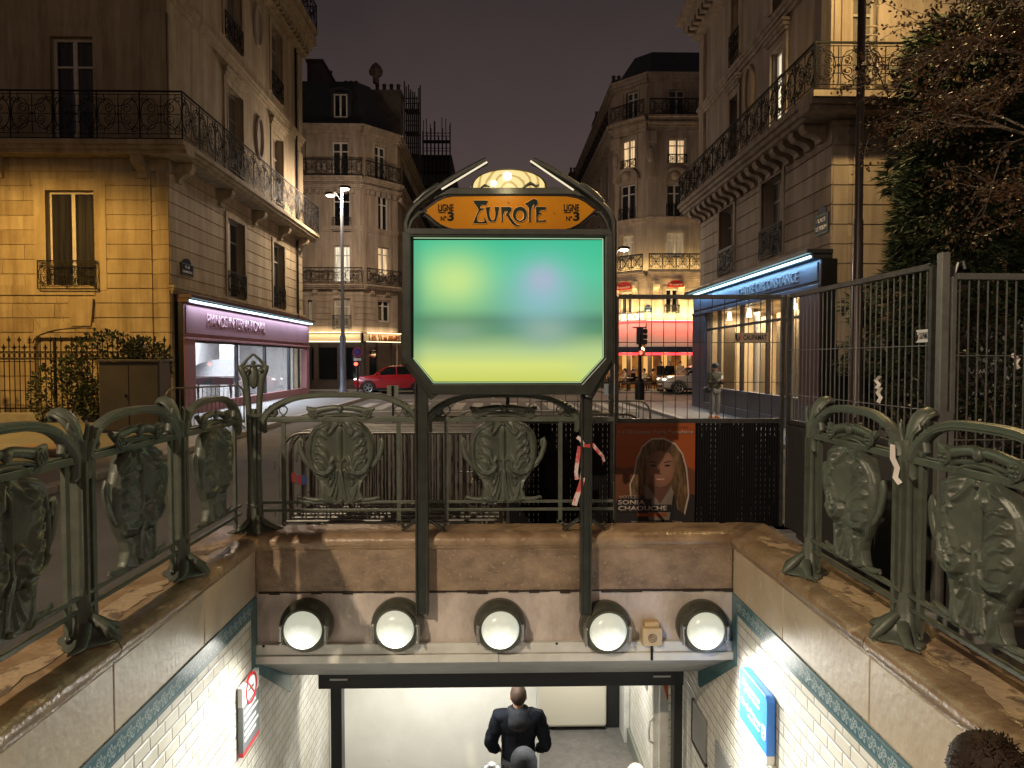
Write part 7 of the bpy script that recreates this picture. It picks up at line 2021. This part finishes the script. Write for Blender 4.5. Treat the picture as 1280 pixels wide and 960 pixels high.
# ================================================================== cars
M_tyre = mat('tyre_rubber', (.012, .012, .012), .8); M_rim = mat('alloy_rim', (.35, .35, .36), .3, .8); M_win = mat('car_glass', (.008, .01, .012), .05)
def car(loc, rz, label, paint, Lc=4.35, Wc=1.82, Hc=1.60, lit=True):
    t = thing('parked_car', loc, label, 'car', None, rz)
    h = Wc / 2
    #  x, bottom, belt, roof(None), half width
    st = [(-Lc / 2, .42, .70, .80), (-Lc / 2 + .06, .28, .82, .90), (-Lc * .44, .24, .92, .97), (-Lc * .36, .22, .98, 1), (-Lc * .20, .20, 1.04, 1), (0, .20, 1.06, 1), (Lc * .2, .20, 1.09, 1), (Lc * .36, .22, 1.12, 1), (Lc * .46, .28, 1.12, .97), (Lc / 2, .40, 1.02, .90), (Lc / 2 + .01, .50, .80, .84)]
    g = []
    for x, zb, zt, w_ in st:
        w_ *= h
        half = [(0, zb), (w_ * .80, zb), (w_ * .97, zb + .10), (w_, zb + (zt - zb) * .45), (w_ * .985, zt - .10), (w_ * .94, zt - .02), (w_ * .6, zt + .015), (0, zt + .02)]
        g.append([(x, -a, b) for a, b in half] + [(x, a, b) for a, b in half[-2:0:-1]])
    m = MB(); m.rows(g, cv=True)
    for e in (g[0], g[-1]):
        o = len(m.v); m.v += e; m.f.append(tuple(range(o, o + len(e)))); m.m.append(0)
    # cabin roof shell and pillars
    cab = [(-Lc * .235, 1.05, .90), (-Lc * .13, Hc - .16, .80), (-Lc * .06, Hc - .03, .765), (Lc * .10, Hc, .755), (Lc * .26, Hc - .03, .75), (Lc * .36, Hc - .13, .74), (Lc * .445, 1.12, .84)]
    g = [[(x, -h * w_, z), (x, -h * w_ * .8, z + .035), (x, 0, z + .05), (x, h * w_ * .8, z + .035), (x, h * w_, z)] for x, z, w_ in cab[1:-1]]
    m.rows(g)
    for s_ in (-1, 1):
        for (xa, za, wa_), (xb, zb_, wb_), r_ in ((cab[0], cab[1], .035), (cab[1], cab[2], .035), (cab[5], cab[6], .07), (cab[4], cab[5], .05)):
            m.tube([(xa, s_ * h * wa_, za), (xb, s_ * h * wb_, zb_)], r_, 6)
        m.tube([(Lc * .04, s_ * h * .93, 1.06), (Lc * .03, s_ * h * .765, Hc - .02)], .04, 6)
    m.build('body', paint, t, local=True, smooth=40)
    m = MB()
    for s_ in (-1, 1):
        lo = [(x, s_ * h * .925, 1.03 + .05 * max(0, x / Lc)) for x in (-Lc * .20, 0, Lc * .2, Lc * .41)]; hi = [(x, s_ * h * .765, z) for x, z in ((-Lc * .085, Hc - .10), (0, Hc - .05), (Lc * .2, Hc - .055), (Lc * .33, Hc - .16))]
        m.rows([lo, hi])
    m.rows([[(-Lc * .235, -h * .88, 1.06), (-Lc * .235, h * .88, 1.06)], [(-Lc * .085, -h * .76, Hc - .07), (-Lc * .085, h * .76, Hc - .07)]])
    m.rows([[(Lc * .445, -h * .82, 1.12), (Lc * .445, h * .82, 1.12)], [(Lc * .35, -h * .72, Hc - .12), (Lc * .35, h * .72, Hc - .12)]])
    m.build('window', M_win, t, local=True)
    for x in (-Lc * .315, Lc * .315):
        for s_ in (-1, 1):
            m = MB(); m.lathe((x, s_ * (h - .20), .34), [(.2, 0), (.33, .01), (.345, .05), (.345, .17), (.33, .21), (.23, .215)], 20, ax=(0, s_, 0)); wv = m.build('wheel', M_tyre, t, local=True, smooth=40)
            m = MB(); m.lathe((x, s_ * (h + .002), .34), [(.0001, .0), (.04, .01), (.05, .0)], 10, ax=(0, s_, 0))
            m.tube([(x + .225 * math.cos(a), s_ * (h + .005), .34 + .225 * math.sin(a)) for a in [2 * PI * k / 18 for k in range(18)]], .022, 5, closed=True)
            for k in range(5):
                a = 2 * PI * k / 5; m.bar((x, s_ * h, .34), (x + .215 * math.cos(a), s_ * (h + .004), .34 + .215 * math.sin(a)), .05, .03, up=(0, 1, 0))
            m.build('rim', M_rim, wv, local=True, smooth=40)
            m = MB(); m.tube([(x + .40 * math.cos(a), s_ * (h + .004), .34 + .40 * math.sin(a)) for a in [PI * (k / 10) for k in range(11)]], .035, 6); m.build('wheel_arch', M_blk, t, local=True)
    for s_ in (-1, 1):
        m = MB(); m.ell((-Lc / 2 + .13, s_ * h * .70, .79), .15, .20, .07, 10, 6); m.build('headlight', emit('headlight_glow', (1, .97, .9), 4 if lit else .5), t, local=True, smooth=60)
        m = MB(); m.ell((-Lc * .17, s_ * (h + .09), 1.08), .09, .09, .07, 8, 6); m.build('wing_mirror', paint, t, local=True, smooth=60)
        m = MB(); m.box(-Lc * .25, Lc * .25, s_ * h * .97 - .02, s_ * h * .97 + .02, .20, .33); m.build('sill', M_blk, t, local=True)
        m = MB(); m.box(-.02, .14, s_ * h * .995 - .012, s_ * h * .995 + .012, .93, .96); m.box(1.02, 1.18, s_ * h * .995 - .012, s_ * h * .995 + .012, .96, .99); m.build('door_handle', paint, t, local=True)
    m = MB(); m.tube([(-Lc / 2 + .03, -.5, .45), (-Lc / 2 - .005, 0, .45), (-Lc / 2 + .03, .5, .45)], .09, 6); m.build('grille', M_blk, t, local=True)
    return t
M_redp = mat('red_car_paint', (.34, .010, .016), .22, 0, coat=.6)
M_silp = mat('silver_car_paint', (.36, .34, .33), .28, .4, coat=.5)
p = aty(441, 492, 38.8)
car((p.x + 2.2, 39.7, .0), 0, 'red car in front of the far left cafe, headlight on', M_redp, Hc=1.52)
p = aty(829, 488, 38.0)
car((p.x + 2.2, 38.9, 0), 0, 'silver car nosing out from behind the slate blue shop', M_silp, Hc=1.56)

# ================================================================== people
M_skin = mat('skin', (.46, .26, .17), .5); M_hairb = mat('black_hair', (.012, .010, .009), .45); M_hairbr = mat('brown_hair', (.022, .013, .008), .6, 0, (.035, .02, .012), 30, .4, 90, spec=.2)
M_black = mat('black_jacket', (.005, .0055, .007), .8, 0, (.010, .0105, .013), 8, .4, 18, spec=.1); M_hood = mat('grey_hood', (.022, .024, .028), .8, 0, (.013, .014, .017), 10, .3, 50, spec=.08)
M_jean = mat('grey_jeans', (.17, .165, .16), .8); M_dkt = mat('dark_trousers', (.02, .02, .024), .8); M_shoe = mat('tan_shoes', (.42, .16, .06), .6); M_bshoe = mat('black_shoes', (.015, .015, .015), .5)
def skin(name, parent, chains, mt, loc=True, sub=1):
    """one continuous surface grown round connected joints: chains of (point, radius), shared points join"""
    key = {}; vs = []; rs = []; es = []
    def vid(p, r_):
        k = tuple(round(c, 4) for c in p)
        if k not in key: key[k] = len(vs); vs.append(p); rs.append(r_)
        return key[k]
    for ch in chains:
        ids = [vid(p, r_) for p, r_ in ch]
        es += list(zip(ids, ids[1:]))
    me = bpy.data.meshes.new(name); me.from_pydata(vs, es, [])
    bm = bmesh.new(); bm.from_mesh(me); ly = bm.verts.layers.skin.verify(); bm.verts.ensure_lookup_table()
    for v, r_ in zip(bm.verts, rs):
        r_ = r_ if isinstance(r_, tuple) else (r_, r_); v[ly].radius = r_; v[ly].use_root = v.index == 0
    bm.to_mesh(me); bm.free()
    o = bpy.data.objects.new(name, me); COL.objects.link(o); o.parent = parent; WM[o.name] = WM[parent.name].copy()
    k = o.modifiers.new('skin', 'SKIN'); k.use_smooth_shade = True
    s_ = o.modifiers.new('sub', 'SUBSURF'); s_.levels = sub; s_.render_levels = sub + 1
    me.materials.append(mt)
    return o
FOLD = bpy.data.textures.new('cloth_folds', 'CLOUDS'); FOLD.noise_scale = .11; FOLD.noise_depth = 3
STAND = dict(pel=(0, 0, .95), chest=(0, .01, 1.27), neck=(0, 0, 1.47), jaw=(0, .025, 1.56), top=(0, .01, 1.70), shL=(-.19, 0, 1.42), elL=(-.25, -.02, 1.14), wrL=(-.24, .08, .90), haL=(-.235, .11, .82), shR=(.19, 0, 1.42), elR=(.25, -.02, 1.14), wrR=(.24, .08, .90), haR=(.235, .11, .82), hipL=(-.10, 0, .90), knL=(-.11, .03, .50), anL=(-.115, -.03, .09), hipR=(.10, 0, .90), knR=(.11, .03, .50), anR=(.115, -.03, .09))
SIT = dict(STAND, pel=(0, 0, .50), chest=(0, .02, .82), neck=(0, .03, 1.02), jaw=(0, .06, 1.11), top=(0, .04, 1.25), shL=(-.19, .02, .97), elL=(-.24, .10, .72), wrL=(-.12, .34, .78), haL=(-.08, .41, .79), shR=(.19, .02, .97), elR=(.24, .10, .72), wrR=(.12, .34, .78), haR=(.08, .41, .79), hipL=(-.10, .02, .48), knL=(-.12, .44, .50), anL=(-.12, .40, .09), hipR=(.10, .02, .48), knR=(.12, .44, .50), anR=(.12, .40, .09))
def person(loc, rz, label, J, jacket, trousers, shoes, hair, ht=1.75, group=None, detail=True, long_hair=False, hat=None, cat='person', name='person', hood=None):
    k = ht / 1.75
    J = {a: tuple(c * k for c in b) for a, b in J.items()}
    t = thing(name, loc, label, cat, group, rz)
    r_ = lambda x: x * k
    mid = lambda a, b, f=.5: tuple(J[a][i] * (1 - f) + J[b][i] * f for i in range(3))
    ch = [[(J['pel'], r_(.13)), (J['chest'], (r_(.15), r_(.11))), (J['neck'], r_(.055)), (J['jaw'], (r_(.068), r_(.075))), (mid('jaw', 'top', .55), (r_(.078), r_(.095))), (J['top'], (r_(.05), r_(.06)))]]
    for s_ in 'LR':
        ch.append([(J['chest'], (r_(.15), r_(.11))), (J['sh' + s_], r_(.06)), (J['el' + s_], r_(.042)), (J['wr' + s_], r_(.028)), (J['ha' + s_], (r_(.035), r_(.018)))])
        ch.append([(J['pel'], r_(.13)), (J['hip' + s_], r_(.09)), (J['kn' + s_], r_(.058)), (J['an' + s_], r_(.038))])
    skin('body', t, ch, M_skin)
    cj = [[(mid('chest', 'pel', 1.28), (r_(.20), r_(.165))), (mid('chest', 'pel', .62), (r_(.19), r_(.152))), (J['chest'], (r_(.205), r_(.16))), (mid('chest', 'neck', .62), (r_(.155), r_(.13))), (mid('chest', 'neck', .92), (r_(.075), r_(.075)))]]
    for s_ in 'LR': cj.append([(mid('chest', 'neck', .62), (r_(.155), r_(.13))), (J['sh' + s_], r_(.098)), (mid('sh' + s_, 'el' + s_, .5), r_(.084)), (J['el' + s_], r_(.074)), (mid('el' + s_, 'wr' + s_, 1.02), r_(.052))])
    jk_ = skin('jacket', t, cj, jacket, sub=2 if ht > 1.75 else 1)
    if detail:
        dm_ = jk_.modifiers.new('folds', 'DISPLACE'); dm_.texture = FOLD; dm_.strength = .05; dm_.mid_level = .5
    ct = []
    for s_ in 'LR': ct.append([(J['pel'], (r_(.155), r_(.125))), (J['hip' + s_], r_(.105)), (J['kn' + s_], r_(.078)), (mid('kn' + s_, 'an' + s_, .92), r_(.068))])
    skin('trousers', t, ct, trousers)
    for s_ in 'LR':
        a = J['an' + s_]; m = MB(); g = []
        for q_, w_, h_ in ((-.09, .03, .07), (-.05, .043, .10), (.02, .046, .10), (.09, .05, .07), (.15, .045, .05), (.18, .02, .035)):
            g.append([(a[0] + w_ * k * math.cos(an), a[1] + q_ * k, a[2] - .088 * k + h_ * k * max(0, math.sin(an)) + (.0 if math.sin(an) > 0 else 0)) for an in [2 * PI * i / 10 for i in range(10)]])
        m.rows(g, cv=True); m.build('shoe', shoes, t, local=True, smooth=60)
    hc = Vector(mid('jaw', 'top', .62))
    m = MB()
    g = []
    for i in range(9):
        el_ = -.35 + i * (PI / 2 + .35) / 8; row = []; e0 = el_
        for j in range(16):
            an = 2 * PI * j / 16; fr = math.sin(an)
            lift = max(0, fr) * .55 * max(0, 1 - i / 5)
            e2 = el_ + lift - .55 * max(0, -fr) * max(0, 1 - i / 6)
            row.append(hc + Vector((math.cos(e2) * math.cos(an) * .090 * k, math.cos(e2) * fr * .108 * k - .008 * k, math.sin(e2) * .117 * k)))
        g.append(row)
    m.rows(g, cv=True)
    if long_hair: m.ell(hc + Vector((0, -.055 * k, -.11 * k)), .085 * k, .055 * k, .15 * k, 12, 8)
    m.build('hair', hair, t, local=True, smooth=70)
    if detail:
        f = hc + Vector((0, .10 * k, -.03 * k))
        m = MB(); m.ell(f + Vector((0, -.002, -.015 * k)), .013 * k, .02 * k, .026 * k, 8, 6)
        for s_ in (-1, 1): m.ell(hc + Vector((s_ * .082 * k, .0, -.03 * k)), .012 * k, .024 * k, .034 * k, 8, 6)
        m.build('nose_and_ears', M_skin, t, local=True, smooth=60)
        m = MB()
        for s_ in (-1, 1): m.ell(f + Vector((s_ * .032 * k, -.012 * k, .012 * k)), .013 * k, .008 * k, .007 * k, 8, 5)
        m.build('eyes', M_hairb, t, local=True); m = MB(); m.ell(f + Vector((0, -.012 * k, -.065 * k)), .026 * k, .01 * k, .008 * k, 8, 5); m.build('mouth', mat('lips', (.3, .09, .07), .5), t, local=True)
        for s_ in 'LR':
            w_ = Vector(J['wr' + s_]); h_ = Vector(J['ha' + s_]); d = (h_ - w_).normalized(); sd = d.cross(Vector((0, 0, 1)) if abs(d.z) < .9 else Vector((0, 1, 0))).normalized(); up = sd.cross(d)
            m = MB()
            for i, ln in enumerate((.062, .074, .070, .054)):
                b0 = h_ + sd * (-.027 + .018 * i) * k; m.tube([b0, b0 + d * ln * .5 * k - up * .006 * k, b0 + d * ln * k - up * .022 * k], [.009 * k, .0085 * k, .006 * k], 6)
            b0 = w_ + (h_ - w_) * .5 + sd * -.03 * k; m.tube([b0, b0 + d * .03 * k - sd * .025 * k, b0 + d * .06 * k - sd * .022 * k], [.011 * k, .010 * k, .007 * k], 6)
            m.build('fingers', M_skin, t, local=True, smooth=60)
    if hood:
        n_ = Vector(J['neck']); m = MB()
        g = []
        for i in range(9):
            f_ = i / 8; row = []
            for j in range(20):
                an = 2 * PI * j / 20; back = max(0, -math.sin(an)) ** .8
                rx = (.068 + .105 * math.sin(f_ * PI * .5) + .012 * math.sin(f_ * 9)) * k; ry = (.070 + .055 * math.sin(f_ * PI * .5) + .055 * back * math.sin(f_ * PI)) * k
                row.append(n_ + Vector((rx * math.cos(an), ry * math.sin(an) - .012 * k, (.07 - .12 * f_ - .11 * back * f_ ** 1.2) * k + .006 * math.sin(an * 4 + i * 1.3))))
            g.append(row)
        m.rows(g, cv=True)
        for zz, rr_ in ((.055, .085), (.0, .115), (-.06, .135)):
            m.tube([n_ + Vector((rr_ * k * math.cos(a), -.012 - abs(rr_) * .95 * k * math.sin(a), zz * k - .075 * k * math.sin(a))) for a in [PI * q_ / 12 for q_ in range(13)]], .022 * k, 8)
        m.build('hood', hood, t, local=True, smooth=70)
    if hat == 'beanie':
        m = MB(); m.ell(hc + Vector((0, -.005, .01)), .112 * k, .130 * k, .122 * k, 18, 12, -.5, 1)
        m.tube([hc + Vector((.100 * k * math.cos(a), -.005 + .118 * k * math.sin(a), -.03 * k)) for a in [2 * PI * q_ / 18 for q_ in range(18)]], .014 * k, 6, closed=True); m.build('beanie', M_black, t, local=True, smooth=60)
    if hat == 'helmet':
        m = MB(); m.ell(hc + Vector((0, -.005, .02)), .115 * k, .14 * k, .125 * k, 16, 8, -.2, 1)
        m.tube([hc + Vector((.112 * k * math.cos(a), .135 * k * math.sin(a), -.005)) for a in [2 * PI * q_ / 18 for q_ in range(18)]], .014 * k, 6, closed=True); m.build('helmet', mat('dark_helmet', (.010, .012, .015), .6), t, local=True, smooth=60)
    return t
# woman with phone outside the right shop
wp = atz(893, 523, .09)
WJ = dict(STAND, wrL=(-.05, .30, 1.20), elL=(-.25, .04, 1.12), haL=(-.02, .35, 1.24), wrR=(.10, .30, 1.22), elR=(.25, .05, 1.13), haR=(.05, .36, 1.26))
t = person(wp, R(200), 'person in dark jacket and helmet looking at a phone outside the right shop', WJ, mat('camo_jacket', (.03, .032, .022), .8, 0, (.12, .11, .07), 14, lo=.5, hi=.6), M_jean, M_shoe, M_hairb, 1.64, long_hair=True, hat='helmet')
hb = t
m = MB(); m.ell((.27, -.02, .86), .09, .16, .11, 12, 8); m.tube([(.22, 0, .94), (.12, .12, 1.15), (-.05, .12, 1.33), (-.16, -.02, 1.38)], .012, 6); o = m.build('shoulder_bag', M_hairb, None, smooth=60); o.matrix_world = Matrix.Translation(wp) @ Matrix.Rotation(R(200), 4, 'Z'); tag(o, 'black shoulder bag hanging at the hip of the helmeted person', 'bag')
m = MB(); m.box(-.035, .035, .345, .355, 1.16, 1.30); o = m.build('phone', M_sw, None); o.matrix_world = Matrix.Translation(wp) @ Matrix.Rotation(R(200), 4, 'Z'); tag(o, 'pale phone held up by the helmeted person', 'phone')
# man going down the stairs, seen from behind
MJ = dict(STAND, elL=(-.305, -.05, 1.12), wrL=(-.215, .10, 1.0), haL=(-.14, .12, .97), elR=(.305, -.05, 1.12), wrR=(.215, .10, 1.0), haR=(.14, .12, .97), knR=(.11, .10, .52), anR=(.115, .10, .14), shL=(-.215, 0, 1.42), shR=(.215, 0, 1.42))
mp = aty(648, 900, 7.75)
person((mp.x, 7.75, -3.555), 0, 'person in dark hooded jacket walking away at the foot of the stairs', MJ, mat('navy_jacket', (.004, .005, .008), .8, 0, (.007, .009, .013), 6, .5, 14, spec=.08), M_dkt, M_bshoe, M_hairbr, 1.80, hood=M_hood)
bz = aty(655, 934, 5.4)
person((bz.x, 5.4, bz.z - 1.70), R(4), 'person in black beanie partly below the bottom edge, going down the stairs', STAND, M_black, M_dkt, M_bshoe, M_hairb, 1.66, hat='beanie', detail=False)
hz_ = aty(614, 954, 4.9)
person((hz_.x, 4.9, hz_.z - 1.72), R(-10), 'dark haired person of whom only the crown shows left of the beanie', STAND, M_black, M_dkt, M_bshoe, M_hairb, 1.70, detail=False)
hz_ = aty(796, 955, 5.5)
person((hz_.x, 5.5, hz_.z - 1.62), R(8), 'person with fair brown hair just entering at the bottom right of centre', STAND, M_black, M_dkt, M_bshoe, mat('fair_hair', (.28, .15, .11), .5), 1.60, detail=False)
hz_ = aty(1240, 916, 1.75)
t = person((hz_.x, 1.75, hz_.z - 1.70), R(12), 'dark haired person close to the camera at the bottom right corner', STAND, M_black, M_dkt, M_bshoe, M_hairbr, 1.68, detail=False)
m = MB(); r = random.Random(2); k = 1.68 / 1.75
for i in range(500):
    a = r.uniform(0, 2 * PI); e = r.uniform(-.5, 1.4); c = Vector((0, -.008, 1.647)) * k; n_ = Vector((math.cos(e) * math.cos(a), math.cos(e) * math.sin(a), math.sin(e)))
    p = c + Vector((n_.x * .086, n_.y * .104, n_.z * .113)) * k
    q_ = p + (n_ * .35 + rv(r) * .6 + Vector((0, 0, -.4 if e < .8 else 0))).normalized() * r.uniform(.01, .022); m.tube([p, (p + q_) / 2 + n_ * .003, q_], .0016, 3, caps=False)
for i in range(24):
    p = Vector((-.083, .0, 1.60)) * k + rv(r) * .02; m.tube([p, p + Vector((-.02 - .02 * r.random(), .01 * r.uniform(-1, 1), .012 * r.uniform(-1, 1)))], .0016, 3, caps=False)
m.build('loose_strands', M_hairbr, t, local=True)
# brasserie terrace
M_chair = mat('cane_chair', (.30, .17, .07), .6); M_cream3 = mat('cream_coat', (.45, .36, .24), .8)
def cafe_table(x, y, label):
    t = thing('cafe_table', (x, y, .09), label, 'table', 'terrace tables')
    m = MB(); m.lathe((0, 0, 0), [(.0001, .72), (.32, .72), (.33, .735), (.32, .75), (.0001, .751)], 16); m.build('table_top', M_cream, t, local=True)
    m = MB(); m.lathe((0, 0, 0), [(.22, 0), (.2, .02), (.03, .06), (.025, .71)], 10); m.build('stand', M_iron, t, local=True)
def cafe_chair(x, y, rz, label):
    t = thing('cafe_chair', (x, y, .09), label, 'chair', 'terrace chairs', rz)
    m = MB(); m.box(-.2, .2, -.2, .2, .43, .46); m.build('seat', M_chair, t, local=True)
    m = MB(); m.rows([[(-.2 + .4 * j / 6, -.2 - .04 * math.sin(PI * j / 6), z) for j in range(7)] for z in (.56, .70, .86)]); m.build('backrest', M_chair, t, local=True)
    for sx_ in (-1, 1):
        for sy_ in (-1, 1): m = MB(); m.tube([(sx_ * .2, sy_ * .19, 0), (sx_ * .18, sy_ * .18, .44), (sx_ * .19, sy_ * .20, .44 if sy_ > 0 else .88)], .014, 6); m.build('leg', M_iron, t, local=True)
terr = [(782, 'seated person in cream coat at the leftmost terrace table', M_cream3, 90, M_hairbr), (791, 'seated person in black across from the cream coat', M_black, -90, M_hairb), (806, 'seated person in cream behind the traffic light base', M_cream3, 100, M_hairb), (816, 'seated person in mustard coat right of the traffic light', mat('mustard_coat', (.38, .20, .05), .8), -80, M_hairbr)]
for i, (x, lb, jk, rz, hr) in enumerate(terr):
    p = aty(x, 470, 40.9 + .15 * (i % 2)); person((p.x, p.y, .09), R(rz), lb, SIT, jk, M_dkt, M_bshoe, hr, 1.72, 'people on the brasserie terrace', False)
    cafe_chair(p.x, p.y, R(rz), ['cane chair under the cream coated person at the left', 'cane chair under the person in black', 'cane chair behind the traffic light base', 'cane chair under the mustard coated person'][i])
cafe_table(aty(787, 0, 40.9).x, 40.9, 'small round terrace table left of the traffic light'); cafe_table(aty(811, 0, 40.9).x, 40.9, 'small round terrace table right of the traffic light')
for x, y, rz, jk, lb, hr in ((764, 38.5, 150, mat('tan_coat', (.36, .22, .10), .8), 'standing person in tan coat beside the sign frame', M_hairbr), (826, 39.9, 120, M_black, 'standing person in black beside the silver car', M_hairb), (837, 40.6, 180, M_black, 'person with big black hair behind the silver car bonnet', M_hairb), (850, 41.0, 200, M_cream3, 'person in cream top behind the silver car windscreen', M_hairbr)):
    p = aty(x, 470, y); person((p.x, y, .0 if y < 39.2 else .09), R(rz), lb, STAND, jk, M_dkt, M_bshoe, hr, 1.70, 'people on the brasserie terrace', False)
